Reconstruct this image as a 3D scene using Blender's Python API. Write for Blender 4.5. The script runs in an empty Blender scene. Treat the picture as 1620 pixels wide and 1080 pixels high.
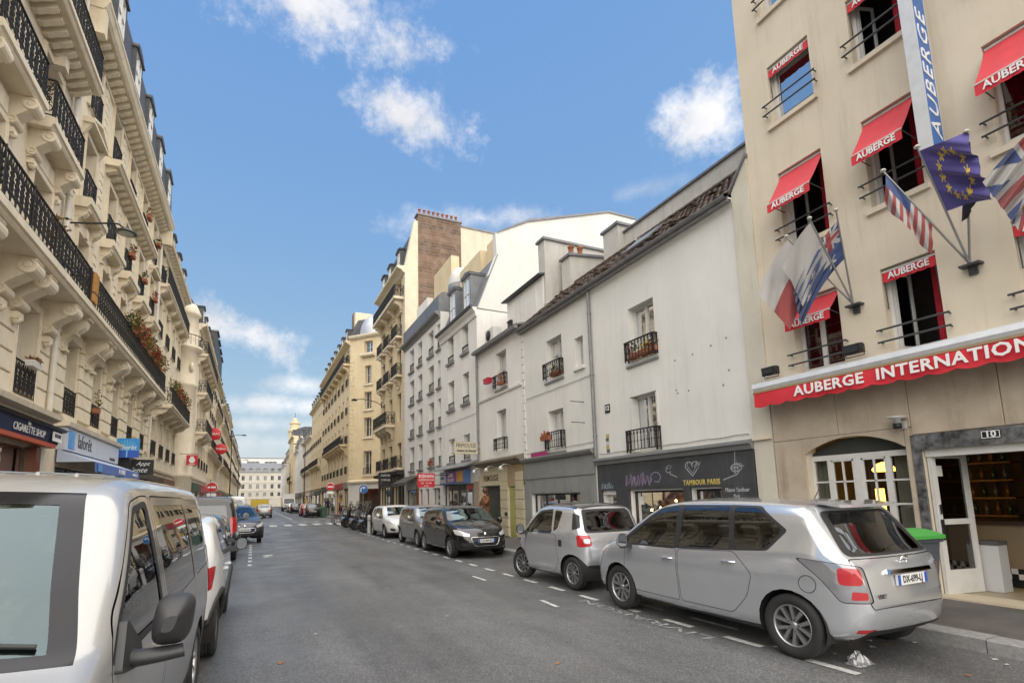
import bpy, bmesh, math, random
import numpy as np
from mathutils import Vector, Matrix
from mathutils.bvhtree import BVHTree
random.seed(7)
S = bpy.context.scene
C = S.collection
R = math.radians
# ---------------------------------------------------------------- camera
CAM_H = 1.7256
yaw, pitch, roll = 0.42895, 0.135095, -0.022914
fw = Vector((math.sin(yaw)*math.cos(pitch), math.cos(yaw)*math.cos(pitch), math.sin(pitch)))
rt = Vector((math.cos(yaw), -math.sin(yaw), 0)); up = rt.cross(fw)
r2 = rt*math.cos(roll)+up*math.sin(roll); u2 = -rt*math.sin(roll)+up*math.cos(roll)
cd = bpy.data.cameras.new('camera'); cam = bpy.data.objects.new('camera', cd); C.objects.link(cam)
cam.matrix_world = Matrix(((r2.x,u2.x,-fw.x,0),(r2.y,u2.y,-fw.y,0),(r2.z,u2.z,-fw.z,CAM_H),(0,0,0,1)))
cd.sensor_width = 36; cd.lens = 816.35/1620*36
cd.shift_x = (810-774.19)/1620; cd.shift_y = (675.1-540)/1620
cd.clip_start = 0.05; cd.clip_end = 3000
S.camera = cam
# ---------------------------------------------------------------- sky and sun
SUN_EL, SUN_AZ = R(56), R(178)      # azimuth measured from +Y towards +X: behind the camera
W = bpy.data.worlds.new('World'); S.world = W; W.use_nodes = True
nt = W.node_tree; nt.nodes.clear(); N = nt.nodes; LK = nt.links
def nd(t, **k):
    n = N.new(t)
    for a, b in k.items(): setattr(n, a, b)
    return n
def mth(op, a, b=None, clamp=False):
    n = nd('ShaderNodeMath', operation=op); n.use_clamp = clamp
    for i, q in enumerate((a, b)):
        if q is None: continue
        if isinstance(q, (int, float)): n.inputs[i].default_value = q
        else: LK.new(q, n.inputs[i])
    return n.outputs[0]
tc = nd('ShaderNodeTexCoord')
sky = nd('ShaderNodeTexSky', sky_type='NISHITA'); sky.sun_disc = False
sky.sun_elevation = SUN_EL; sky.sun_rotation = SUN_AZ
sky.altitude = 50; sky.air_density = 1.0; sky.dust_density = .25; sky.ozone_density = 1.8
dirv = tc.outputs['Generated']
def noise(scale, detail, rough, vec=None, dist=0.0):
    n = nd('ShaderNodeTexNoise'); n.inputs['Scale'].default_value = scale
    n.inputs['Detail'].default_value = detail; n.inputs['Roughness'].default_value = rough
    n.inputs['Distortion'].default_value = dist
    LK.new(vec or dirv, n.inputs['Vector']); return n.outputs['Fac']
big = noise(5.0, 9, .62); fine = noise(26.0, 8, .66)
def dot(v):
    n = nd('ShaderNodeVectorMath', operation='DOT_PRODUCT'); LK.new(dirv, n.inputs[0]); n.inputs[1].default_value = v
    return n.outputs['Value']
def pxdir(x, y):
    return (fw + r2*((x-774.19)/816.35) - u2*((y-675.1)/816.35)).normalized()
def blob(c, half_w, half_h, tilt=0.0, soft=1.0):
    # a cloud bank seen in one direction of the sky, its outline broken up by noise
    c = Vector(c).normalized(); rr = Vector((c.y, -c.x, 0)).normalized(); uu = rr.cross(c)
    r_ = rr*math.cos(tilt)+uu*math.sin(tilt); u_ = uu*math.cos(tilt)-rr*math.sin(tilt)
    a = mth('DIVIDE', dot(r_), half_w); b = mth('DIVIDE', dot(u_), half_h)
    d = mth('SQRT', mth('ADD', mth('MULTIPLY', a, a), mth('MULTIPLY', b, b)))
    front = mth('GREATER_THAN', dot(c), 0.0)
    m = mth('SUBTRACT', 1.0, d)
    m = mth('ADD', m, mth('MULTIPLY', mth('SUBTRACT', big, .5), 2.6))
    m = mth('ADD', m, mth('MULTIPLY', mth('SUBTRACT', fine, .5), 1.7))
    m = mth('MULTIPLY', m, 1.0*soft, True)
    return mth('MULTIPLY', m, front)
clouds = None
crnd = random.Random(3)
specs = [(pxdir(515, 28), .25, .085, -.10, 1.0), (pxdir(665, 185), .15, .075, -.30, 1.0),
         (pxdir(1105, 185), .075, .07, -.3, .9), (pxdir(392, 530), .15, .045, -.22, .9), (pxdir(770, 345), .17, .03, .02, .6),
         (pxdir(485, 608), .10, .022, .03, .6), (pxdir(425, 640), .17, .022, .0, .6), (pxdir(430, 672), .24, .02, 0, .4), (pxdir(440, 700), .3, .025, 0, .35), (pxdir(600, 590), .10, .02, .05, .4), (pxdir(1010, 300), .12, .02, .05, .3)]
for k in range(15):      # broken cloud goes on out of view, made larger and denser for neutral fill light
    az = R(98 + k*13.8 + crnd.uniform(-6, 6)); el = R(crnd.uniform(16, 74))
    specs.append(((math.sin(az)*math.cos(el), math.cos(az)*math.cos(el), math.sin(el)), crnd.uniform(.22, .46), crnd.uniform(.11, .22), crnd.uniform(-.3, .3), .9))
for sp in specs:
    b = blob(*sp); clouds = b if clouds is None else mth('MAXIMUM', clouds, b)
ramp = nd('ShaderNodeMapRange', interpolation_type='SMOOTHSTEP'); LK.new(clouds, ramp.inputs[0])
shade = nd('ShaderNodeMapRange'); LK.new(noise(9, 5, .55), shade.inputs[0])
shade.inputs[1].default_value = .35; shade.inputs[2].default_value = .7; shade.inputs[3].default_value = .74; shade.inputs[4].default_value = 1.0
cc = nd('ShaderNodeMix', data_type='RGBA', blend_type='MULTIPLY'); cc.inputs[0].default_value = 1
cc.inputs[6].default_value = (1.7, 1.68, 1.7, 1); LK.new(shade.outputs[0], cc.inputs[7])
mixc = nd('ShaderNodeMix', data_type='RGBA'); LK.new(mth('MULTIPLY', ramp.outputs[0], .93), mixc.inputs[0])
sepc = nd('ShaderNodeSeparateColor'); LK.new(sky.outputs[0], sepc.inputs[0]); comc = nd('ShaderNodeCombineColor')
for ch, (gain, pw) in enumerate(((.315, .64), (.485, .40), (1.01, .05))):      # sky colour graded per channel, painting in an even, less glaring horizon
    LK.new(mth('MULTIPLY', mth('POWER', sepc.outputs[ch], pw), gain), comc.inputs[ch])
LK.new(comc.outputs[0], mixc.inputs[6]); LK.new(cc.outputs[2], mixc.inputs[7])
bg = nd('ShaderNodeBackground'); bg.inputs[1].default_value = 0.15
LK.new(mixc.outputs[2], bg.inputs[0])
wo = nd('ShaderNodeOutputWorld'); LK.new(bg.outputs[0], wo.inputs[0])
sl = bpy.data.lights.new('sun', 'SUN'); sl.energy = 1.5; sl.angle = R(125); sl.color = (1.0, .90, .76)
so = bpy.data.objects.new('sun', sl); C.objects.link(so)
sd = Vector((math.sin(SUN_AZ)*math.cos(SUN_EL), math.cos(SUN_AZ)*math.cos(SUN_EL), math.sin(SUN_EL)))
so.rotation_euler = sd.to_track_quat('Z', 'Y').to_euler(); so.location = (0, -20, 60)
S.view_settings.view_transform = 'Standard'; S.view_settings.look = 'None'
S.view_settings.exposure = 2.17; S.view_settings.gamma = 1.0; S.view_settings.use_curve_mapping = False
# ---------------------------------------------------------------- materials
MATS = {}
def mat(name, col, rough=.6, metal=0.0, var=None, vscale=3.0, bump=0.0, bscale=40.0, coat=0.0, spec=.5, streak=0.0, streak_col=None, emit=None, es=1.0, sheen=0, grime=0.0):
    if name in MATS: return MATS[name]
    m = bpy.data.materials.new(name); m.use_nodes = True; MATS[name] = m
    t = m.node_tree; b = t.nodes['Principled BSDF']; L = t.links
    col = tuple(col)+(1,) if len(col) == 3 else col
    b.inputs['Base Color'].default_value = col; b.inputs['Roughness'].default_value = rough
    b.inputs['Metallic'].default_value = metal; b.inputs['Specular IOR Level'].default_value = spec
    if coat: b.inputs['Coat Weight'].default_value = coat; b.inputs['Coat Roughness'].default_value = .04
    if sheen: b.inputs['Sheen Weight'].default_value = sheen
    if emit: b.inputs['Emission Color'].default_value = tuple(emit)+(1,); b.inputs['Emission Strength'].default_value = es
    co = t.nodes.new('ShaderNodeTexCoord').outputs['Object']
    cur = None
    def nz(scale, detail=5, vec=None, rough=.6):
        n = t.nodes.new('ShaderNodeTexNoise'); n.inputs['Scale'].default_value = scale; n.inputs['Detail'].default_value = detail
        n.inputs['Roughness'].default_value = rough
        L.new(vec or co, n.inputs['Vector']); return n.outputs['Fac']
    def mp(v, a, b_, lo=0., hi=1.):
        n = t.nodes.new('ShaderNodeMapRange'); L.new(v, n.inputs[0]); n.inputs[1].default_value = a; n.inputs[2].default_value = b_
        n.inputs[3].default_value = lo; n.inputs[4].default_value = hi; return n.outputs[0]
    def mix(fac, a, b_):
        n = t.nodes.new('ShaderNodeMix'); n.data_type = 'RGBA'; L.new(fac, n.inputs[0])
        for i, q in ((6, a), (7, b_)):
            if isinstance(q, tuple): n.inputs[i].default_value = q
            else: L.new(q, n.inputs[i])
        return n.outputs[2]
    if var is not None:
        var = tuple(var)+(1,) if len(var) == 3 else var
        cur = mix(mp(nz(vscale, 7), .32, .7), col, var)
    if streak:
        mpg = t.nodes.new('ShaderNodeMapping'); mpg.inputs['Scale'].default_value = (5, 5, .35); L.new(co, mpg.inputs[0])
        sv = nz(1.0, 6, mpg.outputs[0], .7); s2 = nz(.6, 3)
        mm = t.nodes.new('ShaderNodeMath'); mm.operation = 'MULTIPLY'; L.new(mp(sv, .5, .8), mm.inputs[0]); L.new(mp(s2, .35, .65, 0, streak), mm.inputs[1])
        sc = tuple(streak_col or [c*.45 for c in col[:3]])+(1,)
        cur = mix(mm.outputs[0], cur if cur is not None else col, sc)
    if grime:
        gm = mp(nz(30, 4), .56, .72, 0, grime)
        cur = mix(gm, cur if cur is not None else col, tuple(c*.4 for c in col[:3])+(1,))
    if cur is not None: L.new(cur, b.inputs['Base Color'])
    if bump:
        bn = t.nodes.new('ShaderNodeBump'); bn.inputs['Strength'].default_value = bump; bn.inputs['Distance'].default_value = .02
        L.new(nz(bscale, 6), bn.inputs['Height']); L.new(bn.outputs[0], b.inputs['Normal'])
    return m
def glass(name, tint, refl=1.0, rough=.015, gcol=(.95,.97,1)):
    if name in MATS: return MATS[name]
    m = bpy.data.materials.new(name); m.use_nodes = True; MATS[name] = m
    t = m.node_tree; t.nodes.clear(); L = t.links
    tr = t.nodes.new('ShaderNodeBsdfTransparent'); tr.inputs[0].default_value = tuple(tint)+(1,)
    gl = t.nodes.new('ShaderNodeBsdfGlossy'); gl.inputs['Roughness'].default_value = rough; gl.inputs[0].default_value = tuple(gcol)+(1,)
    fr = t.nodes.new('ShaderNodeFresnel'); fr.inputs[0].default_value = 1.5
    ma = t.nodes.new('ShaderNodeMath'); ma.operation = 'MULTIPLY_ADD'; ma.use_clamp = True
    L.new(fr.outputs[0], ma.inputs[0]); ma.inputs[1].default_value = 1.6*refl; ma.inputs[2].default_value = .06*refl
    bn = t.nodes.new('ShaderNodeBump'); bn.inputs['Strength'].default_value = .06; bn.inputs['Distance'].default_value = .02
    nz = t.nodes.new('ShaderNodeTexNoise'); nz.inputs['Scale'].default_value = 1.3
    tcn = t.nodes.new('ShaderNodeTexCoord'); L.new(tcn.outputs['Object'], nz.inputs['Vector'])
    L.new(nz.outputs['Fac'], bn.inputs['Height']); L.new(bn.outputs[0], gl.inputs['Normal'])
    mx = t.nodes.new('ShaderNodeMixShader'); L.new(ma.outputs[0], mx.inputs[0]); L.new(tr.outputs[0], mx.inputs[1]); L.new(gl.outputs[0], mx.inputs[2])
    o = t.nodes.new('ShaderNodeOutputMaterial'); L.new(mx.outputs[0], o.inputs[0])
    return m
# ---------------------------------------------------------------- mesh builder
class MB:
    def __init__(s): s.v = []; s.f = []; s.mi = []; s.sm = []
    def add(s, vs, fs, mi=0, smooth=False):
        o = len(s.v); s.v.extend([tuple(q) for q in vs])
        for f in fs: s.f.append([i+o for i in f]); s.mi.append(mi); s.sm.append(smooth)
        return s
    def box(s, x0, x1, y0, y1, z0, z1, mi=0):
        x0, x1 = min(x0, x1), max(x0, x1); y0, y1 = min(y0, y1), max(y0, y1)
        return s.add([(x0,y0,z0),(x1,y0,z0),(x1,y1,z0),(x0,y1,z0),(x0,y0,z1),(x1,y0,z1),(x1,y1,z1),(x0,y1,z1)],
                     [(0,3,2,1),(4,5,6,7),(0,1,5,4),(1,2,6,5),(2,3,7,6),(3,0,4,7)], mi)
    def bbox(s, x0, x1, y0, y1, z0, z1, b=.01, mi=0):
        # box with chamfered edges on its outer (+y) face
        s.box(x0, x1, y0, y1-b, z0, z1, mi)
        vs = [(x0,y1-b,z0),(x1,y1-b,z0),(x1,y1-b,z1),(x0,y1-b,z1),(x0+b,y1,z0+b),(x1-b,y1,z0+b),(x1-b,y1,z1-b),(x0+b,y1,z1-b)]
        return s.add(vs, [(4,5,6,7),(0,1,5,4),(1,2,6,5),(2,3,7,6),(3,0,4,7)], mi)
    def quad(s, a, b, c, d, mi=0): return s.add([a, b, c, d], [(0,1,2,3)], mi)
    def prism(s, poly, ax, a, b, mi=0, smooth=False):
        n = len(poly)
        def P(q, t):
            return (t, q[0], q[1]) if ax == 'x' else (q[0], t, q[1]) if ax == 'y' else (q[0], q[1], t)
        vs = [P(q, a) for q in poly]+[P(q, b) for q in poly]
        s.add(vs, [tuple(range(n))[::-1], tuple(range(n, 2*n))], mi)
        return s.add(vs, [(i, (i+1) % n, n+(i+1) % n, n+i) for i in range(n)], mi, smooth)
    def tube(s, pts, r, n=6, mi=0, caps=True, r2=None):
        pts = [Vector(p) for p in pts]; k = len(pts); vs = []
        prev = None
        for i, p in enumerate(pts):
            d = (pts[min(i+1, k-1)]-pts[max(i-1, 0)]).normalized()
            a = Vector((0,0,1)) if abs(d.z) < .9 else Vector((1,0,0))
            if prev is not None: a = prev
            x = d.cross(a).normalized(); y = x.cross(d).normalized(); prev = y
            rr = r if r2 is None else r+(r2-r)*i/(k-1)
            for j in range(n):
                t = 2*math.pi*j/n; vs.append(p+x*math.cos(t)*rr+y*math.sin(t)*rr)
        fs = [(i*n+j, i*n+(j+1) % n, (i+1)*n+(j+1) % n, (i+1)*n+j) for i in range(k-1) for j in range(n)]
        s.add(vs, fs, mi, True)
        if caps: s.add(vs[:n], [tuple(range(n))[::-1]], mi); s.add(vs[-n:], [tuple(range(n))], mi)
        return s
    def lathe(s, prof, n=16, c=(0,0,0), ax='z', mi=0, smooth=True, ang=2*math.pi, a0=0):
        vs = []; k = len(prof); full = abs(ang-2*math.pi) < 1e-6; m = n if full else n+1
        for j in range(m):
            t = a0+ang*j/n
            for r, h in prof:
                p = (r*math.cos(t), r*math.sin(t), h)
                if ax == 'y': p = (p[0], p[2], p[1])
                elif ax == 'x': p = (p[2], p[0], p[1])
                vs.append((p[0]+c[0], p[1]+c[1], p[2]+c[2]))
        fs = [(j*k+i, ((j+1) % m)*k+i, ((j+1) % m)*k+i+1, j*k+i+1) for j in range(n if full else m-1) for i in range(k-1)]
        return s.add(vs, fs, mi, smooth)
    def ribbon(s, pts, w, y0, y1, mi=0):
        # flat iron strip following pts (x, z), w wide, between y0 and y1
        k = len(pts); vs = []
        for i in range(k):
            a = pts[max(i-1, 0)]; b = pts[min(i+1, k-1)]
            dx, dz = b[0]-a[0], b[1]-a[1]; l = math.hypot(dx, dz) or 1
            nx, nz = -dz/l*w/2, dx/l*w/2
            x, z = pts[i]
            vs += [(x+nx, y0, z+nz), (x-nx, y0, z-nz), (x-nx, y1, z-nz), (x+nx, y1, z+nz)]
        fs = [(i*4+j, i*4+(j+1) % 4, i*4+4+(j+1) % 4, i*4+4+j) for i in range(k-1) for j in range(4)]
        return s.add(vs, fs, mi)
    def sphere(s, c, r, n=10, m=6, mi=0, sc=(1,1,1)):
        prof = [(math.sin(math.pi*i/m)*r, -math.cos(math.pi*i/m)*r) for i in range(m+1)]
        vs = []
        for j in range(n):
            t = 2*math.pi*j/n
            for q, h in prof: vs.append((c[0]+q*math.cos(t)*sc[0], c[1]+q*math.sin(t)*sc[1], c[2]+h*sc[2]))
        k = m+1
        return s.add(vs, [(j*k+i, ((j+1) % n)*k+i, ((j+1) % n)*k+i+1, j*k+i+1) for j in range(n) for i in range(m)], mi, True)
    def xf(s, M):
        s.v = [tuple(M @ Vector(q)) for q in s.v]; return s
    def join(s, o, off=(0,0,0)):
        k = len(s.v); s.v += [(q[0]+off[0], q[1]+off[1], q[2]+off[2]) for q in o.v]
        s.f += [[i+k for i in f] for f in o.f]; s.mi += o.mi; s.sm += o.sm; return s
    def mesh(s, name, mats):
        me = bpy.data.meshes.new(name); me.from_pydata(s.v, [], s.f)
        for m in (mats if isinstance(mats, (list, tuple)) else [mats]): me.materials.append(m)
        me.polygons.foreach_set('material_index', s.mi); me.polygons.foreach_set('use_smooth', s.sm)
        me.update(); return me
    def build(s, name, mats, parent=None, loc=None, rot=None):
        return place(name, s.mesh(name, mats), parent, loc, rot)
def place(name, me, parent=None, loc=None, rot=None):
    o = bpy.data.objects.new(name, me); C.objects.link(o)
    if parent: o.parent = parent
    if loc is not None: o.location = loc
    if rot is not None: o.rotation_euler = rot
    return o
def thing(name, label, cat, loc=(0,0,0), rz=0, group=None):
    o = bpy.data.objects.new(name, None); C.objects.link(o); o.location = loc; o.rotation_euler = (0, 0, rz)
    o.empty_display_size = .3
    return tag(o, label, cat, group)
def tag(o, label=None, cat=None, group=None, kind=None):
    if label: o['label'] = label
    if cat: o['category'] = cat
    if group: o['group'] = group
    if kind: o['kind'] = kind
    return o
def struct(name, mb, m): return tag(mb.build(name, m), kind='structure')
def copy_tree(o, parent=None):
    c = o.copy(); C.objects.link(c)
    if parent: c.parent = parent
    for ch in list(o.children): copy_tree(ch, c)
    return c
def text_mesh(body, size, ext=.004, shear=0, bold=0.0, space=1.0, sx=1.0, align='CENTER'):
    cu = bpy.data.curves.new('lettering', 'FONT'); cu.body = body; cu.size = size; cu.extrude = ext
    cu.align_x = align; cu.align_y = 'CENTER'; cu.shear = shear; cu.offset = bold; cu.space_character = space; cu.resolution_u = 2
    o = bpy.data.objects.new('lettering', cu); me = bpy.data.meshes.new_from_object(o)
    bpy.data.objects.remove(o); bpy.data.curves.remove(cu)
    if sx != 1: me.transform(Matrix.Diagonal((sx, 1, 1, 1)))
    return me
def text(body, size, m, parent, loc, rot, name='lettering', **k):
    me = text_mesh(body, size, **k); me.materials.clear(); me.materials.append(m)
    return place(name, me, parent, loc, rot)
# ---------------------------------------------------------------- bodies are grown first, while the scene is still empty
def skin_body(name, joints, edges, radii, root=0, sub=2):
    me = bpy.data.meshes.new(name); me.from_pydata(joints, edges, []); o = bpy.data.objects.new(name, me); C.objects.link(o)
    sk_ = o.modifiers.new('skin', 'SKIN'); sk_.use_smooth_shade = True
    if not me.skin_vertices:
        bpy.context.view_layer.objects.active = o; bpy.ops.mesh.customdata_skin_add()
    for i, r in enumerate(radii): sv = me.skin_vertices[0].data[i]; sv.radius = r if isinstance(r, tuple) else (r, r); sv.use_root = (i == root)
    sb = o.modifiers.new('sub', 'SUBSURF'); sb.levels = sub; sb.render_levels = sub
    dg = bpy.context.evaluated_depsgraph_get(); out = bpy.data.meshes.new_from_object(o.evaluated_get(dg), depsgraph=dg); out.name = 'body'
    bpy.data.objects.remove(o); return out
def stance(arm='phone', walk=.12):
    J = dict(pelvis=((0,0,.96),.15), waist=((0,0,1.12),(.15,.12)), chest=((0,0,1.36),(.18,.13)), neck=((.01,0,1.52),.06), head0=((.02,0,1.585),.062), head1=((.03,0,1.665),(.082,.095)), head2=((.02,0,1.745),.07))
    for s, n in ((1,'L'), (-1,'R')):
        J['sh'+n] = ((0,s*.19,1.42),.075); J['hi'+n] = ((0,s*.095,.90),.10); J['kn'+n] = ((.03+s*walk*.5,s*.10,.50),.07); J['an'+n] = ((s*walk,s*.105,.09),.048); J['to'+n] = ((s*walk+.16,s*.115,.045),.04)
        if arm == 'face' : el, wr4, pa = (.18,s*.30,1.22), (.17,s*.12,1.47), (.15,s*.055,1.57)
        else: el, wr4, pa = (-.03,s*.27,1.15), (.06,s*.28,.92), (.08,s*.28,.83)
        if arm == 'face' and n == 'R': el, wr4, pa = (.10,s*.30,1.16), (.22,s*.12,1.10), (.24,s*.05,1.12)
        J['el'+n] = (el,.058); J['wr'+n] = (wr4,.036); J['pa'+n] = (pa,(.034,.02))
    return J
def grow(J):
    names = list(J); idx = {n: i for i, n in enumerate(names)}
    E_ = [('pelvis','waist'),('waist','chest'),('chest','neck'),('neck','head0'),('head0','head1'),('head1','head2')]
    for q in 'LR': E_ += [('chest','sh'+q),('sh'+q,'el'+q),('el'+q,'wr'+q),('wr'+q,'pa'+q),('pelvis','hi'+q),('hi'+q,'kn'+q),('kn'+q,'an'+q),('an'+q,'to'+q)]
    return skin_body('body', [J[n][0] for n in names], [(idx[a], idx[b]) for a, b in E_], [J[n][1] for n in names], idx['pelvis'])
STANCES = {'face': stance('face'), 'walk': stance('walk', .2)}
BODIES = {k: grow(J) for k, J in STANCES.items()}
# ---------------------------------------------------------------- shared materials
M_white = mat('white_render', (.74,.725,.685), .85, var=(.66,.645,.605), vscale=.7, bump=.12, bscale=25, streak=.5, streak_col=(.42,.40,.37), grime=.12)
M_white2 = mat('old_white_render', (.78,.765,.73), .88, var=(.72,.70,.66), vscale=1.1, bump=.25, bscale=18, streak=.6, streak_col=(.40,.38,.345), grime=.12)
M_greywhite = mat('grey_white_render', (.56,.545,.51), .88, var=(.46,.445,.41), vscale=1.3, bump=.25, bscale=18, streak=.9, streak_col=(.22,.21,.195))
M_cream = mat('cream_render', (.68,.60,.475), .85, var=(.59,.515,.40), vscale=.8, bump=.1, bscale=25, streak=.6, streak_col=(.33,.28,.21))
M_stone = mat('limestone', (.73,.645,.49), .85, var=(.59,.51,.375), vscale=1.4, bump=.2, bscale=22, streak=.65, streak_col=(.27,.215,.15))
M_stone2 = mat('pale_limestone', (.74,.655,.51), .85, var=(.62,.535,.40), vscale=1.2, bump=.2, bscale=22, streak=.7, streak_col=(.28,.235,.18))
M_stone3 = mat('golden_limestone', (.70,.585,.385), .85, var=(.60,.485,.305), vscale=1.0, bump=.2, bscale=22, streak=.5, streak_col=(.30,.22,.13))
M_travert = mat('brown_travertine', (.54,.455,.35), .6, var=(.40,.325,.24), vscale=2.2, bump=.08, bscale=30, streak=.9, streak_col=(.17,.12,.08))
M_zinc = mat('zinc_sheet', (.21,.215,.225), .5, .2, var=(.15,.155,.165), vscale=2.0, bump=.05)
M_slate = mat('slate_roof', (.085,.088,.098), .6, var=(.05,.052,.06), vscale=9, bump=.6, bscale=30)
M_iron = mat('black_iron', (.016,.015,.015), .65, var=(.035,.032,.03), vscale=9, spec=.3)
M_iron2 = mat('dark_grey_iron', (.03,.029,.029), .65, spec=.3)
M_frame = mat('white_window_paint', (.66,.65,.62), .5, var=(.58,.565,.53), vscale=6)
M_wood = mat('red_brown_wood', (.20,.055,.025), .4, var=(.12,.035,.018), vscale=5)
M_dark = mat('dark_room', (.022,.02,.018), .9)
M_curt = mat('white_net_curtain', (.55,.54,.52), .9, var=(.45,.44,.42), vscale=9)
M_redcloth = mat('red_awning_cloth', (.62,.016,.030), .75, var=(.50,.012,.024), vscale=3, sheen=.2)
M_redcurt = mat('crimson_curtain', (.45,.012,.03), .85, var=(.28,.008,.02), vscale=8)
M_lettw = mat('white_lettering', (.80,.80,.78), .6)
M_black = mat('black_paint', (.015,.015,.016), .45)
M_grey = mat('grey_paint', (.24,.245,.245), .6, var=(.19,.195,.19), vscale=2, streak=.5)
M_pipe = mat('grey_drainpipe', (.25,.255,.26), .5, .2, var=(.18,.18,.18), vscale=6)
M_pipew = mat('cream_drainpipe', (.62,.58,.50), .5, var=(.52,.48,.41), vscale=5)
M_pot = mat('terracotta', (.36,.13,.06), .8, var=(.26,.09,.045), vscale=12)
M_leaf = mat('leaf_green', (.07,.12,.028), .6, var=(.035,.07,.018), vscale=14)
M_leafy = mat('yellow_leaf', (.42,.32,.03), .6, var=(.30,.19,.02), vscale=14)
M_leaff = mat('autumn_leaf', (.34,.16,.04), .65, var=(.24,.10,.025), vscale=14)
M_leafr = mat('red_flower', (.38,.03,.03), .6, var=(.22,.015,.03), vscale=16)
M_win = glass('window_glass', (.20,.205,.205), .42)
M_winfar = glass('far_window_glass', (.14,.145,.15), .75)
M_shopglass = glass('shop_glass', (.62,.62,.60), .45)
M_tile = mat('old_clay_tile', (.115,.078,.058), .85, var=(.06,.045,.036), vscale=6, bump=.3, grime=.5)
M_brick = None
TR = (math.pi/2, 0, math.pi)
CACHE = {}
def cached(key, fn):
    if key not in CACHE: CACHE[key] = fn()
    return CACHE[key]
def foliage(name, parent, c, r, n, mats, leaf=.05, seed=1, loc=None):
    rn = random.Random(seed); mb = MB()
    for i in range(n):
        while True:
            q = Vector((rn.uniform(-1,1), rn.uniform(-1,1), rn.uniform(-1,1)))
            if q.length < 1: break
        q = Vector((q.x*r[0]+c[0], q.y*r[1]+c[1], q.z*r[2]+c[2]))
        a = Vector((rn.gauss(0,1), rn.gauss(0,1), rn.gauss(0,1))).normalized(); b = a.orthogonal().normalized()
        l = leaf*rn.uniform(.6, 1.4)
        mb.add([q, q+a*l*.5+b*l*.28, q+a*l, q+a*l*.5-b*l*.28], [(0,1,2,3)], rn.choices(range(len(mats)), [3]+[1]*(len(mats)-1))[0])
    return mb.build(name, mats, parent, loc)
# ---------------------------------------------------------------- ironwork
def scroll(cx, cz, r, a0, turns, n=12, sgn=1, k=.75):
    return [(cx+math.cos(a0+sgn*turns*2*math.pi*i/n)*r*(1-k*i/n), cz+math.sin(a0+sgn*turns*2*math.pi*i/n)*r*(1-k*i/n)) for i in range(n+1)]
def tile_ornate(w, h):
    m = MB(); t = .02; y0, y1 = -.009, .009
    m.box(-.008, .008, -.009, .009, 0, h)
    for s in (-1, 1):
        cx = s*w*.25
        m.ribbon(scroll(cx, h*.22, w*.23, -math.pi/2, 1.1, 9, s), t, y0, y1)
        m.ribbon(scroll(cx, h*.50, w*.22, math.pi/2, 1.1, 9, s), t, y0, y1)
        m.ribbon(scroll(cx, h*.78, w*.23, math.pi/2, 1.1, 9, -s), t, y0, y1)
        m.ribbon([(cx-s*w*.2, h*.05), (cx+s*w*.05, h*.35), (cx-s*w*.1, h*.64), (cx+s*w*.18, h*.95)], t, y0, y1)
        m.ribbon(scroll(cx, h*.36, w*.16, 0, 1.0, 7, s), t, y0, y1); m.ribbon(scroll(cx, h*.64, w*.16, 0, 1.0, 7, -s), t, y0, y1)
        for z in (.22, .5, .78): m.box(cx-.022, cx+.022, -.014, .014, h*z-.03, h*z+.03)
    m.ribbon([(math.cos(a)*w*.18, h*.5+math.sin(a)*w*.32) for a in [i*math.pi/4 for i in range(9)]], t, y0, y1)
    return m
def tile_bars(w, h):
    m = MB(); m.box(-.007, .007, -.007, .007, 0, h)
    m.ribbon([(math.cos(a)*w*.3, h*.86+math.sin(a)*w*.3) for a in [i*math.pi/3 for i in range(7)]], .01, -.005, .005)
    m.box(-.018, .018, -.018, .018, h*.42, h*.47)
    return m
def railing_mesh(w, h, style, sides=0.0, m=None):
    key = ('rail', round(w, 2), round(h, 2), style, round(sides, 2), (m or M_iron).name)
    def f():
        mb = MB(); tw = .24 if style == 'ornate' else .12 if style == 'bars' else .11
        def run(L):
            r = MB(); r.box(-L/2, L/2, -.025, .025, h-.03, h); r.box(-L/2, L/2, -.012, .012, .06, .08)
            n = max(1, int(L/tw))
            tl = tile_ornate(L/n, h-.08) if style == 'ornate' else tile_bars(L/n, h-.08) if style == 'bars' else None
            if tl is None:
                tl = MB(); tl.box(-.006, .006, -.006, .006, 0, h-.08)
                r.box(-L/2, L/2, -.01, .01, h*.8, h*.8+.015)
            for i in range(n): r.join(tl, (-L/2+(i+.5)*L/n, 0, .06))
            for x in (-L/2+.012, L/2-.012): r.box(x-.012, x+.012, -.015, .015, 0, h)
            return r
        mb.join(run(w))
        if sides > .05:
            for sx in (-1, 1):
                q = run(sides).xf(Matrix.Translation((sx*w/2, -sides/2, 0)) @ Matrix.Rotation(math.pi/2, 4, 'Z')); mb.join(q)
        return mb.mesh('railing', m or M_iron)
    return cached(key, f)
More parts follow.
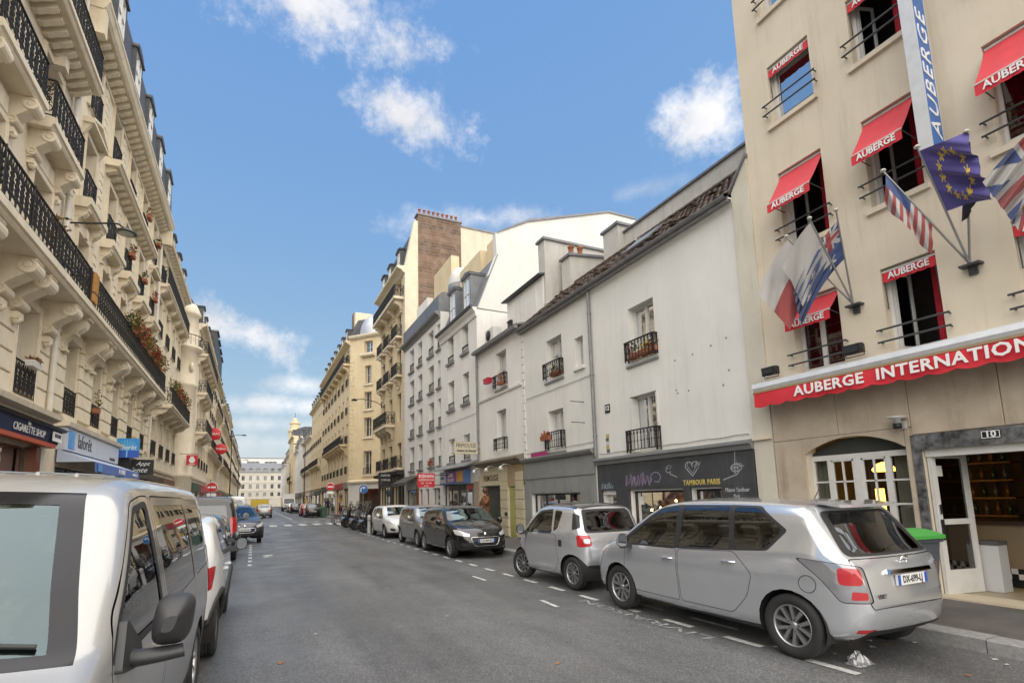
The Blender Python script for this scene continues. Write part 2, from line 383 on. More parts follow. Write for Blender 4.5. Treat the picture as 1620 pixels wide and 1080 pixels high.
# ---------------------------------------------------------------- facade frame
class Fac:
    """local x runs along the facade, y points out of it into the street, z up"""
    def __init__(s, name, label, cat, side, Y0, Y1, X, group=None):
        s.side, s.Y0, s.Y1, s.X, s.W = side, Y0, Y1, X, Y1-Y0
        if side == 'R': s.root = thing(name, label, cat, (X, Y0, 0), R(90), group)
        else: s.root = thing(name, label, cat, (X, Y1, 0), R(-90), group)
        s.ops = []
    def u(s, Y): return Y-s.Y0 if s.side == 'R' else s.Y1-Y
    def rng(s, a, b): a, b = s.u(a), s.u(b); return min(a, b), max(a, b)
    def world(s, x, y, z):
        return (s.X-y, s.Y0+x, z) if s.side == 'R' else (s.X+y, s.Y1-x, z)
    def wall(s, z0, z1, m, D=9.0, dep=.22, name='wall', room=M_dark, parent=None, x0=None, x1=None, y=0.0, roomd=1.4, ops=None, cap=True):
        mb = MB(); x0 = 0 if x0 is None else x0; x1 = s.W if x1 is None else x1
        ops = [o for o in (s.ops if ops is None else ops) if o[2] < z1 and o[3] > z0]
        xs = sorted({x0, x1, *[min(max(q, x0), x1) for o in ops for q in o[:2]]}); zs = sorted({z0, z1, *[min(max(q, z0), z1) for o in ops for q in o[2:4]]})
        for a, b in zip(xs, xs[1:]):
            run = None
            for c, d in zip(zs, zs[1:]):
                cx, cz = (a+b)/2, (c+d)/2
                if any(o[0] < cx < o[1] and o[2] < cz < o[3] for o in ops): continue
                mb.quad((b,y,c), (a,y,c), (a,y,d), (b,y,d))
        for a, b, c, d in [o[:4] for o in ops]:
            e = y-dep
            mb.quad((a,y,c),(a,e,c),(a,e,d),(a,y,d)); mb.quad((b,e,c),(b,y,c),(b,y,d),(b,e,d))
            mb.quad((a,e,d),(b,e,d),(b,y,d),(a,y,d)); mb.quad((a,y,c),(b,y,c),(b,e,c),(a,e,c))
        mb.quad((x0,y,z0),(x0,-D,z0),(x0,-D,z1),(x0,y,z1)); mb.quad((x1,-D,z0),(x1,y,z0),(x1,y,z1),(x1,-D,z1))
        mb.quad((x0,-D,z0),(x1,-D,z0),(x1,-D,z1),(x0,-D,z1))
        if cap: mb.quad((x0,y,z1),(x1,y,z1),(x1,-D,z1),(x0,-D,z1))
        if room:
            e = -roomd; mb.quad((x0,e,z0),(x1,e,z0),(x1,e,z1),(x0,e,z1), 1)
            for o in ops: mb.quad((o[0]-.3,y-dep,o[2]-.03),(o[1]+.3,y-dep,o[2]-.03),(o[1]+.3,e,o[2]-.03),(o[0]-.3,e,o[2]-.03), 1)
        return mb.build(name, [m, room or M_dark], parent or s.root)
    def op(s, Ya, Yb, z0, z1):
        a, b = s.rng(Ya, Yb); s.ops.append((a, b, z0, z1)); return a, b
    def window(s, Ya, Yb, z0, z1, dep=.2, bars=1, leaves=2, fm=None, gm=None, curtain=0, op=True, top=0.0, name='window', swing=False):
        a, b = s.op(Ya, Yb, z0, z1) if op else s.rng(Ya, Yb)
        fm = fm or M_frame; gm = gm or M_win; w, h = b-a, z1-z0
        if swing:      # both casements stand open into the room
            o = place(name, cached(('frm', round(w,2), round(h,2)), lambda: MB().box(-w/2,-w/2+.05,-.03,.03,0,h).box(w/2-.05,w/2,-.03,.03,0,h).box(-w/2+.05,w/2-.05,-.03,.03,h-.05,h).box(-w/2+.05,w/2-.05,-.03,.03,0,.07).mesh('window', fm)), s.root, ((a+b)/2, -dep, z0))
            lw = w/2-.05
            for sd, an in ((-1, -72), (1, 98)):
                lf = place('casement', cached(('leaf', round(w,2), round(h,2)), lambda: MB().box(0,.045,-.02,.02,.08,h-.06).box(lw-.045,lw,-.02,.02,.08,h-.06).box(.045,lw-.045,-.02,.02,.08,.15).box(.045,lw-.045,-.02,.02,h-.11,h-.06).mesh('casement', fm)), o, (sd*(w/2-.05), -.02, 0), (0,0,R(an if sd < 0 else 180+72)))
                place('pane', cached(('lpane', round(w,2), round(h,2)), lambda: MB().quad((.045,0,.15),(lw-.045,0,.15),(lw-.045,0,h-.11),(.045,0,h-.11)).mesh('pane', gm)), o, (sd*(w/2-.05), -.02, 0), (0,0,R(an if sd < 0 else 180+72)))
            if curtain: place('curtain', curt_mesh(w, h, curtain), o, (0, -.13, 0))
            return o
        o = place(name, win_mesh(w, h, bars, leaves, fm, top), s.root, ((a+b)/2, -dep, z0))
        for i, (me, x) in enumerate(pane_meshes(w, h, leaves, gm)):
            place('pane', me, o, (x, 0, 0))
        if curtain:
            place('curtain', curt_mesh(w, h, curtain), o, (0, -.10, 0))
        return o
    def box(s, name, Ya, Yb, d0, d1, z0, z1, m, parent=None, bev=0):
        a, b = s.rng(Ya, Yb); mb = MB()
        if bev: mb.bbox(a, b, d0, d1, z0, z1, bev)
        else: mb.box(a, b, d0, d1, z0, z1)
        return mb.build(name, m, parent or s.root)
    def rail(s, Yc, w, z, h, style, out, sides=0.0, m=None, parent=None, name='railing'):
        return place(name, railing_mesh(w, h, style, sides, m), parent or s.root, (s.u(Yc), out, z))
    def prof(s, name, Ya, Yb, poly, m, parent=None):
        # a moulding: profile poly in (y, z) run along the facade
        a, b = s.rng(Ya, Yb); return MB().prism(poly, 'x', a, b).build(name, m, parent or s.root)
    def pipe(s, Y, z0, z1, out=.09, r=.05, m=None):
        mb = MB(); x = s.u(Y); mb.tube([(x,out,z0),(x,out,z1)], r, 10)
        z = z0+.6
        while z < z1: mb.tube([(x,out,z-.03),(x,out,z+.03)], r*1.22, 10); mb.box(x-.012, x+.012, 0, out, z-.012, z+.012); z += 1.9
        return mb.build('drainpipe', m or M_pipe, s.root)
    def text(s, body, size, m, Y, out, z, parent=None, **k):
        return text(body, size, m, parent or s.root, (s.u(Y), out, z), TR, **k)
def win_mesh(w, h, bars, leaves, fm, top=0.0):
    def f():
        m = MB(); t = .04; d0, d1 = -.03, .03
        m.box(-w/2, -w/2+t, d0, d1, 0, h); m.box(w/2-t, w/2, d0, d1, 0, h); m.box(-w/2+t, w/2-t, d0, d1, h-t, h); m.box(-w/2+t, w/2-t, d0, d1, 0, t*1.5)
        lw = (w-2*t)/leaves
        for i in range(leaves):
            x0 = -w/2+t+i*lw; x1 = x0+lw; s = .035
            m.box(x0, x0+s, -.02, .045, t*1.5, h-t); m.box(x1-s, x1, -.02, .045, t*1.5, h-t)
            m.box(x0+s, x1-s, -.02, .045, t*1.5, t*1.5+.06); m.box(x0+s, x1-s, -.02, .045, h-t-s, h-t)
            for k in range(bars):
                z = t*1.5+(h-t*2.5)*(k+1)/(bars+1); m.box(x0+s, x1-s, -.012, .035, z-.013, z+.013)
        if top: m.box(-w/2+t, w/2-t, -.02, .04, top-.03, top+.03)
        return m.mesh('window', fm)
    return cached(('win', round(w,2), round(h,2), bars, leaves, fm.name, top), f)
def pane_meshes(w, h, leaves, gm):
    def f():
        lw = (w-.1)/leaves
        return MB().quad((-lw/2+.036,0,.135),(lw/2-.036,0,.135),(lw/2-.036,0,h-.085),(-lw/2+.036,0,h-.085)).mesh('pane', gm), lw
    me, lw = cached(('pane', round(w,2), round(h,2), leaves, gm.name), f)
    return [(me, -w/2+.05+lw*(i+.5)) for i in range(leaves)]
def curt_mesh(w, h, kind):
    def f():
        m = MB(); n = 26; mt = M_redcurt if kind in (3, 4) else M_curt
        segs = [(-w/2, w/2)] if kind == 1 else [(-w/2, -w*.18), (w*.18, w/2)] if kind == 2 else [(-w/2, -w*.2)] if kind == 3 else [(-w/2, w/2)]
        z0 = .05
        for a, b in segs:
            k = max(8, int(n*(b-a)/w)*2); vs = []
            for i in range(k+1):
                x = a+(b-a)*i/k; y = math.sin(i*1.35)*.022
                vs += [(x, y, z0), (x, y*.6, h-.05)]
            m.add(vs, [(2*i, 2*i+2, 2*i+3, 2*i+1) for i in range(k)], 0, True)
        return m.mesh('curtain', mt)
    return cached(('curt', round(w,2), round(h,2), kind), f)
# ---------------------------------------------------------------- carved stone pieces (shared meshes)
def bracket_mesh(w, out, h, m, style='volute'):
    def f():
        mb = MB()
        # side profile (y, z): back on the wall, S-shaped front, top under the slab at z = 0
        pr = [(0, 0), (out, 0), (out, -.06*h)]
        for i in range(9):
            t = i/8; pr.append((out*(.92-.75*t+.12*math.sin(t*math.pi*2)), -h*(.10+.86*t)))
        pr.append((0, -h))
        mb.prism(pr, 'x', -w/2, w/2)
        if style == 'volute':
            r = h*.19
            for cy, cz, rr in ((out*.80, -r*1.05, r), (out*.22, -h*.80, r*.7)):
                mb.lathe([(0, -w/2-.03), (rr*.35, -w/2-.03), (rr*.4, -w/2-.012), (rr*.62, -w/2-.012), (rr*.66, -w/2-.03), (rr, -w/2-.03), (rr, w/2+.03), (rr*.66, w/2+.03), (rr*.62, w/2+.012), (rr*.4, w/2+.012), (rr*.35, w/2+.03), (0, w/2+.03)], 14, (0, cy, cz), 'x', smooth=False)
            mb.box(-w*.35, w*.35, -.01, out*.28, -h*1.16, -h)
            mb.sphere((0, out*.16, -h*1.16), w*.28, 8, 5)
        else:
            mb.box(-w*.6, w*.6, 0, out*1.02, -.07, 0); mb.box(-w*.58, w*.58, 0, out*.6, -h*.55, -h*.48); mb.box(-w*.45, w*.45, 0, out*.3, -h*1.08, -h)
        return mb.mesh('bracket', m)
    return cached(('brk', round(w,2), round(out,2), round(h,2), m.name, style), f)
def modillion_mesh(m, w=.16, out=.36, h=.24):
    def f():
        mb = MB(); pr = [(0,0),(out,0),(out,-h*.35),(out*.75,-h*.6),(out*.5,-h*.75),(out*.25,-h),(0,-h)]
        mb.prism(pr, 'x', -w/2, w/2); mb.box(-w*.62, w*.62, 0, out*1.06, -.035, .0); return mb.mesh('modillion', m)
    return cached(('mod', m.name, w, out, h), f)
def pediment_mesh(w, m):
    def f():
        mb = MB(); h = .42
        mb.prism([(-w/2,0),(w/2,0),(w/2,.09),(-w/2,.09)], 'y', 0, .30)
        for s in (-1, 1): mb.prism([(s*w/2,.09),(s*w/2,.18),(0,h+.1),(0,h)], 'y', 0, .30)
        mb.prism([(-w/2+.1,.09),(w/2-.1,.09),(0,h-.03)], 'y', 0, .08)
        for s in (-1, 1): mb.prism([(0,0),(.22,0),(.10,-.22),(.03,-.36),(0,-.36)], 'x', s*(w/2-.12)-.07, s*(w/2-.12)+.07)
        return mb.mesh('pediment', m)
    return cached(('ped', round(w,2), m.name), f)
def dormer(fac, Yc, z, w, h, depth, m, parent, wood=None, out=-.35, arch=False):
    o = MB(); x = fac.u(Yc)
    o.box(-w/2-.10, -w/2, -depth, 0, 0, h); o.box(w/2, w/2+.10, -depth, 0, 0, h); o.box(-w/2-.16, w/2+.16, -depth, .07, h, h+.09)
    if arch: o.prism([(math.cos(a)*(w/2+.12), h+.09+math.sin(a)*.28) for a in [i*math.pi/8 for i in range(9)]], 'y', -depth, .04)
    else: o.prism([(-w/2-.2, h+.09), (w/2+.2, h+.09), (0, h+.26)], 'y', -depth, .09)
    o.box(-w/2, w/2, -.06, .02, -.02, .06)
    d = o.build('dormer', m, parent, (x, out, z))
    fr = place('window_frame', win_mesh(w, h-.06, 1, 2, M_frame), d, (0, -.05, .06))
    for me, px in pane_meshes(w, h-.06, 2, M_winfar): place('pane', me, d, (px, -.05, .06))
    MB().quad((-w/2,-.3,0),(w/2,-.3,0),(w/2,-.3,h),(-w/2,-.3,h)).build('dormer_interior', M_dark, d)
    return d
# ---------------------------------------------------------------- ground, road, pavements
XL, XR, KL, KR = -5.2, 9.3, -2.45, 7.0
def asphalt():
    m = mat('asphalt', (.060,.060,.063), .72)
    t = m.node_tree; L = t.links; b = t.nodes['Principled BSDF']
    co = t.nodes.new('ShaderNodeTexCoord').outputs['Object']
    def nz(s, d, r=.6, vec=None):
        n = t.nodes.new('ShaderNodeTexNoise'); n.inputs['Scale'].default_value = s; n.inputs['Detail'].default_value = d; n.inputs['Roughness'].default_value = r
        L.new(vec or co, n.inputs['Vector']); return n.outputs['Fac']
    def mr(v, a, b_, lo, hi):
        n = t.nodes.new('ShaderNodeMapRange'); L.new(v, n.inputs[0])
        for i, q in enumerate((a, b_, lo, hi)): n.inputs[i+1].default_value = q
        return n.outputs[0]
    def mul(a, b_):
        n = t.nodes.new('ShaderNodeMath'); n.operation = 'MULTIPLY'; L.new(a, n.inputs[0]); L.new(b_, n.inputs[1]); return n.outputs[0]
    mp = t.nodes.new('ShaderNodeMapping'); mp.inputs['Scale'].default_value = (1.1, .12, 1); L.new(co, mp.inputs[0])
    v = mul(mul(mr(nz(.45, 5), .3, .7, .80, 1.2), mr(nz(70, 3, .8), .3, .7, .45, 1.6)), mr(nz(1.0, 4, .6, mp.outputs[0]), .35, .65, .78, 1.22))
    vo = t.nodes.new('ShaderNodeTexVoronoi'); vo.inputs['Scale'].default_value = 40; L.new(co, vo.inputs['Vector'])
    v = mul(v, mr(vo.outputs['Distance'], .1, .6, 1.4, .7))
    cr = t.nodes.new('ShaderNodeTexVoronoi'); cr.feature = 'DISTANCE_TO_EDGE'; cr.inputs['Scale'].default_value = .28
    wv = t.nodes.new('ShaderNodeVectorMath'); wv.operation = 'ADD'; L.new(co, wv.inputs[0])
    nv = t.nodes.new('ShaderNodeTexNoise'); nv.inputs['Scale'].default_value = 1.5; nv.inputs['Detail'].default_value = 5; L.new(co, nv.inputs['Vector']); L.new(nv.outputs['Color'], wv.inputs[1])
    L.new(wv.outputs[0], cr.inputs['Vector'])
    v = mul(v, mr(cr.outputs['Distance'], .0, .006, .88, 1.0))
    sp = mr(nz(30, 1, .5), .70, .72, 0, 1)          # chewing gum and paper specks
    cb = t.nodes.new('ShaderNodeMix'); cb.data_type = 'RGBA'; cb.blend_type = 'MULTIPLY'; cb.inputs[0].default_value = 1
    cb.inputs[6].default_value = (.124,.124,.124,1); L.new(v, cb.inputs[7])
    c2 = t.nodes.new('ShaderNodeMix'); c2.data_type = 'RGBA'; L.new(sp, c2.inputs[0]); L.new(cb.outputs[2], c2.inputs[6]); c2.inputs[7].default_value = (.26,.25,.24,1)
    L.new(c2.outputs[2], b.inputs['Base Color'])
    L.new(mr(nz(.8, 4), .35, .65, .36, .56), b.inputs['Roughness'])
    bn = t.nodes.new('ShaderNodeBump'); bn.inputs['Strength'].default_value = .5; bn.inputs['Distance'].default_value = .006
    L.new(nz(120, 3), bn.inputs['Height']); L.new(bn.outputs[0], b.inputs['Normal'])
    return m
M_asph = asphalt()
M_pave = mat('asphalt_pavement', (.125,.112,.105), .75, var=(.075,.066,.062), vscale=1.6, bump=.3, bscale=90, grime=.6)
M_kerb = mat('granite_kerb', (.30,.295,.285), .75, var=(.20,.195,.19), vscale=14, bump=.25, bscale=60, grime=.5)
M_paint = mat('worn_road_paint', (.60,.60,.58), .7, var=(.30,.30,.29), vscale=9, bump=.1)
struct('ground', MB().quad((-600,-400,-.02),(600,-400,-.02),(600,900,-.02),(-600,900,-.02)), mat('ground', (.16,.15,.14), .9, var=(.12,.11,.1), vscale=.2))
rd = MB(); ys = [-40+i*4 for i in range(66)]
for a, b in zip(ys, ys[1:]): rd.quad((KL,a,0),(KR,a,0),(KR,b,0),(KL,b,0))
struct('road', rd, M_asph)
struct('side_street', MB().quad((KR,43.6,0),(70,43.6,0),(70,51.6,0),(KR,51.6,0)), M_asph)
def pavement(name, x0, x1, y0, y1, kerb_x):
    p = MB(); n = max(1, int((y1-y0)/6))
    for i in range(n):
        a, b = y0+(y1-y0)*i/n, y0+(y1-y0)*(i+1)/n
        p.quad((x0,a,.14),(x1,a,.14),(x1,b,.14),(x0,b,.14))
    for q in (y0, y1): p.quad((x0,q,-.01),(x1,q,-.01),(x1,q,.14),(x0,q,.14))
    o = struct(name, p, M_pave)
    return o
def kerbstones(parent, x0, x1, y0, y1, near):
    me = None; y = y0; L = 1.0
    mb = MB(); e = .012
    # one granite kerbstone with worn top edges, 1 m long with an open joint
    mb.prism([(x0,-.01),(x1,-.01),(x1,.145-e),(x1-e,.145),(x0+e,.145),(x0,.145-e)], 'y', .004, L-.006)
    me = mb.mesh('kerbstone', M_kerb)
    rn = random.Random(5)
    while y < min(near, y1):
        place('kerbstone', me, parent, (rn.uniform(-.006,.006), y, rn.uniform(-.005,.003))); y += L
    if y < y1:
        MB().prism([(x0,-.01),(x1,-.01),(x1,.145-e),(x1-e,.145),(x0+e,.145),(x0,.145-e)], 'y', y, y1).build('far_kerb', M_kerb, parent)
pr = pavement('pavement_right', KR+.28, XR+.4, -6, 43.2, KR); kerbstones(pr, KR, KR+.285, -6, 43.2, 30)
pr2 = pavement('pavement_right_far', KR+.28, XR+.4, 52, 205, KR); kerbstones(pr2, KR, KR+.285, 52, 205, 52)
pl = pavement('pavement_left', XL-.4, KL-.28, -6, 205, KL); kerbstones(pl, KL-.285, KL, -6, 205, 36)
# painted lines
M = MB()
def dash(x0, y0, x1, y1, w, name='parking_dash'):
    d = Vector((x1-x0, y1-y0, 0)); n = Vector((-d.y, d.x, 0)).normalized()*w/2; a, b = Vector((x0,y0,.004)), Vector((x1,y1,.004))
    return MB().quad(a-n, b-n, b+n, a+n).build(name, M_paint, mark)
mark = thing('road_markings', 'worn white painted parking dashes and lettering along the road edge', 'road marking')
y = 1.2
while y < 28: dash(5.24, y, 5.24, y+.5, .10); y += 1.02
y = 16.0
while y < 40: dash(-.02, y, -.02, y+.45, .10); y += 1.05
for xa, ya, xb, yb in ((5.62,4.9,5.62,5.7), (5.62,6.2,5.62,6.9), (4.5,10.2,4.5,10.9), (4.4,7.2,4.45,7.8)): dash(xa, ya, xb, yb, .07)
# LIVRAISONS lettering along the bay, and a zebra crossing
text('LIVRAISON', .24, mat('faded_road_paint', (.42,.42,.41), .75, var=(.10,.10,.10), vscale=14), mark, (5.02, 6.1, .004), (0, 0, math.pi/2), ext=0, sx=2.3)
zeb = thing('zebra_crossing', 'white zebra crossing stripes across the street by the corner', 'crossing')
x = -1.9
while x < 6.8: MB().quad((x,40.2,.004),(x+.5,40.2,.004),(x+.5,43.0,.004),(x,43.0,.004)).build('stripe', M_paint, zeb); x += 1.02
x = 0.4
while x < 6.5: MB().quad((x,47.2,.004),(x+.35,47.2,.004),(x+.35,47.7,.004),(x,47.7,.004)).build('stop_dash', M_paint, zeb); x += .9
MB().quad((3.4,54,.004),(3.55,54,.004),(3.55,118,.004),(3.4,118,.004)).build('lane_line', M_paint, mark)
ic = MB(); 
for pts in ([(0,0),(.35,.1),(.1,.35)], [(.0,.45),(.3,.5),(.3,.8),(.02,.75)]): ic.add([(q[0],q[1],0) for q in pts], [tuple(range(len(pts)))])
ic.build('bicycle_symbol', M_paint, mark, (.35, 18.2, .004))

# ================================================================ RIGHT SIDE: the hostel
H = Fac('hostel', 'cream hostel with red window awnings and a long red AUBERGE INTERNATIONALE valance', 'building', 'R', -4.0, 6.87, XR)
rows = [(3.85,5.30), (6.38,7.97), (9.05,10.32), (11.5,12.9)]
cols = {'A': (5.38,6.24), 'B': (3.92,4.68), 'C': (2.25,3.05), 'D': (.7,1.5), 'E': (-.9,-.1)}
M_iron_r = mat('grey_rail_paint', (.045,.047,.05), .45)
def two_bar(fac, Yc, w, z):
    m = MB()
    for dz in (0, .2):
        m.tube([(-w/2,.10,dz),(w/2,.10,dz)], .017, 8)
        for s in (-1, 1): m.tube([(s*(w/2-.03),.10,dz),(s*(w/2-.03),-.02,dz)], .012, 6)
    return place('railing', cached(('two', round(w,2)), lambda: m.mesh('railing', M_iron_r)), fac.root, (fac.u(Yc), 0, z))
def awning(fac, Ya, Yb, ztop, kind, lab='AUBERGE'):
    w = abs(Yb-Ya)-.02; xc = fac.u((Ya+Yb)/2)
    drop, out = (.74, .50) if kind == 'open' else (.42, .34) if kind == 'half' else (.03, .04)
    m = MB(); y0 = -.08; ya_ = Ya*3
    if kind != 'rolled':
        n = 8; vs = []
        for i in range(n+1):
            t = i/n; vs += [(-w/2+w*j/10, y0+out*t+.012*math.sin(j*2.1+ya_)*t, ztop-.03-drop*t-.035*math.sin(math.pi*t)*(1+.5*math.sin(j*math.pi/10))+.008*math.sin(j*1.9+t*3)) for j in range(11)]
        m.add(vs, [(11*i+j, 11*i+j+1, 11*i+j+12, 11*i+j+11) for i in range(n) for j in range(10)], 0, True)
    zf, yf = ztop-.03-drop, y0+out
    vs = []; n = 24
    for i in range(n+1):
        x = -w/2+w*i/n; vs += [(x, yf+.004, zf), (x, yf+.012+.006*math.sin(i*.9), zf-.17-.012*abs(math.sin(i*math.pi/4)))]
    m.add(vs, [(2*i, 2*i+2, 2*i+3, 2*i+1) for i in range(n)], 0, True)
    a = m.build('window_awning', M_redcloth, fac.root, (xc, 0, 0))
    MB().tube([(-w/2, yf, zf), (w/2, yf, zf)], .014, 8).build('front_bar', M_frame, a)
    MB().tube([(-w/2, y0, ztop-.04), (w/2, y0, ztop-.04)], .03, 8).build('roller', M_frame, a)
    for s in (-1, 1):
        MB().tube([(s*(w/2-.02), y0+.02, zf-.62 if kind == 'rolled' else zf-.05), (s*(w/2-.02), yf, zf)], .009, 6).build('arm', M_iron_r, a)
    text(lab, .155, M_lettw, a, (0, yf+.022, zf-.085), TR, bold=.003, sx=min(1.25, w/.86))
    return a
for r, (z0, z1) in enumerate(rows):
    for c, (ya, yb) in cols.items():
        if c in 'DE' and r > 1: continue
        cur = {('A',0):4, ('A',1):3, ('B',0):3, ('B',1):3, ('B',2):3, ('C',0):3, ('C',1):4}.get((c, r), 0)
        w = H.window(ya, yb, z0, z1, dep=.20, bars=0, gm=glass('hostel_glass', (.30,.30,.31), .4), leaves=2 if c != 'A' or r != 2 else 1, curtain=cur if cur else (1 if (c, r) == ('A', 2) else 0), swing=c == 'B' or (c == 'A' and r == 1))
        H.box('sill', ya-.07, yb+.07, 0, .06, z0-.11, z0-.02, M_cream)
        two_bar(H, (ya+yb)/2, yb-ya+.22, z0+.22)
        kind = {('A',0):'half', ('A',1):'open', ('A',2):'rolled', ('B',0):'rolled', ('B',1):'open', ('B',2):'rolled', ('C',0):'rolled', ('C',1):'open'}.get((c, r), 'rolled')
        awning(H, ya, yb, z1, kind)
# ground floor: arched window and entrance
AW = (4.64, 6.23, 1.02, 2.62); a0, a1 = H.op(*AW)
d0, d1 = H.op(1.1, 4.42, .15, 2.28)
HW = H.wall(0, 3.45, M_cream, D=10, dep=.24, room=None, cap=False); H.wall(3.45, 16, M_cream, D=10, dep=.24, room=mat('hostel_room', (.20,.165,.135), .9, var=(.12,.10,.085), vscale=1.5), roomd=1.5, name='upper_wall')
# red-brown stone panels over the ground floor
hp = 0
def panel(ya, yb, z0, z1):
    H.box('stone_panel', ya+.004, yb-.004, 0, .035, z0+.004, z1-.004, M_travert, bev=.006)
for ya, yb in ((5.62,6.86), (4.52,5.62), (3.42,4.52), (2.3,3.42), (1.2,2.3), (.1,1.2), (-1,.1), (-2.1,-1)): panel(ya, yb, 2.66 if ya > 3.9 else 2.53, 3.42)
panel(6.26, 6.86, .75, 2.66); panel(6.26, 6.86, .15, .75); panel(4.55, 4.63, .15, 2.66); panel(4.64, 6.26, .15, .98); panel(-1, 1.0, .15, 2.5)
# spandrel above the arch
xa, xb = H.rng(4.63, 6.26); cx = (xa+xb)/2; hw = (xb-xa)/2
arc = [(cx-hw+2*hw*i/14, 2.36+.26*math.sin(math.pi*i/14)**.8) for i in range(15)]
MB().prism(arc+[(xb, 2.66), (xa, 2.66)], 'y', -.02, .033).build('arch_spandrel', M_travert, H.root)
# arched window: white timber frame, two casements of six panes and narrow side lights
aw = MB(); e = -.16; zt = 2.24
def bar(x0, x1, z0, z1, y0=e, y1=e+.06): aw.box(x0, x1, y0, y1, z0, z1)
bar(xa+.03, xb-.03, 1.02, 1.09); bar(xa+.03, xb-.03, zt, zt+.09)
splits = [xa+.03, xa+.34, xb-.34, xb-.03]
for x in splits: bar(x-.035, x+.035, 1.09, zt)
bar((xa+xb)/2-.06, (xa+xb)/2+.06, 1.09, zt)
leafs = [(xa+.065, xa+.305), (xa+.37, (xa+xb)/2-.06), ((xa+xb)/2+.06, xb-.37), (xb-.305, xb-.065)]
awo = aw.build('arched_window', M_frame, H.root)
for i, (p, q) in enumerate(leafs):
    nx = 1 if i in (0, 3) else 2
    g = MB()
    for k in range(1, 3): z = 1.09+(zt-1.09)*k/3; g.box(p, q, e+.01, e+.05, z-.014, z+.014)
    if nx == 2: g.box((p+q)/2-.012, (p+q)/2+.012, e+.01, e+.05, 1.09, zt)
    if nx == 2: g.box(p, p+.03, e+.01, e+.055, 1.09, zt); g.box(q-.03, q, e+.01, e+.055, 1.09, zt); g.box(p, q, e+.01, e+.055, zt-.03, zt); g.box(p, q, e+.01, e+.055, 1.09, 1.13)
    g.build('casement', M_frame, awo)
    for kx in range(nx):
        for kz in range(3):
            x0_, x1_ = p+(q-p)*kx/nx, p+(q-p)*(kx+1)/nx; z0_, z1_ = 1.09+(zt-1.09)*kz/3, 1.09+(zt-1.09)*(kz+1)/3
            MB().quad((x0_,e+.025,z0_),(x1_,e+.025,z0_),(x1_,e+.025,z1_),(x0_,e+.025,z1_)).build('pane', M_shopglass, awo)
MB().prism([(q[0], q[1]-.01) for q in arc]+[(xb, zt+.09), (xa, zt+.09)], 'y', e, e+.02).build('fanlight', mat('dark_fanlight', (.05,.055,.05), .15), awo)
for x, wd in ((xa+.18, .3), (xb-.18, .3)):
    mb = MB(); vs = []
    for i in range(15): vs += [(x-wd/2+wd*i/14, e-.12+.02*math.sin(i*1.5), 1.09), (x-wd/2+wd*i/14, e-.12+.02*math.sin(i*1.5), zt)]
    mb.add(vs, [(2*i, 2*i+2, 2*i+3, 2*i+1) for i in range(14)], 0, True); mb.build('curtain', mat('sage_curtain', (.34,.35,.29), .9), awo)
# entrance: marble surround
M_marble = mat('black_veined_marble', (.03,.031,.033), .3, var=(.22,.22,.22), vscale=7, grime=.8)
H.box('marble_lintel', 1.0, 4.54, -.02, .05, 2.29, 2.525, M_marble)
H.box('marble_jamb', 4.43, 4.54, -.02, .05, .15, 2.29, M_marble)
H.box('shutter_box', 1.1, 4.41, -.22, -.02, 2.18, 2.285, M_frame)
pl_ = H.box('number_plate', 3.47, 3.68, .05, .064, 2.375, 2.485, mat('house_number_blue_black', (.012,.013,.02), .3))
text('10', .125, M_lettw, pl_, (H.u(3.575), .066, 2.43), TR, bold=.003)
fb = MB()
for q in ((3.475,3.675,2.38,2.388), (3.475,3.675,2.472,2.48)): x0_, x1_ = H.rng(q[0], q[1]); fb.box(x0_, x1_, .064, .067, q[2], q[3])
for q in (3.475, 3.667): x0_, x1_ = H.rng(q, q+.008); fb.box(x0_, x1_, .064, .067, 2.388, 2.472)
fb.build('plate_border', M_lettw, pl_)
# room behind the entrance and the arched window
M_roomwall = mat('brown_lobby_wall', (.11,.075,.045), .8, var=(.07,.05,.03), vscale=3)
rm = MB(); rx0, rx1 = H.rng(-1.0, 6.6)
rm.quad((rx0,-.24,.16),(rx1,-.24,.16),(rx1,-4.2,.16),(rx0,-4.2,.16), 1); rm.quad((rx0,-4.2,.16),(rx1,-4.2,.16),(rx1,-4.2,2.75),(rx0,-4.2,2.75))
rm.quad((rx0,-.24,2.75),(rx1,-.24,2.75),(rx1,-4.2,2.75),(rx0,-4.2,2.75)); rm.quad((rx1,-.24,.16),(rx1,-4.2,.16),(rx1,-4.2,2.75),(rx1,-.24,2.75)); rm.quad((rx0,-.24,.16),(rx0,-4.2,.16),(rx0,-4.2,2.75),(rx0,-.24,2.75))
rm.build('lobby_shell', [M_roomwall, mat('lobby_floor', (.36,.29,.18), .35, var=(.28,.22,.13), vscale=3)], H.root)
H.box('threshold', 1.15, 4.41, -.3, .22, .135, .165, mat('cream_step', (.58,.50,.36), .6, var=(.48,.40,.28), vscale=4))
ct = thing('bar_counter', 'brown reception counter inside the open hostel entrance', 'counter', (0,0,0))
cm = MB().box(10.75, 11.3, 1.2, 4.9, .45, 1.12).build('counter_front', mat('tan_counter_panel', (.26,.19,.115), .5, var=(.22,.16,.10), vscale=2), ct)
MB().box(10.68, 11.4, 1.15, 4.95, 1.12, 1.17).build('counter_top', mat('dark_wood_top', (.05,.03,.02), .3), ct)
ck = MB(); 
for i in range(46):
    for j in range(2):
        ck.box(10.74, 10.76, 1.2+i*.08, 1.28+i*.08, .16+j*.08+.13, .24+j*.08+.13, (i+j) % 2)
ck.box(10.76, 11.2, 1.2, 4.9, .16, .45, 0); ck.build('checkered_plinth', [mat('black_tile', (.02,.02,.02), .2), mat('white_tile', (.6,.58,.54), .2)], ct)
mi = thing('wall_mirror', 'large framed mirror above the counter reflecting the parked silver car', 'mirror', (0,0,0))
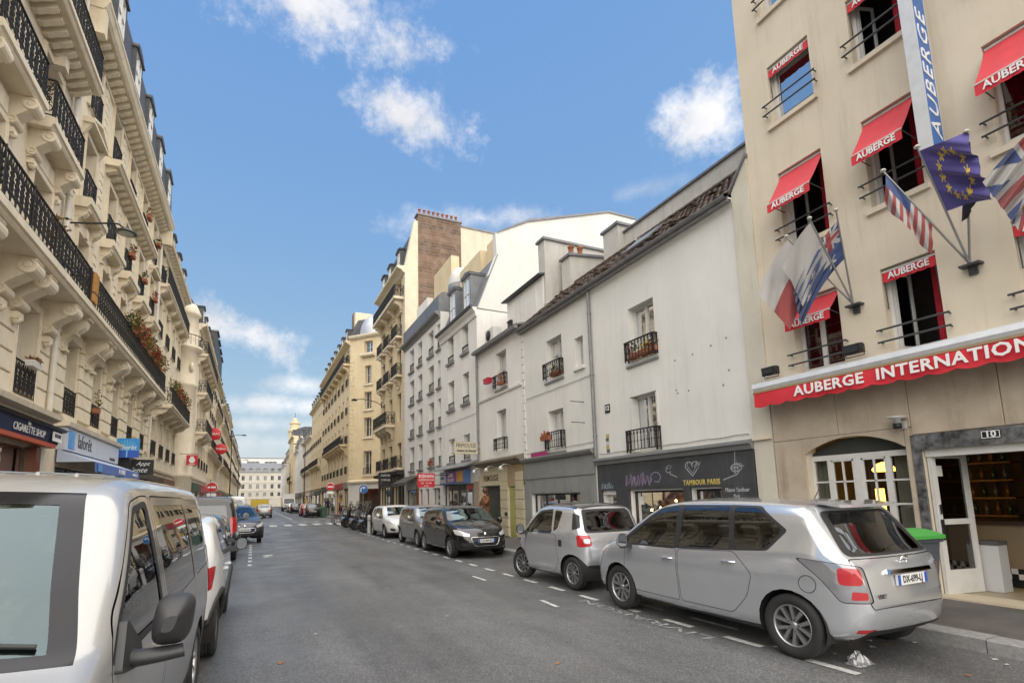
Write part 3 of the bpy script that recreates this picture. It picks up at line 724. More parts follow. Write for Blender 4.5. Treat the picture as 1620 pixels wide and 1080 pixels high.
MB().box(12.96, 13.0, 2.0, 4.5, 1.18, 2.05).build('mirror_glass', mat('mirror_silver', (.62,.60,.56), .03, 1.0), mi)
fm_ = MB(); fm_.box(12.93, 13.0, 1.92, 2.0, 1.1, 2.13); fm_.box(12.93, 13.0, 4.5, 4.58, 1.1, 2.13); fm_.box(12.93, 13.0, 2.0, 4.5, 1.1, 1.18); fm_.box(12.93, 13.0, 2.0, 4.5, 2.05, 2.13); fm_.build('mirror_frame', M_wood, mi)
shf = thing('bottle_shelf', 'wooden wall shelf of bottles behind the hostel counter', 'shelf', (0,0,0))
for k in range(4):
    MB().box(12.7, 13.05, 4.7, 5.9, 1.15+k*.33, 1.18+k*.33).build('shelf_board', M_wood, shf)
    for j in range(6):
        MB().lathe([(0,0),(.04,0),(.04,.14),(.014,.19),(.014,.25),(0,.25)], 8, (12.85, 4.85+j*.17, 1.18+k*.33)).build('bottle', mat('bottle_%d' % ((j+k) % 3), [(.03,.06,.02),(.20,.09,.02),(.12,.12,.13)][(j+k) % 3], .15), shf)
M_lamp = mat('warm_lamp_shade', (.8,.45,.05), .5, emit=(1.0,.55,.08), es=2.2)
for i, (x, y, z, lab) in enumerate(((10.9,5.85,2.10,'glowing yellow pendant lamp seen through the arched window'), (10.6,5.80,1.42,'tall yellow lit column lamp inside the arched window'))):
    t = thing('pendant_lamp' if i == 0 else 'column_lamp', lab, 'lamp', (x, y, z))
    if i == 0: MB().lathe([(.02,.12),(.12,.08),(.19,-.02),(.17,-.06),(0,-.06)], 16).build('lamp_shade', M_lamp, t); MB().tube([(0,0,.12),(0,0,.73)], .008, 6).build('cord', M_black, t)
    else: MB().lathe([(0,-.55),(.07,-.55),(.07,.30),(0,.30)], 14).build('lamp_tube', M_lamp, t); MB().lathe([(0,-1.14),(.12,-1.14),(.12,-1.1),(.03,-1.08),(.03,-.55),(0,-.55)], 12).build('lamp_base', M_black, t)
# the open glazed door leaf
dl = thing('glass_door', 'white framed glass door of the hostel standing wide open', 'door', (9.34, 4.38, .165), R(-12))
dm = MB(); w, h = .70, 2.08
dm.box(0, .09, -.025, .025, 0, h); dm.box(w-.09, w, -.025, .025, 0, h); dm.box(.09, w-.09, -.025, .025, h-.09, h); dm.box(.09, w-.09, -.025, .025, 0, .34); dm.box(.09, w-.09, -.025, .025, 1.0, 1.08)
dm.build('door_frame', M_frame, dl)
for z0, z1 in ((.34,1.0), (1.08,1.99)): MB().quad((.09,0,z0),(w-.09,0,z0),(w-.09,0,z1),(.09,0,z1)).build('pane', glass('door_glass', (.22,.24,.24), .9), dl)
MB().box(.03, .06, -.06, -.03, .78, 1.08).box(.03, .06, -.03, -.02, .80, .83).box(.03, .06, -.03, -.02, 1.03, 1.06).build('handle', M_black, dl)
MB().box(.03, .07, -.045, -.025, 1.16, 1.30).build('lock_plate', mat('brushed_steel', (.5,.5,.5), .3, 1), dl)
sh = MB(); sh.quad((.10,-.006,1.72),(.22,-.006,1.72),(.22,-.006,1.88),(.10,-.006,1.88)); sh.build('sticker', mat('pale_sticker', (.6,.6,.55), .6), dl)
wb = thing('waste_bin', 'slim grey swing-top waste bin just inside the hostel door', 'bin', (10.2, 4.12, .165))
MB().prism([(-.13,-.11),(.13,-.11),(.13,.11),(-.13,.11)], 'z', 0, .68).build('bin_body', mat('bin_grey', (.5,.5,.5), .4), wb); MB().box(-.14,.14,-.12,.12,.68,.74).build('lid', mat('bin_lid_dark', (.08,.08,.08), .4), wb)
# awning cassette and long valance
cs = thing('shop_awning', 'long white awning box with scalloped red AUBERGE INTERNATIONALE valance over hostel entrance', 'awning', (XR, -4.0, 0), R(90))
ux0, ux1 = H.u(-3.2), H.u(6.9)
M_alu = mat('white_aluminium', (.66,.67,.68), .35, .2, var=(.56,.57,.58), vscale=5)
MB().prism([(.04,3.60),(.04,3.80),(.30,3.83),(.44,3.78),(.47,3.70),(.44,3.64),(.14,3.62)], 'x', ux0, ux1).build('cassette', M_alu, cs)
MB().prism([(.34,3.585),(.47,3.60),(.47,3.63),(.34,3.63)], 'x', ux0+.05, ux1-.03).build('front_profile', M_pot and mat('tan_profile', (.33,.24,.12), .6), cs)
mb = MB(); n = 320; L_ = ux1-.03-ux0
vs = []
for i in range(n+1):
    x = ux0+L_*i/n; ph = (x-ux1)/.36*math.pi
    vs += [(x, .46, 3.60), (x, .475+.012*math.sin(x*5.1), 3.47), (x, .48+.02*math.sin(x*5.1+.5), 3.345-.035*abs(math.sin(ph)))]
mb.add(vs, [q for i in range(n) for q in ((3*i, 3*i+3, 3*i+4, 3*i+1), (3*i+1, 3*i+4, 3*i+5, 3*i+2))], 0, True)
va = mb.build('valance', M_redcloth, cs)
text('AUBERGE  INTERNATIONALE', .245, M_lettw, va, (H.u(6.02), .51, 3.475), TR, bold=.006, align='LEFT', sx=1.06, space=1.08)
MB().box(ux1-.005, ux1+.015, .04, .46, 3.60, 3.80).build('end_cap', M_alu, cs)
def flood(Y, z, rz, lab):
    t = thing('floodlight', lab, 'floodlight', H.world(H.u(Y), .26, z), R(90))
    MB().prism([(-.06,-.07),(.07,-.09),(.09,.07),(-.04,.09)], 'x', -.13, .13).build('housing', M_black, t)
    f = MB()
    for i in range(7): f.box(-.12+i*.036, -.11+i*.036, -.10, -.055, -.07, .08)
    f.build('cooling_fins', M_black, t)
    MB().box(-.115, .115, .075, .092, -.06, .055).build('lens', mat('dark_lens', (.03,.035,.04), .1), t)
    mb = MB().tube([(-.145,0,0),(-.145,-.02,-.12),(.145,-.02,-.12),(.145,0,0)], .01, 6); mb.build('bracket', M_iron_r, t)
flood(6.62, 4.02, 0, 'black floodlight standing at the left end of the white awning box')
flood(5.08, 4.03, 0, 'black floodlight on the awning box between the two first-floor windows')
ol = thing('wall_lamp', 'grey saucer wall lamp beside the arched hostel window', 'lamp', H.world(H.u(4.62), .05, 2.74), R(90))
MB().box(-.05,.05,-.02,.04,-.10,.02).build('back_plate', M_alu, ol); MB().lathe([(0,.09),(.14,.085),(.15,.075),(.05,.05),(.05,-.02),(0,-.02)], 14, (0,.14,0)).build('saucer', M_alu, ol); MB().lathe([(0,-.10),(.055,-.10),(.055,-.02),(0,-.02)], 12, (0,.14,0)).build('lamp_body', M_black, ol)
# vertical hanging sign
vsn = thing('hanging_sign', 'tall white and blue vertical AUBERGE box sign on hostel front', 'sign', (8.76, 3.53, 6.55))
MB().box(0, .36, .004, .17, 0, 6.0).build('sign_case', M_alu, vsn)
M_blue = mat('sign_blue', (.03,.13,.42), .35)
bf = MB().box(.03, .33, 0, .006, .02, 5.98).build('blue_face', M_blue, vsn)
for k in range(2): text('AUBERGE', .34, M_lettw, bf, (.18, -.003, .2+k*3.2), (math.pi/2, -math.pi/2, 0), shear=.25, align='LEFT', sx=1.3, space=1.15)
for z in (.4, 2.75, 5.4): MB().tube([(.36,.09,z),(.56,.09,z)], .02, 8).build('stay', M_iron_r, vsn)
# flags
M_flagb = mat('eu_flag_blue', (.085,.07,.26), .8, sheen=.3); M_flagy = mat('flag_gold', (.65,.45,.04), .6); M_flagr = mat('flag_red', (.34,.07,.07), .8, sheen=.3); M_flagw = mat('flag_white', (.50,.48,.46), .8, sheen=.3); M_flagn = mat('flag_navy', (.055,.085,.22), .8, sheen=.3); M_flagk = mat('flag_black', (.02,.02,.03), .7)
M_pole = mat('flag_pole_metal', (.35,.35,.35), .35, .7); M_knob = mat('pole_knob', (.6,.58,.52), .4)
def flag(base, tip, s0, s1, fly, flen, lab, pattern, seed=0, furl=0.0, sag=.25, n=(18, 22)):
    base, tip = Vector(base), Vector(tip)
    t = thing('flag', lab, 'flag', base); d = tip-base; rn = random.Random(seed); fly = Vector(fly).normalized()
    MB().tube([(0,0,0), tuple(d)], .016, 8, r2=.012).build('pole', M_pole, t); MB().lathe([(0,0),(.035,0),(.038,.02),(.02,.035),(0,.035)], 10, tuple(d)).build('finial', M_knob, t)
    nu, nv = n; side = d.cross(fly).normalized(); vs = []
    for i in range(nu+1):
        a = s0+(s1-s0)*i/nu; p = d*a
        for j in range(nv+1):
            q = j/nv
            w = math.sin(q*5.5+i*.35+seed)*.07*q+math.sin(q*11+i*.8+seed*2)*.025*q
            pos = p+fly*(flen*q)*(1-furl*.4)+side*w+Vector((0,0,-sag*q*q*flen))
            if furl: pos = pos.lerp(p+Vector((0,0,-.5*flen*q))+side*w*1.2, furl)
            vs.append(pos)
    fs = []; mb = MB(); mats = [M_flagb, M_flagy, M_flagr, M_flagw, M_flagn, M_flagk]
    for i in range(nu):
        for j in range(nv):
            k = i*(nv+1)+j; mb.add([], []); mb.f.append([k, k+1, k+nv+2, k+nv+1]); mb.mi.append(pattern((i+.5)/nu, (j+.5)/nv)); mb.sm.append(True)
    mb.v = [tuple(q) for q in vs]; return mb.build('cloth', mats, t)
def star(cx, cy, rx, ry, u, v):
    dx, dy = (v-cx)/rx, (u-cy)/ry; r = math.hypot(dx, dy); a = math.atan2(dy, dx)
    return r < .62+.38*math.cos(5*a)
def p_eu(u, v): return 1 if any(star(.5+.27*math.cos(k*math.pi/6), .5+.36*math.sin(k*math.pi/6), .06, .09, u, v) for k in range(12)) else 0
def p_us(u, v): return 4 if (u > .46 and v < .42) else (2 if int(u*13) % 2 == 0 else 3)
def p_fr(u, v): return 2 if v < .33 else 3 if v < .66 else 4
def p_bw(u, v): return 2 if u < .5 else 3
def p_au(u, v):
    if u > .5 and v < .45:
        a, b = (u-.5)*2, v/.45
        if abs(a-.5) < .1 or abs(b-.5) < .1: return 2
        if abs(a-.5) < .17 or abs(b-.5) < .17 or abs(a-b) < .12 or abs(a+b-1) < .12: return 3
        return 4
    for c in ((.24,.25,.11,.14), (.74,.8,.06,.09), (.74,.25,.06,.09), (.6,.55,.06,.09), (.88,.6,.06,.09)):
        if star(*c, u, v): return 3
    return 4
def p_uk(u, v):
    if abs(u-.5) < .09 or abs(v-.5) < .06: return 2
    if abs(u-.5) < .16 or abs(v-.5) < .11 or abs(u-v) < .05: return 3
    if abs(u-v) < .13 or abs(u+v-1) < .13: return 3 if abs(u+v-1) > .05 else 2
    return 4
b1, b2, b3 = (9.2, 5.09, 4.84), (9.2, 3.50, 4.87), (9.2, 1.9, 4.9)
flag(b1, (8.35, 5.56, 6.12), .45, .97, (-.25,.95,-.75), .75, 'red and white flag on the leftmost pole of the left cluster', p_bw, 1, sag=.5, n=(24,26))
flag(b1, (8.22, 5.05, 6.16), .50, .97, (-.1,1,-.6), .62, 'plain white flag on the middle pole of the left cluster', lambda u, v: 3, 2, sag=.4)
flag(b1, (8.45, 4.76, 6.20), .50, .90, (-.1,1,-.62), .95, 'navy flag with union canton and white stars on left cluster', p_au, 3, sag=.45, n=(70,90))
flag(b2, (8.35, 3.99, 6.38), .42, .97, (0,.5,-1), .75, 'red and white striped flag with blue canton drooping from its pole', p_us, 4, furl=.75, n=(26,26))
flag(b2, (8.15, 3.46, 6.35), .46, .97, (.05,-1,-.05), .50, 'blue European flag with a ring of gold stars', p_eu, 5, sag=.12, n=(48,56))
flag(b2, (8.5, 3.06, 6.40), .45, .97, (0,.3,-1), .40, 'dark furled flag on the rightmost pole beside the blue flag', lambda u, v: 5, 6, furl=.95)
flag(b3, (8.3, 2.1, 6.1), .45, .97, (-.1,1,-.35), .85, 'union flag of red white and blue at the right edge', p_uk, 7, sag=.3, n=(80,90))
for b in (b1, b2, b3):
    fp = thing('flag_holder', 'iron flagpole socket under the %s flag cluster' % ('left' if b is b1 else 'middle' if b is b2 else 'right'), 'flag holder', b)
    MB().box(-.04, .1, -.12, .12, -.03, .0).box(.06, .1, -.05, .05, -.15, .0).build('socket', M_iron_r, fp)
# ================================================================ RIGHT SIDE: low white houses
# --- number 12 : white house with tambour shop
A = Fac('white_house', 'low white rendered house number 12 with tiled roof and dark graffitied shop', 'building', 'R', 7.30, 12.63, XR)
A.window(9.92, 10.92, 5.25, 6.80, dep=.24, bars=0, leaves=2)
A.window(10.02, 11.06, 2.80, 4.34, dep=.24, bars=0, leaves=2)
sA = [A.op(9.30, 11.22, .55, 1.80), A.op(8.20, 9.06, .15, 1.80), A.op(11.80, 12.42, .15, 1.72)]
A.wall(0, 8.05, M_white, D=3.3, dep=.24)
def flowerbox(fac, Yc, w, z, out, seed, mats=(M_leaf, M_leafr), lab='', h=.22, pot=None, cat='flower box'):
    t = thing('flower_box', lab, cat, fac.world(fac.u(Yc), out, z), fac.root.rotation_euler.z)
    MB().prism([(-.075,.0),(.075,0),(.095,.15),(-.095,.15)], 'x', -w/2, w/2).build('planter', pot or M_pot, t)
    foliage('plant', t, (0,0,.15+h*.5), (w*.5,.13,h*.6), int(70*w/.4), list(mats), .085, seed)
def iron_guard(fac, Ya, Yb, z, h=.55, out=.14):
    w = abs(Yb-Ya)+.12; return fac.rail((Ya+Yb)/2, w, z, h, 'bars', out, sides=out, name='window_railing')
iron_guard(A, 9.92, 10.92, 5.28); iron_guard(A, 10.02, 11.06, 2.82, .6)
flowerbox(A, 10.25, .42, 5.34, .02, 3, (M_leafy, M_leaf), 'yellow flowering plant in a pot on the upper sill of number 12')
flowerbox(A, 10.75, .30, 5.34, .02, 4, (M_leaf, M_leafr), 'small pot with sparse green plant on number 12 sill', h=.3)
flowerbox(A, 9.98, .26, 5.34, .02, 5, (M_leaff, M_leafr), 'rust coloured potted plant at the right of number 12 sill', h=.34)
for y0 in (9.98, 10.98):
    a, b = A.rng(y0, y0+.05); MB().box(a, b, -.22, .03, 2.84, 4.30).build('shutter', M_frame, A.root)
MB().prism([(-.06,0),(0,0),(.02,.06),(.05,.10),(.14,.13),(.14,.2),(-.06,.2)], 'x', 0, A.W).build('eaves_moulding', M_white, A.root, (0,0,7.86))
pl2 = A.box('number_plate', 11.92, 12.14, .0, .02, 4.07, 4.32, M_black); A.text('12', .2, M_lettw, 12.03, .024, 4.2, parent=pl2, bold=.003)
# shop front of number 12
M_chalk = mat('charcoal_shopfront', (.055,.058,.062), .7, var=(.035,.037,.04), vscale=2, streak=.7, streak_col=(.13,.13,.13))
def board(Ya, Yb, z0, z1, nm='shopfront_panel', m=M_chalk, d=.07): A.box(nm, Ya, Yb, 0, d, z0, z1, m, bev=.006)
board(7.32, 12.60, 1.84, 2.58, 'fascia'); board(11.24, 11.78, .15, 1.84); board(9.08, 9.28, .15, 1.84); board(7.32, 8.18, .15, 1.84); board(9.28, 11.24, .15, .55); board(12.44, 12.60, .15, 1.84)
A.prof('shop_cornice', 7.30, 12.62, [(0,2.58),(.10,2.58),(.14,2.66),(.20,2.70),(.20,2.76),(0,2.80)], M_grey)
M_chalkw = mat('chalk_white', (.42,.43,.45), .8); M_purple = mat('purple_spray', (.36,.28,.44), .8); M_cyan = mat('pale_blue_spray', (.40,.52,.58), .8)
lt = A.text('TAMBOUR PARIS', .165, mat('gold_lettering', (.55,.42,.12), .5), 8.72, .074, 1.95, bold=.004, sx=.78, space=1.12)
def stroke(pts, Y, z, s, m, w=.016, name='chalk_drawing'):
    # freehand line on the fascia, pts read left to right
    x0 = A.u(Y); q = [(x0-p[0]*s, z+p[1]*s) for p in pts]
    return MB().ribbon(q, w, .071, .0735).build(name, m, A.root)
rn = random.Random(11)
def arc_pts(cx, cy, rx, ry, a0, a1, n=10): return [(cx+rx*math.cos(R(a0+(a1-a0)*i/n)), cy+ry*math.sin(R(a0+(a1-a0)*i/n))) for i in range(n+1)]
heart = [(0,-.5)]+arc_pts(-.3,.2,.3,.28,200,20)+[(0,.1)]+arc_pts(.3,.2,.3,.28,160,-20)+[(0,-.5)]
stroke(heart, 8.95, 2.27, .34, M_chalkw); stroke([(p[0]*.7, p[1]*.8+.1) for p in heart], 8.95, 2.27, .34, M_chalkw, .008)
stroke([(.2,.1),(.5,.5),(.42,.2),(.75,.45),(.5,0)], 8.95, 2.27, .34, M_chalkw)
stroke(arc_pts(0,0,.3,.2,90,330)+[(.1,-.3),(.9,-.6)], 9.7, 2.28, .3, M_chalkw); stroke([(-.3,.2),(0,.4),(.35,.3),(.1,.05)], 9.7, 2.28, .3, M_chalkw, .01)
stroke(arc_pts(0,0,.34,.2,0,360,14), 7.75, 2.22, .4, M_chalkw); stroke([(-.1,-.3),(0,.9),(.1,-.2),(-.3,.0),(.5,.1),(.0,-.35),(-.9,-.6)], 7.75, 2.22, .4, M_chalkw); stroke([(-.25,.1),(.3,-.1),(.35,.2),(-.1,.25)], 7.75, 2.22, .4, M_chalkw, .009)
tagp = [(0,0),(.05,.6),(.2,.1),(.35,.65),(.45,.0),(.6,.5),(.7,.45),(.62,.1),(.8,.0),(.95,.55),(1.0,.0),(1.15,.6),(1.25,.0),(1.3,.7),(1.45,.05),(1.6,.5),(1.75,.0),(1.9,.3)]
stroke(tagp, 11.32, 1.93, .52, M_purple, .02, 'purple_graffiti'); stroke([(p[0]+.04, p[1]*.8+.05) for p in tagp], 11.3, 1.95, .52, M_purple, .012, 'purple_graffiti')
stroke([(1.9,.3)]+arc_pts(2.3,.3,.35,.25,200,-20)+[(2.5,.05),(2.2,.1)], 11.32, 1.98, .5, M_purple, .015, 'purple_graffiti')
stroke([(p[0]*.5, p[1]*.5) for p in tagp], 12.4, 1.88, .55, M_cyan, .014, 'blue_graffiti')
A.text('Maison Tambour', .125, M_chalkw, 7.78, .074, 1.76, shear=.3, sx=.7); A.text('Paris', .12, M_chalkw, 7.80, .074, 1.63, shear=.3, sx=.7)
M_gold = mat('warm_shop_interior', (.40,.20,.08), .7, var=(.12,.07,.04), vscale=5)
def shopwin(fac, Ya, Yb, z0, z1, fm, interior, dep=.16, mull=0, gm=None, name='shop_window'):
    a, b = fac.rng(Ya, Yb); t = .05; m = MB()
    m.box(a, a+t, -dep-.03, -dep+.03, z0, z1); m.box(b-t, b, -dep-.03, -dep+.03, z0, z1); m.box(a+t, b-t, -dep-.03, -dep+.03, z0, z0+t); m.box(a+t, b-t, -dep-.03, -dep+.03, z1-t, z1)
    for k in range(mull): x = a+(b-a)*(k+1)/(mull+1); m.box(x-.025, x+.025, -dep-.03, -dep+.03, z0+t, z1-t)
    o = m.build(name, fm, fac.root)
    for k in range(mull+1):
        x0, x1 = a+(b-a)*k/(mull+1)+.03, a+(b-a)*(k+1)/(mull+1)-.03
        MB().quad((x0,-dep,z0+t),(x1,-dep,z0+t),(x1,-dep,z1-t),(x0,-dep,z1-t)).build('pane', gm or M_shopglass, o)
    if interior: MB().box(a+.02, b-.02, -dep-.75, -dep-.7, z0, z1).build('display_back', interior, o)
    return o
sw = shopwin(A, 9.30, 11.22, .55, 1.80, M_black, M_gold); shopwin(A, 8.20, 9.06, .15, 1.80, M_black, M_gold, name='shop_door'); shopwin(A, 11.80, 12.42, .15, 1.72, M_frame, M_dark, name='side_door')
rn = random.Random(4); bulbs = mat('shop_bulb', (1,.7,.35), .4, emit=(1,.55,.2), es=14)
for i in range(7):
    o = thing('shop_bulb_lamp', 'small warm bulb glowing inside the dark shop window', 'lamp', (XR+.45+rn.random()*.2, 9.5+i*.25, 1.25+rn.random()*.35), 0, 'bulbs in the dark shop window')
    MB().sphere((0,0,0), .035, 10, 6).build('bulb', bulbs, o); MB().tube([(0,0,.02),(0,0,.4)], .004, 4).build('cord', M_black, o)
for i in range(9):
    o = thing('leather_bag', 'small leather bag displayed inside the dark shop window', 'bag', (XR+.42+rn.random()*.25, 9.45+i*.2, .62+(i % 3)*.2), R(90), 'bags in the dark shop window')
    MB().prism([(-.07,0),(.07,0),(.06,.13),(-.06,.13)], 'y', -.03, .03).build('bag_body', mat('leather_%d' % (i % 3), [(.22,.10,.04),(.30,.22,.10),(.05,.04,.04)][i % 3], .5), o)
    MB().tube([(-.04,0,.13),(-.03,0,.19),(.03,0,.19),(.04,0,.13)], .007, 5).build('strap', M_black, o)
for (ya, z, w, h) in ((11.0,1.55,.18,.22), (9.42,1.62,.10,.12)):
    a = A.u(ya); MB().quad((a-w/2,-.15,z-h/2),(a+w/2,-.15,z-h/2),(a+w/2,-.15,z+h/2),(a-w/2,-.15,z+h/2)).build('notice', M_lettw, sw)
# small stains and an oval grey paste-up beside the pipe
stroke([], 0, 0, 0, M_chalkw) if False else None
for k in range(5):
    A.box('paste_up', 12.03+(k % 2)*.02, 12.17+(k % 2)*.02, 0, .008, 2.92+k*.11, 3.02+k*.11, mat('paste_up_%d' % (k % 3), [(.12,.12,.12),(.45,.36,.12),(.5,.5,.48)][k % 3], .8))
for k in range(9):
    y, z = rn.uniform(7.6, 9.6), rn.uniform(3.0, 5.2); x = A.u(y); MB().lathe([(0,.002),(.03,.002)], 7, (x,0,z), 'y').build('wall_plug', mat('plug_grey', (.28,.27,.26), .9), A.root)
# party pier between number 12 and the hostel
PI_ = Fac('party_pier', 'pale cream rendered pier between white house and hostel', 'wall', 'R', 6.875, 7.295, XR)
MB().prism([(.0,0),(PI_.W,0),(PI_.W,8.15),(0,8.75)], 'y', -3, .045).build('pier', mat('pale_cream_render', (.62,.585,.49), .85, var=(.54,.50,.41), vscale=1, streak=.7, streak_col=(.30,.27,.21)), PI_.root)
MB().prism([(-.03,8.75),(PI_.W+.04,8.16),(PI_.W+.04,8.22),(-.03,8.82)], 'y', -3, .10).build('coping', M_zinc, PI_.root)
PI_.box('pier_cap', 6.88, 7.29, .045, .10, 2.74, 2.80, M_stone2)
A.pipe(12.60, 2.85, 7.95); 
# tiled roof over the two low houses
def tiled_roof(fac, Ya, Yb, y0, z0, y1, z1):
    a, b = fac.rng(Ya, Yb); S_ = math.hypot(y1-y0, z1-z0); d = Vector((0, (y1-y0)/S_, (z1-z0)/S_)); nrm = Vector((0, -d.z, d.y)); nrm = nrm if nrm.z > 0 else -nrm
    rf = MB().quad((a,y0,z0),(b,y0,z0),(b,y1,z1),(a,y1,z1)).quad((a,y1,z1),(b,y1,z1),(b,y1-3,z0),(a,y1-3,z0)).build('roof', M_tile, fac.root)
    m = MB(); rn = random.Random(2); nr, nc = int(S_/.17), int((b-a)/.19)
    for r in range(nr):
        for c in range(nc):
            x = a+(c+(.5 if r % 2 else 0))*.19; s = r*.17
            if x+.19 > b: continue
            lift = rn.uniform(.028,.05)+(.05 if rn.random() < .05 else 0); w = .178; l = .23
            o = Vector((x, y0, z0))+d*(s-.02)+nrm*lift
            e = d*l-nrm*(lift*.75); th = nrm*-.022; up_ = nrm*.016
            vs = []
            for q in (0, 1):
                base = o+e*q; vs += [base, base+Vector((w*.5,0,0))+up_, base+Vector((w,0,0)), base+th, base+Vector((w,0,0))+th]
            m.add(vs, [(0,1,6,5),(1,2,7,6),(0,3,4,2,1),(0,5,8,3),(2,4,9,7)], 1 if rn.random() < .25 else 0)
    tag(m.build('roof_tile', [M_tile, mat('weathered_tile', (.17,.125,.095), .9, var=(.09,.07,.055), vscale=7)], rf), kind='stuff')
    rd_ = MB()
    for i in range(int((b-a)/.34)):
        x = a+i*.34; rd_.lathe([(.10,0),(.115,.36)], 7, (x, y1, z1-.02), 'x', ang=math.pi)
    tag(rd_.build('ridge_tile', M_tile, rf), kind='stuff')
    g = MB(); g.lathe([(.075,0),(.075,b-a)], 8, (a, y0+.03, z0-.02), 'x', ang=math.pi, a0=math.pi); g.box(a, b, y0-.12, y0-.0, z0-.16, z0-.1); g.build('gutter', M_pipe, rf)
    return rf
tiled_roof(A, 7.30, 12.62, .18, 8.12, -1.95, 9.98)
sk = MB(); sk.box(0, .75, -.04, .04, 0, .02); SKL = thing('skylight', 'flat glazed skylight set into the brown tiled roof', 'skylight', (9.95, 10.3, 8.93), 0)
MB().prism([(-.35,-.30),(.35,.31),(.32,.36),(-.38,-.25)], 'y', 0, 1.1).build('skylight_frame', M_zinc, SKL); MB().prism([(-.31,-.22),(.28,.30),(.27,.31),(-.32,-.21)], 'y', .08, 1.02).build('pane', mat('skylight_pane', (.5,.55,.6), .1), SKL)
# rear wall rising behind the tiled roof
RW = thing('rear_wall', 'weathered grey white wall with zinc coping behind the tiled roof', 'wall', (12.5, 7.0, 0))
MB().box(0, .4, 0, 8.6, 6, 11.55).build('wall', M_greywhite, RW); MB().prism([(-.08,11.55),(.48,11.55),(.48,11.62),(.2,11.72),(-.08,11.62)], 'y', -.05, 8.65).build('coping', M_zinc, RW)
# --- second low white house with grey shop
B = Fac('grey_shop_house', 'low white house with quoins and closed grey shopfront', 'building', 'R', 12.635, 17.2, XR)
B.window(14.33, 15.33, 5.72, 7.15, dep=.24, bars=0); B.window(14.40, 15.36, 3.26, 4.63, dep=.24, bars=0); B.window(13.10, 13.55, 5.76, 6.74, dep=.2, bars=0, leaves=1)
B.op(13.6, 16.7, .6, 1.80)
B.wall(0, 8.05, M_white, D=3.3)
B.box('sill', 13.04, 13.62, 0, .07, 5.66, 5.75, M_white)
iron_guard(B, 14.33, 15.33, 5.75); iron_guard(B, 14.40, 15.36, 3.28, .6)
flowerbox(B, 14.8, .35, 5.78, .02, 8, (M_leaf, M_leaff), 'terracotta pot with leafy plant on the upper sill above grey shop')
flowerbox(B, 14.45, .22, 5.78, .05, 9, (M_leaf,), 'tall green plant at the right of the sill above grey shop', h=.5)
flowerbox(B, 15.3, .55, 3.62, .16, 10, (M_leaff, M_leafr), 'red brown window box hung on the lower railing above grey shop', h=.12)
for k in range(16): B.box('quoin', 16.98 if k % 2 else 17.02, 17.195, 0, .03, 3.15+k*.30, 3.41+k*.30, M_white, bev=.006)
tiled_roof(B, 12.63, 17.2, .18, 8.12, -1.95, 9.98)
M_gshop = mat('grey_shop_paint', (.26,.265,.255), .7, var=(.20,.205,.195), vscale=1.5, streak=.7, streak_col=(.13,.125,.115))
for q in ((12.75,17.15,2.34,2.95,.08,'fascia'), (12.75,13.55,.15,2.30,.06,'shopfront_panel'), (16.72,17.15,.15,2.30,.06,'shopfront_panel'), (13.57,16.70,1.82,2.30,.05,'shutter_box'), (13.57,16.70,.15,.6,.05,'shopfront_panel')):
    B.box(q[5], q[0], q[1], 0, q[4], q[2], q[3], M_gshop, bev=.008)
B.prof('shop_cornice', 12.66, 17.18, [(0,2.95),(.14,2.95),(.20,3.0),(.24,3.06),(.24,3.10),(0,3.14)], M_gshop)
gs = shopwin(B, 13.6, 16.7, .6, 1.80, M_black, mat('dim_shop', (.06,.065,.065), .8, var=(.15,.15,.14), vscale=3), mull=3)
B.text('U', .5, M_chalkw, 16.1, -.14, 1.45, parent=gs); B.text('OVER', .3, mat('red_window_lettering', (.5,.03,.03), .5), 15.9, -.14, 1.15, parent=gs, sx=.8)
B.box('pink_sign', 15.3, 16.4, .14, .17, 3.12, 3.26, mat('magenta_paint', (.35,.03,.14), .6))
for y in (13.2,): 
    for z in (3.95, 4.6): MB().tube([(B.u(y),0,z),(B.u(y),.5,z)], .012, 6).build('iron_hook', M_iron, B.root)
# --- third low house: beauty salon
D = Fac('salon_house', 'narrow low white house with ivory beauty salon shopfront', 'building', 'R', 17.205, 21.5, XR)
D.window(18.52, 19.52, 6.28, 7.80, dep=.26, bars=0); D.window(18.66, 19.56, 3.62, 5.32, dep=.26, bars=0)
D.op(19.30, 21.30, .15, 2.20); D.op(17.95,18.55,.15,2.12)
D.wall(0, 8.35, M_white2, D=3.3)
D.prof('string_course', 17.21, 21.5, [(0,5.98),(.05,5.98),(.07,6.06),(0,6.09)], M_white2)
iron_guard(D, 18.52, 19.52, 6.30, .5); iron_guard(D, 18.66, 19.56, 3.64, .5)
flowerbox(D, 18.75, .5, 6.32, .12, 12, (M_leaff, M_leaf, M_leafr), 'bushy orange flowers on the salon house upper railing', h=.4)
tb = thing('red_box', 'bright red box hung on the salon house upper railing', 'box', D.world(D.u(19.75), .3, 6.55), R(90)); MB().prism([(-.22,0),(.22,0),(.25,.2),(-.25,.2)], 'y', -.1, .1).build('box_body', mat('bright_red_plastic', (.5,.02,.05), .4), tb); MB().box(-.26,.26,-.11,.11,.2,.225).build('rim', mat('bright_red_plastic', (.5,.02,.05), .4), tb)
D.prof('roof_slope', 17.2, 21.55, [(.25,8.35),(.25,8.42),(-3.2,9.3),(-3.2,9.2)], M_zinc)
D.prof('gutter', 17.2, 21.55, [(.12,8.25),(.28,8.25),(.30,8.36),(.12,8.36)], M_pipe)
D.pipe(21.42, 3.3, 8.3)
M_ivory = mat('ivory_shop_stone', (.55,.49,.34), .7, var=(.46,.40,.27), vscale=2, streak=.5)
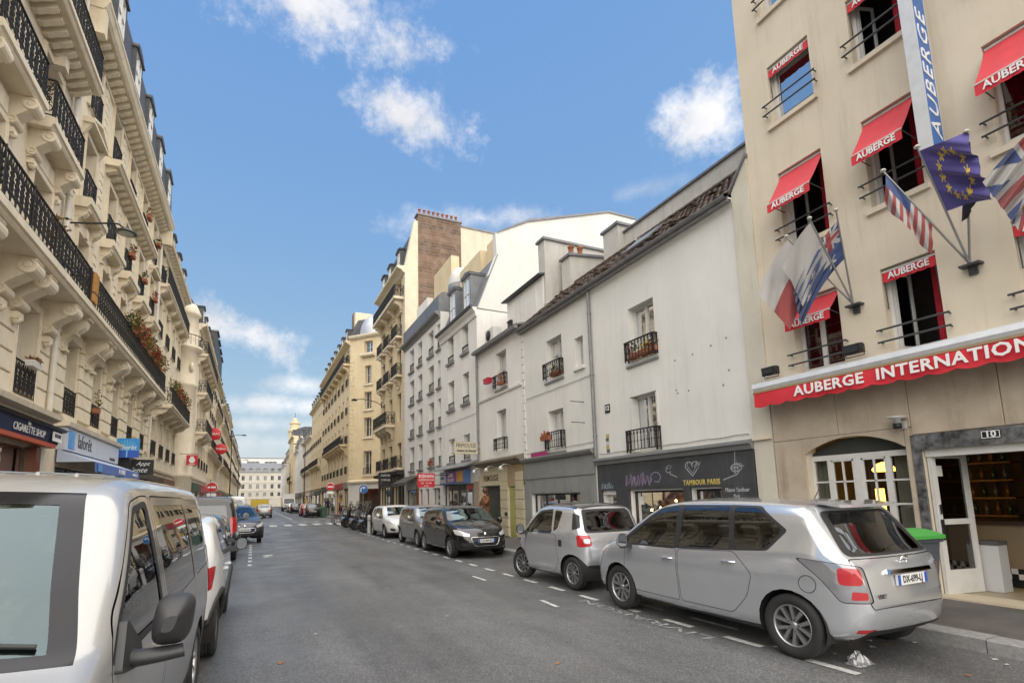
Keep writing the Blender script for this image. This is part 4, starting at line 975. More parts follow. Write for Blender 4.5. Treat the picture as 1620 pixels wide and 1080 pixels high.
D.prof('shop_cornice', 17.22, 21.48, [(0,3.0),(.12,3.0),(.2,3.1),(.34,3.18),(.34,3.26),(0,3.36)], mat('brown_cornice', (.22,.19,.14), .7, var=(.15,.13,.09), vscale=3))
for y0, y1 in ((21.3,21.48), (18.6,19.28), (17.24,17.92)):
    for k in range(7): D.box('stone_block', y0, y1, 0, .07, .18+k*.36, .52+k*.36, M_ivory, bev=.012)
D.box('fascia', 18.6, 21.3, -.05, .05, 2.22, 2.98, M_ivory); D.box('side_fascia', 17.24, 18.58, -.02, .05, 2.14, 2.98, mat('tan_board', (.38,.28,.16), .7, var=(.30,.22,.12), vscale=2))
D.text('FRIMOUSSE', .36, mat('dark_brown_lettering', (.07,.045,.03), .6), 20.2, .055, 2.52, sx=.85, bold=.004)
D.box('yellow_panel', 17.95, 18.55, -.06, .0, .16, 2.1, mat('yellow_green_panel', (.38,.36,.12), .5, var=(.30,.29,.10), vscale=1.5))
for k, y in enumerate((21.0, 19.7, 18.3)):
    o = thing('spot_lamp', '%s white swan-neck spotlight above the salon sign' % ('leftmost', 'middle', 'rightmost')[k], 'lamp', D.world(D.u(y), .05, 2.98), R(90)); MB().tube([(0,0,0),(0,.3,.02),(0,.42,-.06)], .014, 6).build('arm', M_frame, o); MB().lathe([(.02,.06),(.05,.03),(.11,-.10),(0,-.08)], 12, (0,.44,-.1)).build('lamp_head', M_frame, o)
# metal roller grille with lattice
gr = MB(); ga, gb = D.rng(19.32, 21.28)
for i in range(26):
    x = ga+(gb-ga)*i/26
    gr.ribbon([(x, .16),(x+.04,.26)], .006, -.13, -.12)
n = 28
for i in range(n+1):
    z = .16+2.02*i/n; gr.box(ga, gb, -.135, -.12, z-.004, z+.004)
for i in range(27):
    x = ga+(gb-ga)*i/26; gr.box(x-.004, x+.004, -.135, -.12, .16, 2.18)
go = gr.build('roller_grille', mat('grille_green_grey', (.16,.17,.15), .5, .4), D.root)
MB().quad((ga,-.3,.16),(gb,-.3,.16),(gb,-.3,2.2),(ga,-.3,2.2)).build('door_back', mat('dim_green', (.055,.06,.05), .7), D.root)
D.box('mail_slot', 18.62, 18.85, .07, .09, .98, 1.12, M_black)
sg = thing('projecting_sign', 'cream projecting sign board reading FRIMOUSSE Institut de Beauté', 'sign', (8.04, 21.42, 3.66))
MB().box(0,1.17,-.03,.03,0,.54).build('board', mat('cream_board', (.60,.55,.42), .6, var=(.52,.47,.35), vscale=3), sg)
bd = MB(); bd.box(.0,1.17,-.036,-.03,0,.02); bd.box(0,1.17,-.036,-.03,.52,.54); bd.box(0,.02,-.036,-.03,.02,.52); bd.box(1.15,1.17,-.036,-.03,.02,.52); bd.build('board_border', M_ivory, sg)
text('FRIMOUSSE', .25, mat('dark_brown_lettering', (.07,.045,.03), .6), sg, (.58,-.034,.38), (math.pi/2,0,0), sx=.78); text('Institut de Beauté', .15, M_black, sg, (.58,-.034,.15), (math.pi/2,0,0), shear=.2, sx=.85, bold=.003)
for z in (.04, .5): MB().tube([(1.17,0,z),(1.30,0,z)], .015, 6).tube([(-.1,0,z),(0,0,z)], .012, 6).build('stay', M_iron, sg)
MB().tube([(.02,0,-.5),(.02,0,0)], .014, 6).build('hanger', M_iron, sg)
# attic and chimneys rising behind the low houses
AT = thing('attic_wall', 'set-back white attic wall with shallow zinc roof behind the low houses', 'wall', (10.3, 17.05, 8.3))
MB().box(0, 3, 0, 3.2, 0, 2.2).build('wall', M_white2, AT); MB().prism([(-.25,2.25),(-.2,2.2),(3.1,2.9),(3.1,3.0)], 'y', -.1, 3.35).build('roof', M_slate, AT)
MB().box(-.02, .02, .55, 2.0, .5, 1.9).build('blank_panel', M_white, AT)
ac = thing('air_conditioner', 'white wall air conditioning unit above the salon house gutter', 'air conditioner', (9.75, 20.7, 8.72)); MB().box(-.2,.25,-.42,.42,0,.62).build('case', M_frame, ac); MB().lathe([(0,-.01),(.24,-.01),(.24,.0),(.21,.0),(.19,.008),(.03,.008),(0,.008)], 16, (-.215,0.05,.31), 'x').build('fan_grille', M_iron2, ac)
av = thing('wall_vent', 'small black boiler vent on the set-back attic wall', 'vent', (10.25, 19.9, 9.35)); MB().box(-.06,.05,-.16,.16,-.2,.2).box(-.09,-.06,-.18,.18,.14,.2).build('vent_hood', M_black, av)
def stack(name, lab, x0, x1, y0, y1, z0, z1, m, pots=(), slope=0.0, cap=M_zinc):
    t = thing(name, lab, 'chimney', (x0, y0, z0)); w, d, h = x1-x0, y1-y0, z1-z0
    MB().prism([(0,0),(w,0),(w,h+slope),(0,h)], 'y', 0, d).build('stack', m, t)
    MB().prism([(-.08,h-.0),(w+.08,h+slope),(w+.08,h+slope+.1),(-.08,h+.1)], 'y', -.07, d+.07).build('cap', cap, t)
    for px in pots:
        MB().lathe([(.11,0),(.13,.05),(.10,.1),(.10,.36),(.13,.38),(.13,.44),(.09,.44)], 12, (px, d/2, h+.1+slope*px/w)).build('chimney_pot', M_pot, t)
    return t
stack('chimney_stack', 'tall white chimney wall behind the tiled roof', 10.35, 14.2, 16.9, 17.4, 8.2, 12.0, M_greywhite, slope=.0)
stack('chimney_stack', 'lower white chimney stack with two terracotta pots by tiled roof', 11.0, 12.8, 16.1, 16.7, 8.2, 11.05, M_greywhite, pots=(.28,.72), slope=.2)
stack('chimney_stack', 'short white parapet stack at the left end of the rear wall', 12.2, 12.9, 14.6, 15.5, 8.2, 11.85, M_greywhite)
# --- tall white house with two zinc dormers
E = Fac('dormer_house', 'four-storey white house with two zinc dormers and a big blank gable', 'building', 'R', 21.505, 26.65, XR)
for r, (z0, z1) in enumerate(((8.85,10.28), (6.32,7.80), (3.55,4.76))):
    for k, (a, b) in enumerate(((22.58,23.42), (24.62,25.52))):
        E.window(a, b, z0, z1, dep=.24, bars=0, curtain=1 if (r+k) % 4 == 3 else 0); E.box('sill', a-.12, b+.12, 0, .11, z0-.14, z0-.02, M_grey)
        E.rail((a+b)/2, b-a-.02, z0, .34, 'plain', -.02, m=M_iron, name='window_railing')
E.op(21.9, 26.5, .15, 2.4)
E.wall(0, 10.55, M_white2, D=10)
E.prof('cornice', 21.45, 26.66, [(0,10.2),(.06,10.2),(.1,10.4),(.2,10.5),(.24,10.62),(0,10.62)], M_white2); E.prof('gutter', 21.5, 26.7, [(.2,10.62),(.32,10.62),(.34,10.74),(.2,10.74)], M_slate)
MB().prism([(-0.02,10.62),(-1.15,13.5),(-1.1,14.6),(-2.95,15.6),(-8.1,17.2),(-10,17.2),(-10,10.5)], 'x', 0, .35).build('gable', M_white, E.root)
E.prof('mansard', 21.86, 26.66, [(.02,10.62),(-1.1,13.4),(-6,14.9),(-10,14.9),(-10,10.6)], M_zinc)
MB().prism([(-1.15,14.6),(-1.25,14.7),(-2.95,15.68),(-8.1,17.28),(-10,17.28),(-10,17.18),(-8.1,17.18),(-2.95,15.55)], 'x', -.06, .42).build('gable_coping', M_zinc, E.root)
MB().prism([(0.02,10.6),(-1.17,13.5),(-1.22,13.5),(-.05,10.6)], 'x', -.015, .5).build('verge', M_zinc, E.root)
for i in range(2): dormer(E, (22.75, 24.75)[i], 10.75, .85, 1.85, 1.6, M_zinc, E.root, out=-.02)
E.box('tan_chimney_wall', 23.6, 26.6, -1.6, -1.2, 12.5, 14.7, M_stone3); E.box('tan_chimney_wall', 21.9, 23.4, -1.9, -1.5, 13.0, 14.9, M_stone3)
dm_ = thing('roof_dome', 'small white domed roof light above the dormers', 'dome', (10.9, 27.4, 14.2)); MB().lathe([(.75,0),(.75,.4),(.68,.75),(.45,1.02),(0,1.15)], 18).build('dome_shell', M_frame, dm_); MB().lathe([(.8,-.3),(.8,.02),(0,.02)], 18).build('dome_curb', M_zinc, dm_)
# ground floor shops of the two taller white houses
shopwin(E, 21.9, 23.5, .15, 2.4, M_grey, mat('shop_shelves', (.25,.22,.18), .8, var=(.06,.05,.05), vscale=6), mull=1); 
E.box('shop_pier', 21.55, 22.1, 0, .06, .15, 2.45, mat('pinkish_pier', (.42,.33,.25), .8, var=(.34,.26,.2), vscale=2))
M_poster = [mat('poster_%d' % i, c, .6, var=v, vscale=9) for i, (c, v) in enumerate((((.5,.2,.06),(.7,.5,.3)), ((.06,.05,.08),(.5,.1,.15)), ((.5,.5,.5),(.2,.25,.3)), ((.3,.1,.08),(.6,.5,.4))))]
rn = random.Random(8)
gsh = shopwin(E, 23.5, 26.5, .15, 2.4, M_black, mat('grocer_interior', (.30,.20,.12), .8, var=(.05,.04,.03), vscale=5), mull=2)
for i in range(30):
    y = rn.choice((rn.uniform(23.55,24.0), rn.uniform(25.9,26.45), rn.uniform(24.2,25.7))); z = .4+rn.random()*1.7; s = .09; x = E.u(y)
    MB().box(x-s, x+s, -.30, -.26, z-s, z+s).build('goods_packet', M_poster[rn.randrange(4)], gsh)
cz = thing('shop_screens', 'blue trimmed fascia with bright purple and orange illuminated panels above grocer', 'sign', (XR, 21.505, 0), R(90))
a, b = E.rng(22.6, 26.0); MB().box(a, b, 0, .35, 2.42, 3.05).build('fascia_box', mat('blue_fascia', (.10,.20,.42), .5), cz)
for ya, yb, m in ((22.7,23.5,mat('orange_screen', (.6,.22,.04), .4, var=(.7,.45,.1), vscale=4)), (23.6,25.0,mat('purple_screen', (.35,.06,.25), .4, var=(.12,.12,.35), vscale=3)), (25.1,25.95,mat('pale_screen', (.55,.58,.62), .4))):
    a, b = E.rng(ya, yb); MB().box(a, b, .35, .37, 2.5, 3.0).build('panel', m, cz)
E.text('SUPER', .24, M_lettw, 24.3, .385, 2.82, bold=.004); E.text('TELECOM', .2, M_lettw, 24.3, .385, 2.6); E.text('alimentation', .16, mat('blue_lettering', (.05,.1,.3), .5), 25.5, .385, 2.75, sx=.7)
E.prof('shop_awning_roof', 21.6, 26.4, [(0,3.45),(.75,3.15),(.75,3.11),(0,3.38)], M_grey)
ks = thing('projecting_sign', 'red projecting KISHAN sign board over the grocer', 'sign', (7.28, 24.5, 2.28)); MB().box(0,.87,-.04,.04,0,.68).build('board', mat('sign_red', (.55,.02,.03), .5), ks)
text('KISHAN', .225, M_lettw, ks, (.435,-.044,.53), (math.pi/2,0,0), bold=.004, sx=.95); text('SUPERMARCHÉ', .14, M_lettw, ks, (.435,-.044,.35), (math.pi/2,0,0), sx=.82); text('7j/7 · 9h-23h', .11, M_lettw, ks, (.435,-.044,.2), (math.pi/2,0,0)); text('ouvert', .10, M_lettw, ks, (.435,-.044,.08), (math.pi/2,0,0))
for z in (.1, .58): MB().tube([(.87,0,z),(2.0,0,z)], .02, 6).build('stay', M_iron, ks)
# --- white house further on
G = Fac('far_white_house', 'plain white house of narrow windows beside the stone corner house', 'building', 'R', 26.655, 34.3, XR)
for r, (z0, z1) in enumerate(((10.1,11.55), (7.92,9.45), (5.72,7.25), (3.55,5.05))):
    for k, (a, b) in enumerate(((31.98,33.02), (30.18,31.08), (27.92,28.92), (26.72,27.25))):
        G.window(a, b, z0, z1, dep=.26, bars=1, curtain=1 if (r*3+k) % 4 == 0 else 0); G.box('sill', a-.12, b+.12, 0, .11, z0-.13, z0-.02, M_grey)
        G.rail((a+b)/2, b-a-.02, z0, .5, 'plain', -.04, m=M_iron, name='window_railing')
for a, b in ((31.4,33.9), (30.3,30.9), (29.0,29.6), (27.0,28.3)): G.op(a, b, .15, 2.3)
G.wall(0, 12.25, M_white2, D=10)
G.prof('cornice', 26.66, 34.3, [(0,11.85),(.05,11.85),(.12,12.0),(.3,12.1),(.34,12.22),(0,12.28)], M_grey); G.prof('zinc_parapet', 26.66, 34.3, [(.1,12.28),(.1,13.2),(-.15,13.4),(-1.2,13.5),(-9.9,14),(-9.9,12.3)], M_zinc)
G.box('attic_block', 27.2, 30.4, -1.4, -.9, 13.2, 16.0, M_stone3); G.box('attic_block', 30.6, 33.0, -.9, -.5, 13.2, 14.6, M_white2)
for a, b, m in ((31.4,33.9,M_black), (30.3,30.9,M_wood), (29.0,29.6,M_wood), (27.0,28.3,M_grey)): shopwin(G, a, b, .15, 2.3, m, M_dark)
G.box('shop_pier', 30.95, 31.35, 0, .06, .15, 2.6, mat('rust_pier', (.25,.09,.045), .7))
G.prof('awning', 30.9, 34.1, [(0,3.2),(.9,2.75),(.9,2.55),(.86,2.55),(.86,2.73),(0,3.12)], mat('dark_awning', (.06,.055,.05), .8, var=(.10,.09,.08), vscale=4))
flowerbox(G, 28.4, .5, 3.6, .1, 21, (M_leafr, M_leaff), 'red brown window box low on the far white house', h=.2)
# --- stone apartment house at the side street with brick gable
K = Fac('stone_corner_house', 'tall cream stone apartment house with bowed balconies and exposed brick gable', 'building', 'R', 34.305, 42.0, XR+.05)
fl = ((3.9,5.7),(7.25,9.3),(10.6,12.6),(13.5,15.2),(16.2,17.7))
for r, (z0, z1) in enumerate(fl):
    for k, (a, b) in enumerate(((35.4,36.6), (38.0,39.1), (40.4,41.5))):
        K.window(a, b, z0, z1, dep=.3, bars=1, gm=M_winfar, curtain=(r+k) % 3)
K.op(35.0, 37.4, .15, 2.7); K.op(38.2, 41.8, .15, 2.7)
K.wall(0, 18.2, M_stone3, D=10)
for k in range(44): K.box('quoin', 34.31, 34.75 if k % 2 else 34.62, 0, .035, 3.5+k*.33, 3.79+k*.33, M_stone2, bev=.01)
for z, h_, (ya, yb), st in ((7.0,.95,(37.2,41.6),'ornate'), (15.9,.85,(34.6,41.9),'ornate')):
    K.box('balcony_slab', ya, yb, 0, .75, z, z+.18, M_stone2); K.rail((ya+yb)/2, yb-ya-.05, z+.18, h_, st, .7, sides=.68, m=M_iron2)
    for k in range(4): place('bracket', bracket_mesh(.28,.6,.7,M_stone2), K.root, (K.u(ya+.5+(yb-ya-1)*k/3), 0, z))
for z in (10.35, 13.2, 3.75):
    for yc in (36.0, 38.55, 40.95):
        K.box('balcony_slab', yc-.85, yc+.85, 0, .45, z, z+.14, M_stone2); K.rail(yc, 1.6, z+.14, .85, 'ornate', .4, sides=.38, m=M_iron2); place('bracket', bracket_mesh(.5,.38,.6,M_stone2), K.root, (K.u(yc),0,z))
K.prof('cornice', 34.32, 42.0, [(0,17.8),(.1,17.8),(.3,18.0),(.6,18.12),(.62,18.25),(0,18.3)], M_stone2)
K.prof('mansard', 34.9, 42.0, [(.1,18.28),(-.7,21.3),(-4,22.2),(-10,22.2),(-10,18.3)], M_slate)
for yc in (36.2, 39.0, 41.2): dormer(K, yc, 18.4, .9, 1.75, 1.6, M_slate, K.root, out=.0)
def brick_mat():
    m = mat('old_brick', (.25,.14,.09), .9); t = m.node_tree; L = t.links; b = t.nodes['Principled BSDF']
    co = t.nodes.new('ShaderNodeTexCoord'); mp = t.nodes.new('ShaderNodeMapping'); mp.inputs['Rotation'].default_value = (math.pi/2, 0, math.pi/2); L.new(co.outputs['Object'], mp.inputs[0])
    br = t.nodes.new('ShaderNodeTexBrick'); br.inputs['Scale'].default_value = 2.2; br.inputs['Color1'].default_value = (.20,.115,.075,1); br.inputs['Color2'].default_value = (.10,.065,.048,1); br.inputs['Mortar'].default_value = (.22,.18,.14,1); br.inputs['Mortar Size'].default_value = .03
    L.new(mp.outputs[0], br.inputs['Vector']); nz = t.nodes.new('ShaderNodeTexNoise'); nz.inputs['Scale'].default_value = 1.6; nz.inputs['Detail'].default_value = 9; nz.inputs['Roughness'].default_value = .75; L.new(co.outputs['Object'], nz.inputs['Vector'])
    mx = t.nodes.new('ShaderNodeMix'); mx.data_type = 'RGBA'; rp = t.nodes.new('ShaderNodeMapRange'); rp.inputs[1].default_value = .45; rp.inputs[2].default_value = .62; rp.inputs[4].default_value = .75; L.new(nz.outputs['Fac'], rp.inputs[0]); L.new(rp.outputs[0], mx.inputs[0]); L.new(br.outputs['Color'], mx.inputs[6]); mx.inputs[7].default_value = (.25,.19,.14,1)
    L.new(mx.outputs[2], b.inputs['Base Color']); return m
M_brick = brick_mat()
# gable facing the camera: stone edge, brick flue wall, plaster
MB().prism([(0.02,12),(-.95,12),(-.95,21.9),(-.7,21.9),(.02,18.2)], 'x', -.02, .55).build('gable_stone_edge', M_stone2, K.root)
MB().prism([(-.95,11),(-4.3,11),(-4.3,22.4),(-.95,22.4)], 'x', -.06, .55).build('brick_flue_wall', M_brick, K.root)
MB().prism([(-4.3,11),(-10,11),(-10,21.0),(-7.3,22.1),(-4.3,22.1)], 'x', -.03, .55).build('gable_plaster', M_cream, K.root)
MB().prism([(-.85,22.4),(-4.4,22.4),(-4.4,22.52),(-.85,22.52)], 'x', -.12, .62).build('flue_coping', M_zinc, K.root); MB().prism([(-4.4,22.1),(-7.35,22.1),(-10,21.0),(-10,21.12),(-7.3,22.24),(-4.4,22.24)], 'x', -.09, .6).build('gable_coping', M_zinc, K.root)
for i in range(9): MB().lathe([(.09,0),(.12,.05),(.085,.1),(.085,.4),(.12,.42),(.12,.48),(.07,.48)], 10, (.25, -1.15-i*.36, 22.52)).build('chimney_pot', M_pot, K.root)
for k in range(60):
    rn2 = random.Random(k); K_z = 12.1+k*.163
    MB().box(-.035, .0, -.95-.28*rn2.random(), -.9, K_z, K_z+.15).build('toothing_stone', M_stone2, K.root)
M_darkshop = mat('black_shopfront', (.02,.021,.022), .5)
for a, b in ((34.6,35.0), (37.4,38.2), (41.8,41.98)): K.box('shopfront_pier', a, b, 0, .12, .15, 2.9, M_darkshop)
K.box('fascia', 34.6, 41.98, 0, .16, 2.72, 3.35, M_darkshop); K.prof('shop_canopy', 34.5, 41.98, [(0,3.35),(.5,3.4),(.6,3.62),(0,3.75)], M_darkshop)
for a, b in ((35.0,37.4), (38.2,41.8)): shopwin(K, a, b, .15, 2.7, M_darkshop, mat('cream_shop_interior', (.3,.27,.2), .8, var=(.1,.09,.07), vscale=3), mull=1)
bs = thing('projecting_sign', 'black projecting shop sign under the stone corner house balcony', 'sign', (8.0, 36.4, 2.95)); MB().box(0,.95,-.04,.04,0,.68).build('board', M_black, bs)
for z in (.46, .14): text('COIFFURE', .19, M_lettw, bs, (.475,-.045,z), (math.pi/2,0,0), sx=.8)
wl = thing('wall_lantern', 'dark street lamp on a long arm from the stone corner house', 'street lamp', (XR+.05, 41.6, 9.4), R(90))
MB().tube([(0,0,0),(0,.5,.25),(0,1.5,.42),(0,2.0,.40)], .035, 8, r2=.025).build('arm', M_iron, wl); MB().lathe([(0,.06),(.08,.05),(.24,-.03),(.24,-.09),(0,-.09)], 14, (0,2.2,.36)).build('lamp_head', M_iron, wl); MB().box(-.06,.06,0,.05,-.2,.2).build('wall_plate', M_iron, wl)

for f_, a_, b_, z_ in ((A, 7.4, 12.5, 2.9), (B, 12.7, 17.1, 3.3), (B, 12.75, 16.9, 5.35), (E, 21.6, 26.5, 5.6)):
    n_ = 14; MB().tube([(f_.u(a_+(b_-a_)*i/n_), .025, z_+.012*math.sin(i*2.3)) for i in range(n_+1)], .009, 5).build('cable', M_grey, f_.root)
for f_, y_, z_ in ((A, 10.45, 5.2), (A, 10.55, 2.72), (B, 14.85, 5.66), (B, 14.9, 3.2), (D, 19.0, 6.2)):
    f_.box('sill', y_-.62, y_+.62, 0, .05, z_-.06, z_, M_grey)
# ================================================================ LEFT SIDE
def block_rows(fac, Ya, Yb, z0, z1, m, bh=.42, bw=.8, out=.05, name='stone_block'):
    n = max(1, round((z1-z0)/bh)); L_ = abs(Yb-Ya); k = max(1, round(L_/bw)); h = (z1-z0)/n
    a, _ = fac.rng(Ya, Yb)
    for r in range(n):
        cuts = [0]+[(i+(.5 if r % 2 and k > 1 else 0))*L_/k for i in range(1 if not (r % 2 and k > 1) else 0, k)]+[L_]
        cuts = sorted({round(c, 3) for c in cuts})
        for c0, c1 in zip(cuts, cuts[1:]):
            if c1-c0 < .06: continue
            me = cached(('blk', round(c1-c0, 2), round(h, 2), out, m.name), lambda: MB().bbox(.014, c1-c0-.014, 0, out, .018, h-.018, .018).mesh(name, m))
            place(name, me, fac.root, (a+c0, 0, z0+r*h))
def surround(fac, Yc, w, z0, z1, m, out=.06, t=.16, key=True):
    def f():
        mb = MB()
        for s in (-1, 1): mb.box(s*w/2, s*(w/2+t), 0, out, 0, z1-z0+t); mb.box(s*(w/2+t*.25), s*(w/2+t*.75), out, out+.02, 0, z1-z0+t)
        mb.box(-w/2, w/2, 0, out, z1-z0, z1-z0+t)
        if key: mb.prism([(-.09,z1-z0-.02),(.09,z1-z0-.02),(.14,z1-z0+t+.1),(-.14,z1-z0+t+.1)], 'y', 0, out+.08)
        return mb.mesh('window_surround', m)
    place('window_surround', cached(('sur', round(w,2), round(z1-z0,2), m.name, out, key), f), fac.root, (fac.u(Yc), 0, z0))
def modillions(fac, Ya, Yb, z, m, step=.42, y=0, **k):
    a, b = fac.rng(Ya, Yb); n = int((b-a)/step)
    for i in range(n): place('modillion', modillion_mesh(m, **k), fac.root, (a+(i+.5)*(b-a)/n, y, z))
def slab(fac, Ya, Yb, z, out, m, t=.2, name='balcony_slab'):
    a, b = fac.rng(Ya, Yb)
    return MB().prism([(0,0),(out-.10,0),(out-.06,.05),(out-.05,.09),(out,.11),(out,t-.02),(out-.02,t),(0,t)], 'x', a, b).build(name, m, fac.root, (0,0,z))
def awning_slope(fac, Ya, Yb, z0, z1, out, val, m, name='awning', mv=None):
    a, b = fac.rng(Ya, Yb); mb = MB()
    mb.quad((a,.05,z1),(b,.05,z1),(b,out,z0),(a,out,z0)); mb.quad((a,out,z0),(b,out,z0),(b,out+.02,z0-val),(a,out+.02,z0-val), 1)
    for x in (a, b): mb.add([(x,.05,z1),(x,out,z0),(x,.05,z0-.02)], [(0,1,2)])
    return mb.build(name, [m, mv or m], fac.root)
M_sp = M_stone2
# --- nearest ornate house
L1 = Fac('ornate_house', 'nearest ornate pale stone apartment house with deep carved balconies', 'building', 'L', 6.0, 17.3, XL)
for k, yc in enumerate((15.75, 12.9, 10.1)):
    for z0, z1 in ((4.35,6.65), (7.5,10.0), (11.1,13.2), (14.1,16.4)):
        L1.window(yc-.6, yc+.6, z0, z1, dep=.34, bars=2, curtain=2 if z0 > 7 else 0)
        surround(L1, yc, 1.2, z0, z1, M_sp, key=z0 > 10)
    L1.rail(yc, 1.3, 4.35, .85, 'ornate', .06, sides=0); L1.box('sill', yc-.75, yc+.75, 0, .12, 4.2, 4.34, M_sp)
    slab(L1, yc-1.2, yc+1.2, 10.75, .55, M_sp, .28); L1.rail(yc, 2.3, 11.03, 1.0, 'ornate', .48, sides=.46)
    for s in (-1, 1):
        place('bracket', bracket_mesh(.34,.5,.75,M_sp), L1.root, (L1.u(yc+s*.85),0,10.75)); place('bracket', bracket_mesh(.42,.75,.95,M_sp), L1.root, (L1.u(yc+s*.98),0,7.1))
    L1.box('carved_panel', yc-.55, yc+.55, 0, .08, 10.15, 10.55, M_sp); L1.box('carved_key', yc-.14, yc+.14, 0, .3, 13.2, 13.62, M_sp)
    for zz in (11.5, 12.0, 12.5): L1.box('panel_groove', yc+1.0, yc+1.3, 0, .03, zz, zz+.3, M_sp)
L1.op(13.6, 16.9, .15, 3.24); L1.op(8.0, 12.8, .15, 3.24)
L1.wall(0, 17.6, M_sp, D=11, dep=.34)
slab(L1, 6.0, 17.3, 7.1, .88, M_sp, .3); L1.rail(11.65, 11.2, 7.4, .98, 'ornate', .80, sides=0)
for i in range(8): y = 17.2-i*1.4; MB().tube([(L1.u(y),.83,7.4),(L1.u(y),.83,8.4)], .014, 6).build('rail_post', M_iron2, L1.root)
slab(L1, 6.0, 17.25, 13.72, .75, M_sp, .25); L1.rail(11.6, 11.1, 13.97, .95, 'ornate', .68, sides=0); modillions(L1, 6.0, 17.2, 13.72, M_sp, .34, w=.17, out=.5, h=.3)
for a, b in ((16.5,17.25), (13.65,15.0), (10.85,12.15)): block_rows(L1, a, b, 4.3, 6.2, M_sp, .47, .9, .06)
L1.prof('cornice', 6, 17.3, [(0,17),(.2,17.1),(.6,17.3),(.65,17.6),(0,17.7)], M_sp)
L1.pipe(17.28, 4.2, 17.0, .14, .075, M_pipew)
M_navy = mat('navy_awning', (.022,.032,.085), .75, var=(.035,.045,.10), vscale=3)
L1.prof('shop_cornice', 6.0, 17.35, [(0,3.86),(.2,3.86),(.26,3.95),(.42,4.02),(.45,4.14),(0,4.2)], M_sp)
L1.prof('awning_cassette', 6.2, 17.25, [(.02,3.68),(.55,3.68),(.62,3.74),(.3,3.855),(.02,3.855)], M_black)
nv = L1.prof('shop_fascia', 6.2, 17.2, [(.36,3.34),(.40,3.34),(.5,3.68),(.46,3.68)], M_navy)
L1.prof('red_trim', 6.2, 16.9, [(.28,3.24),(.46,3.24),(.46,3.34),(.28,3.34)], mat('red_orange_paint', (.42,.07,.03), .5))
L1.text('the', .13, M_lettw, 14.9, .51, 3.63, shear=.2); L1.text('CIGARETTE SHOP', .25, M_lettw, 16.05, .47, 3.49, shear=.15, sx=.95, align='RIGHT')
bp = L1.box('name_board', 16.45, 17.1, .50, .52, 3.4, 3.64, M_lettw); L1.text('BELLEVILLE', .13, M_navy, 16.78, .525, 3.54, parent=bp, sx=.75)
for a, b in ((16.92,17.28),): L1.box('shop_pier', a, b, 0, .14, .15, 3.5, M_pipew)
for a in (13.5, 16.55, 12.9): L1.box('timber_post', a, a+.32, -.05, .18, .15, 3.24, M_wood)
shopwin(L1, 13.82, 16.55, .15, 3.22, M_wood, mat('dim_shop2', (.13,.12,.10), .8, var=(.05,.045,.04), vscale=2), mull=1); shopwin(L1, 8.0, 12.8, .15, 3.22, M_wood, MATS['dim_shop2'], mull=2)
foliage('plant', tag(thing('balcony_plant', 'scraggly dry plant in a dark pot on the ornate house balcony', 'plant', L1.world(L1.u(15.4), .55, 7.45), R(-90)), None), (0,0,.95), (.5,.2,.6), 130, [M_leaff, M_leafy, M_leaf], .11, 31)
MB().lathe([(0,0),(.14,0),(.19,.32),(0,.32)], 12).build('pot', M_black, bpy.data.objects['balcony_plant'])
flowerbox(L1, 15.85, .55, 5.12, .18, 33, (M_leaff,), 'dry plant box with white tray on the first-floor rail above the shop', h=.1, pot=M_frame)
lamp = thing('street_lamp', 'grey disc street lamp on a long arm from the left facade', 'street lamp', (XL, 17.5, 9.75), R(-90))
MB().tube([(0,.0,0),(0,.7,.12),(0,1.15,.22),(0,1.3,.22),(0,1.42,.13)], .026, 10).build('arm', M_iron2, lamp); MB().box(-.05,.05,0,.06,-.12,.12).build('wall_plate', M_iron2, lamp)
MB().lathe([(.03,.14),(.05,.06),(.20,.03),(.27,-.02),(.27,-.05),(.20,-.065),(0,-.065)], 22, (0,1.5,.02)).build('lamp_head', mat('lamp_grey', (.09,.10,.10), .4, .3), lamp); MB().lathe([(0,-.075),(.19,-.075),(.19,-.066),(0,-.066)], 18, (0,1.5,.02)).build('diffuser', mat('lamp_diffuser', (.45,.47,.42), .3), lamp)
# --- long stone house with laforet agency
L2 = Fac('long_stone_house', 'long cream stone apartment house with rusticated first floor and slate mansard', 'building', 'L', 17.305, 31.9, XL)
bays = (19.2, 22.0, 24.75, 27.5, 30.3)
for k, yc in enumerate(bays):
    for z0, z1 in ((4.45,6.7), (7.5,10.1), (11.15,13.3), (14.3,16.25)):
        L2.window(yc-.55, yc+.55, z0, z1, dep=.36, bars=2, curtain=(1 if (k+int(z0)) % 3 == 0 else 0))
    L2.rail(yc, 1.12, 4.42, .8, 'ornate', .03); L2.box('sill', yc-.66, yc+.66, 0, .1, 4.26, 4.42, M_stone)
    L2.box('lintel', yc-.62, yc+.62, 0, .09, 6.7, 7.0, M_stone)
    surround(L2, yc, 1.1, 7.5, 10.1, M_stone); surround(L2, yc, 1.1, 11.15, 13.3, M_stone, key=False); surround(L2, yc, 1.1, 14.3, 16.25, M_stone, key=False)
    slab(L2, yc-.95, yc+.95, 10.72, .42, M_stone, .32, 'window_ledge'); L2.rail(yc, 1.1, 11.1, 1.05, 'ornate', .12, sides=.1, m=M_iron2)
    L2.rail(yc, 1.1, 14.25, .95, 'ornate', .10, sides=.08, m=M_iron2)
    for s in (-1, 1): place('bracket', bracket_mesh(.2,.34,.5,M_stone,'block'), L2.root, (L2.u(yc+s*.72),0,10.72))
    if k in (0, 4): place('pediment', pediment_mesh(1.75, M_stone), L2.root, (L2.u(yc),0,13.55))
slab(L2, 20.9, 28.7, 13.75, .5, M_stone, .26, 'ledge_cornice'); modillions(L2, 20.9, 28.7, 13.75, M_stone, .5, w=.2, out=.32, h=.22)
L2.op(18.6, 24.9, .15, 2.9); L2.op(25.8, 31.4, .15, 2.9)
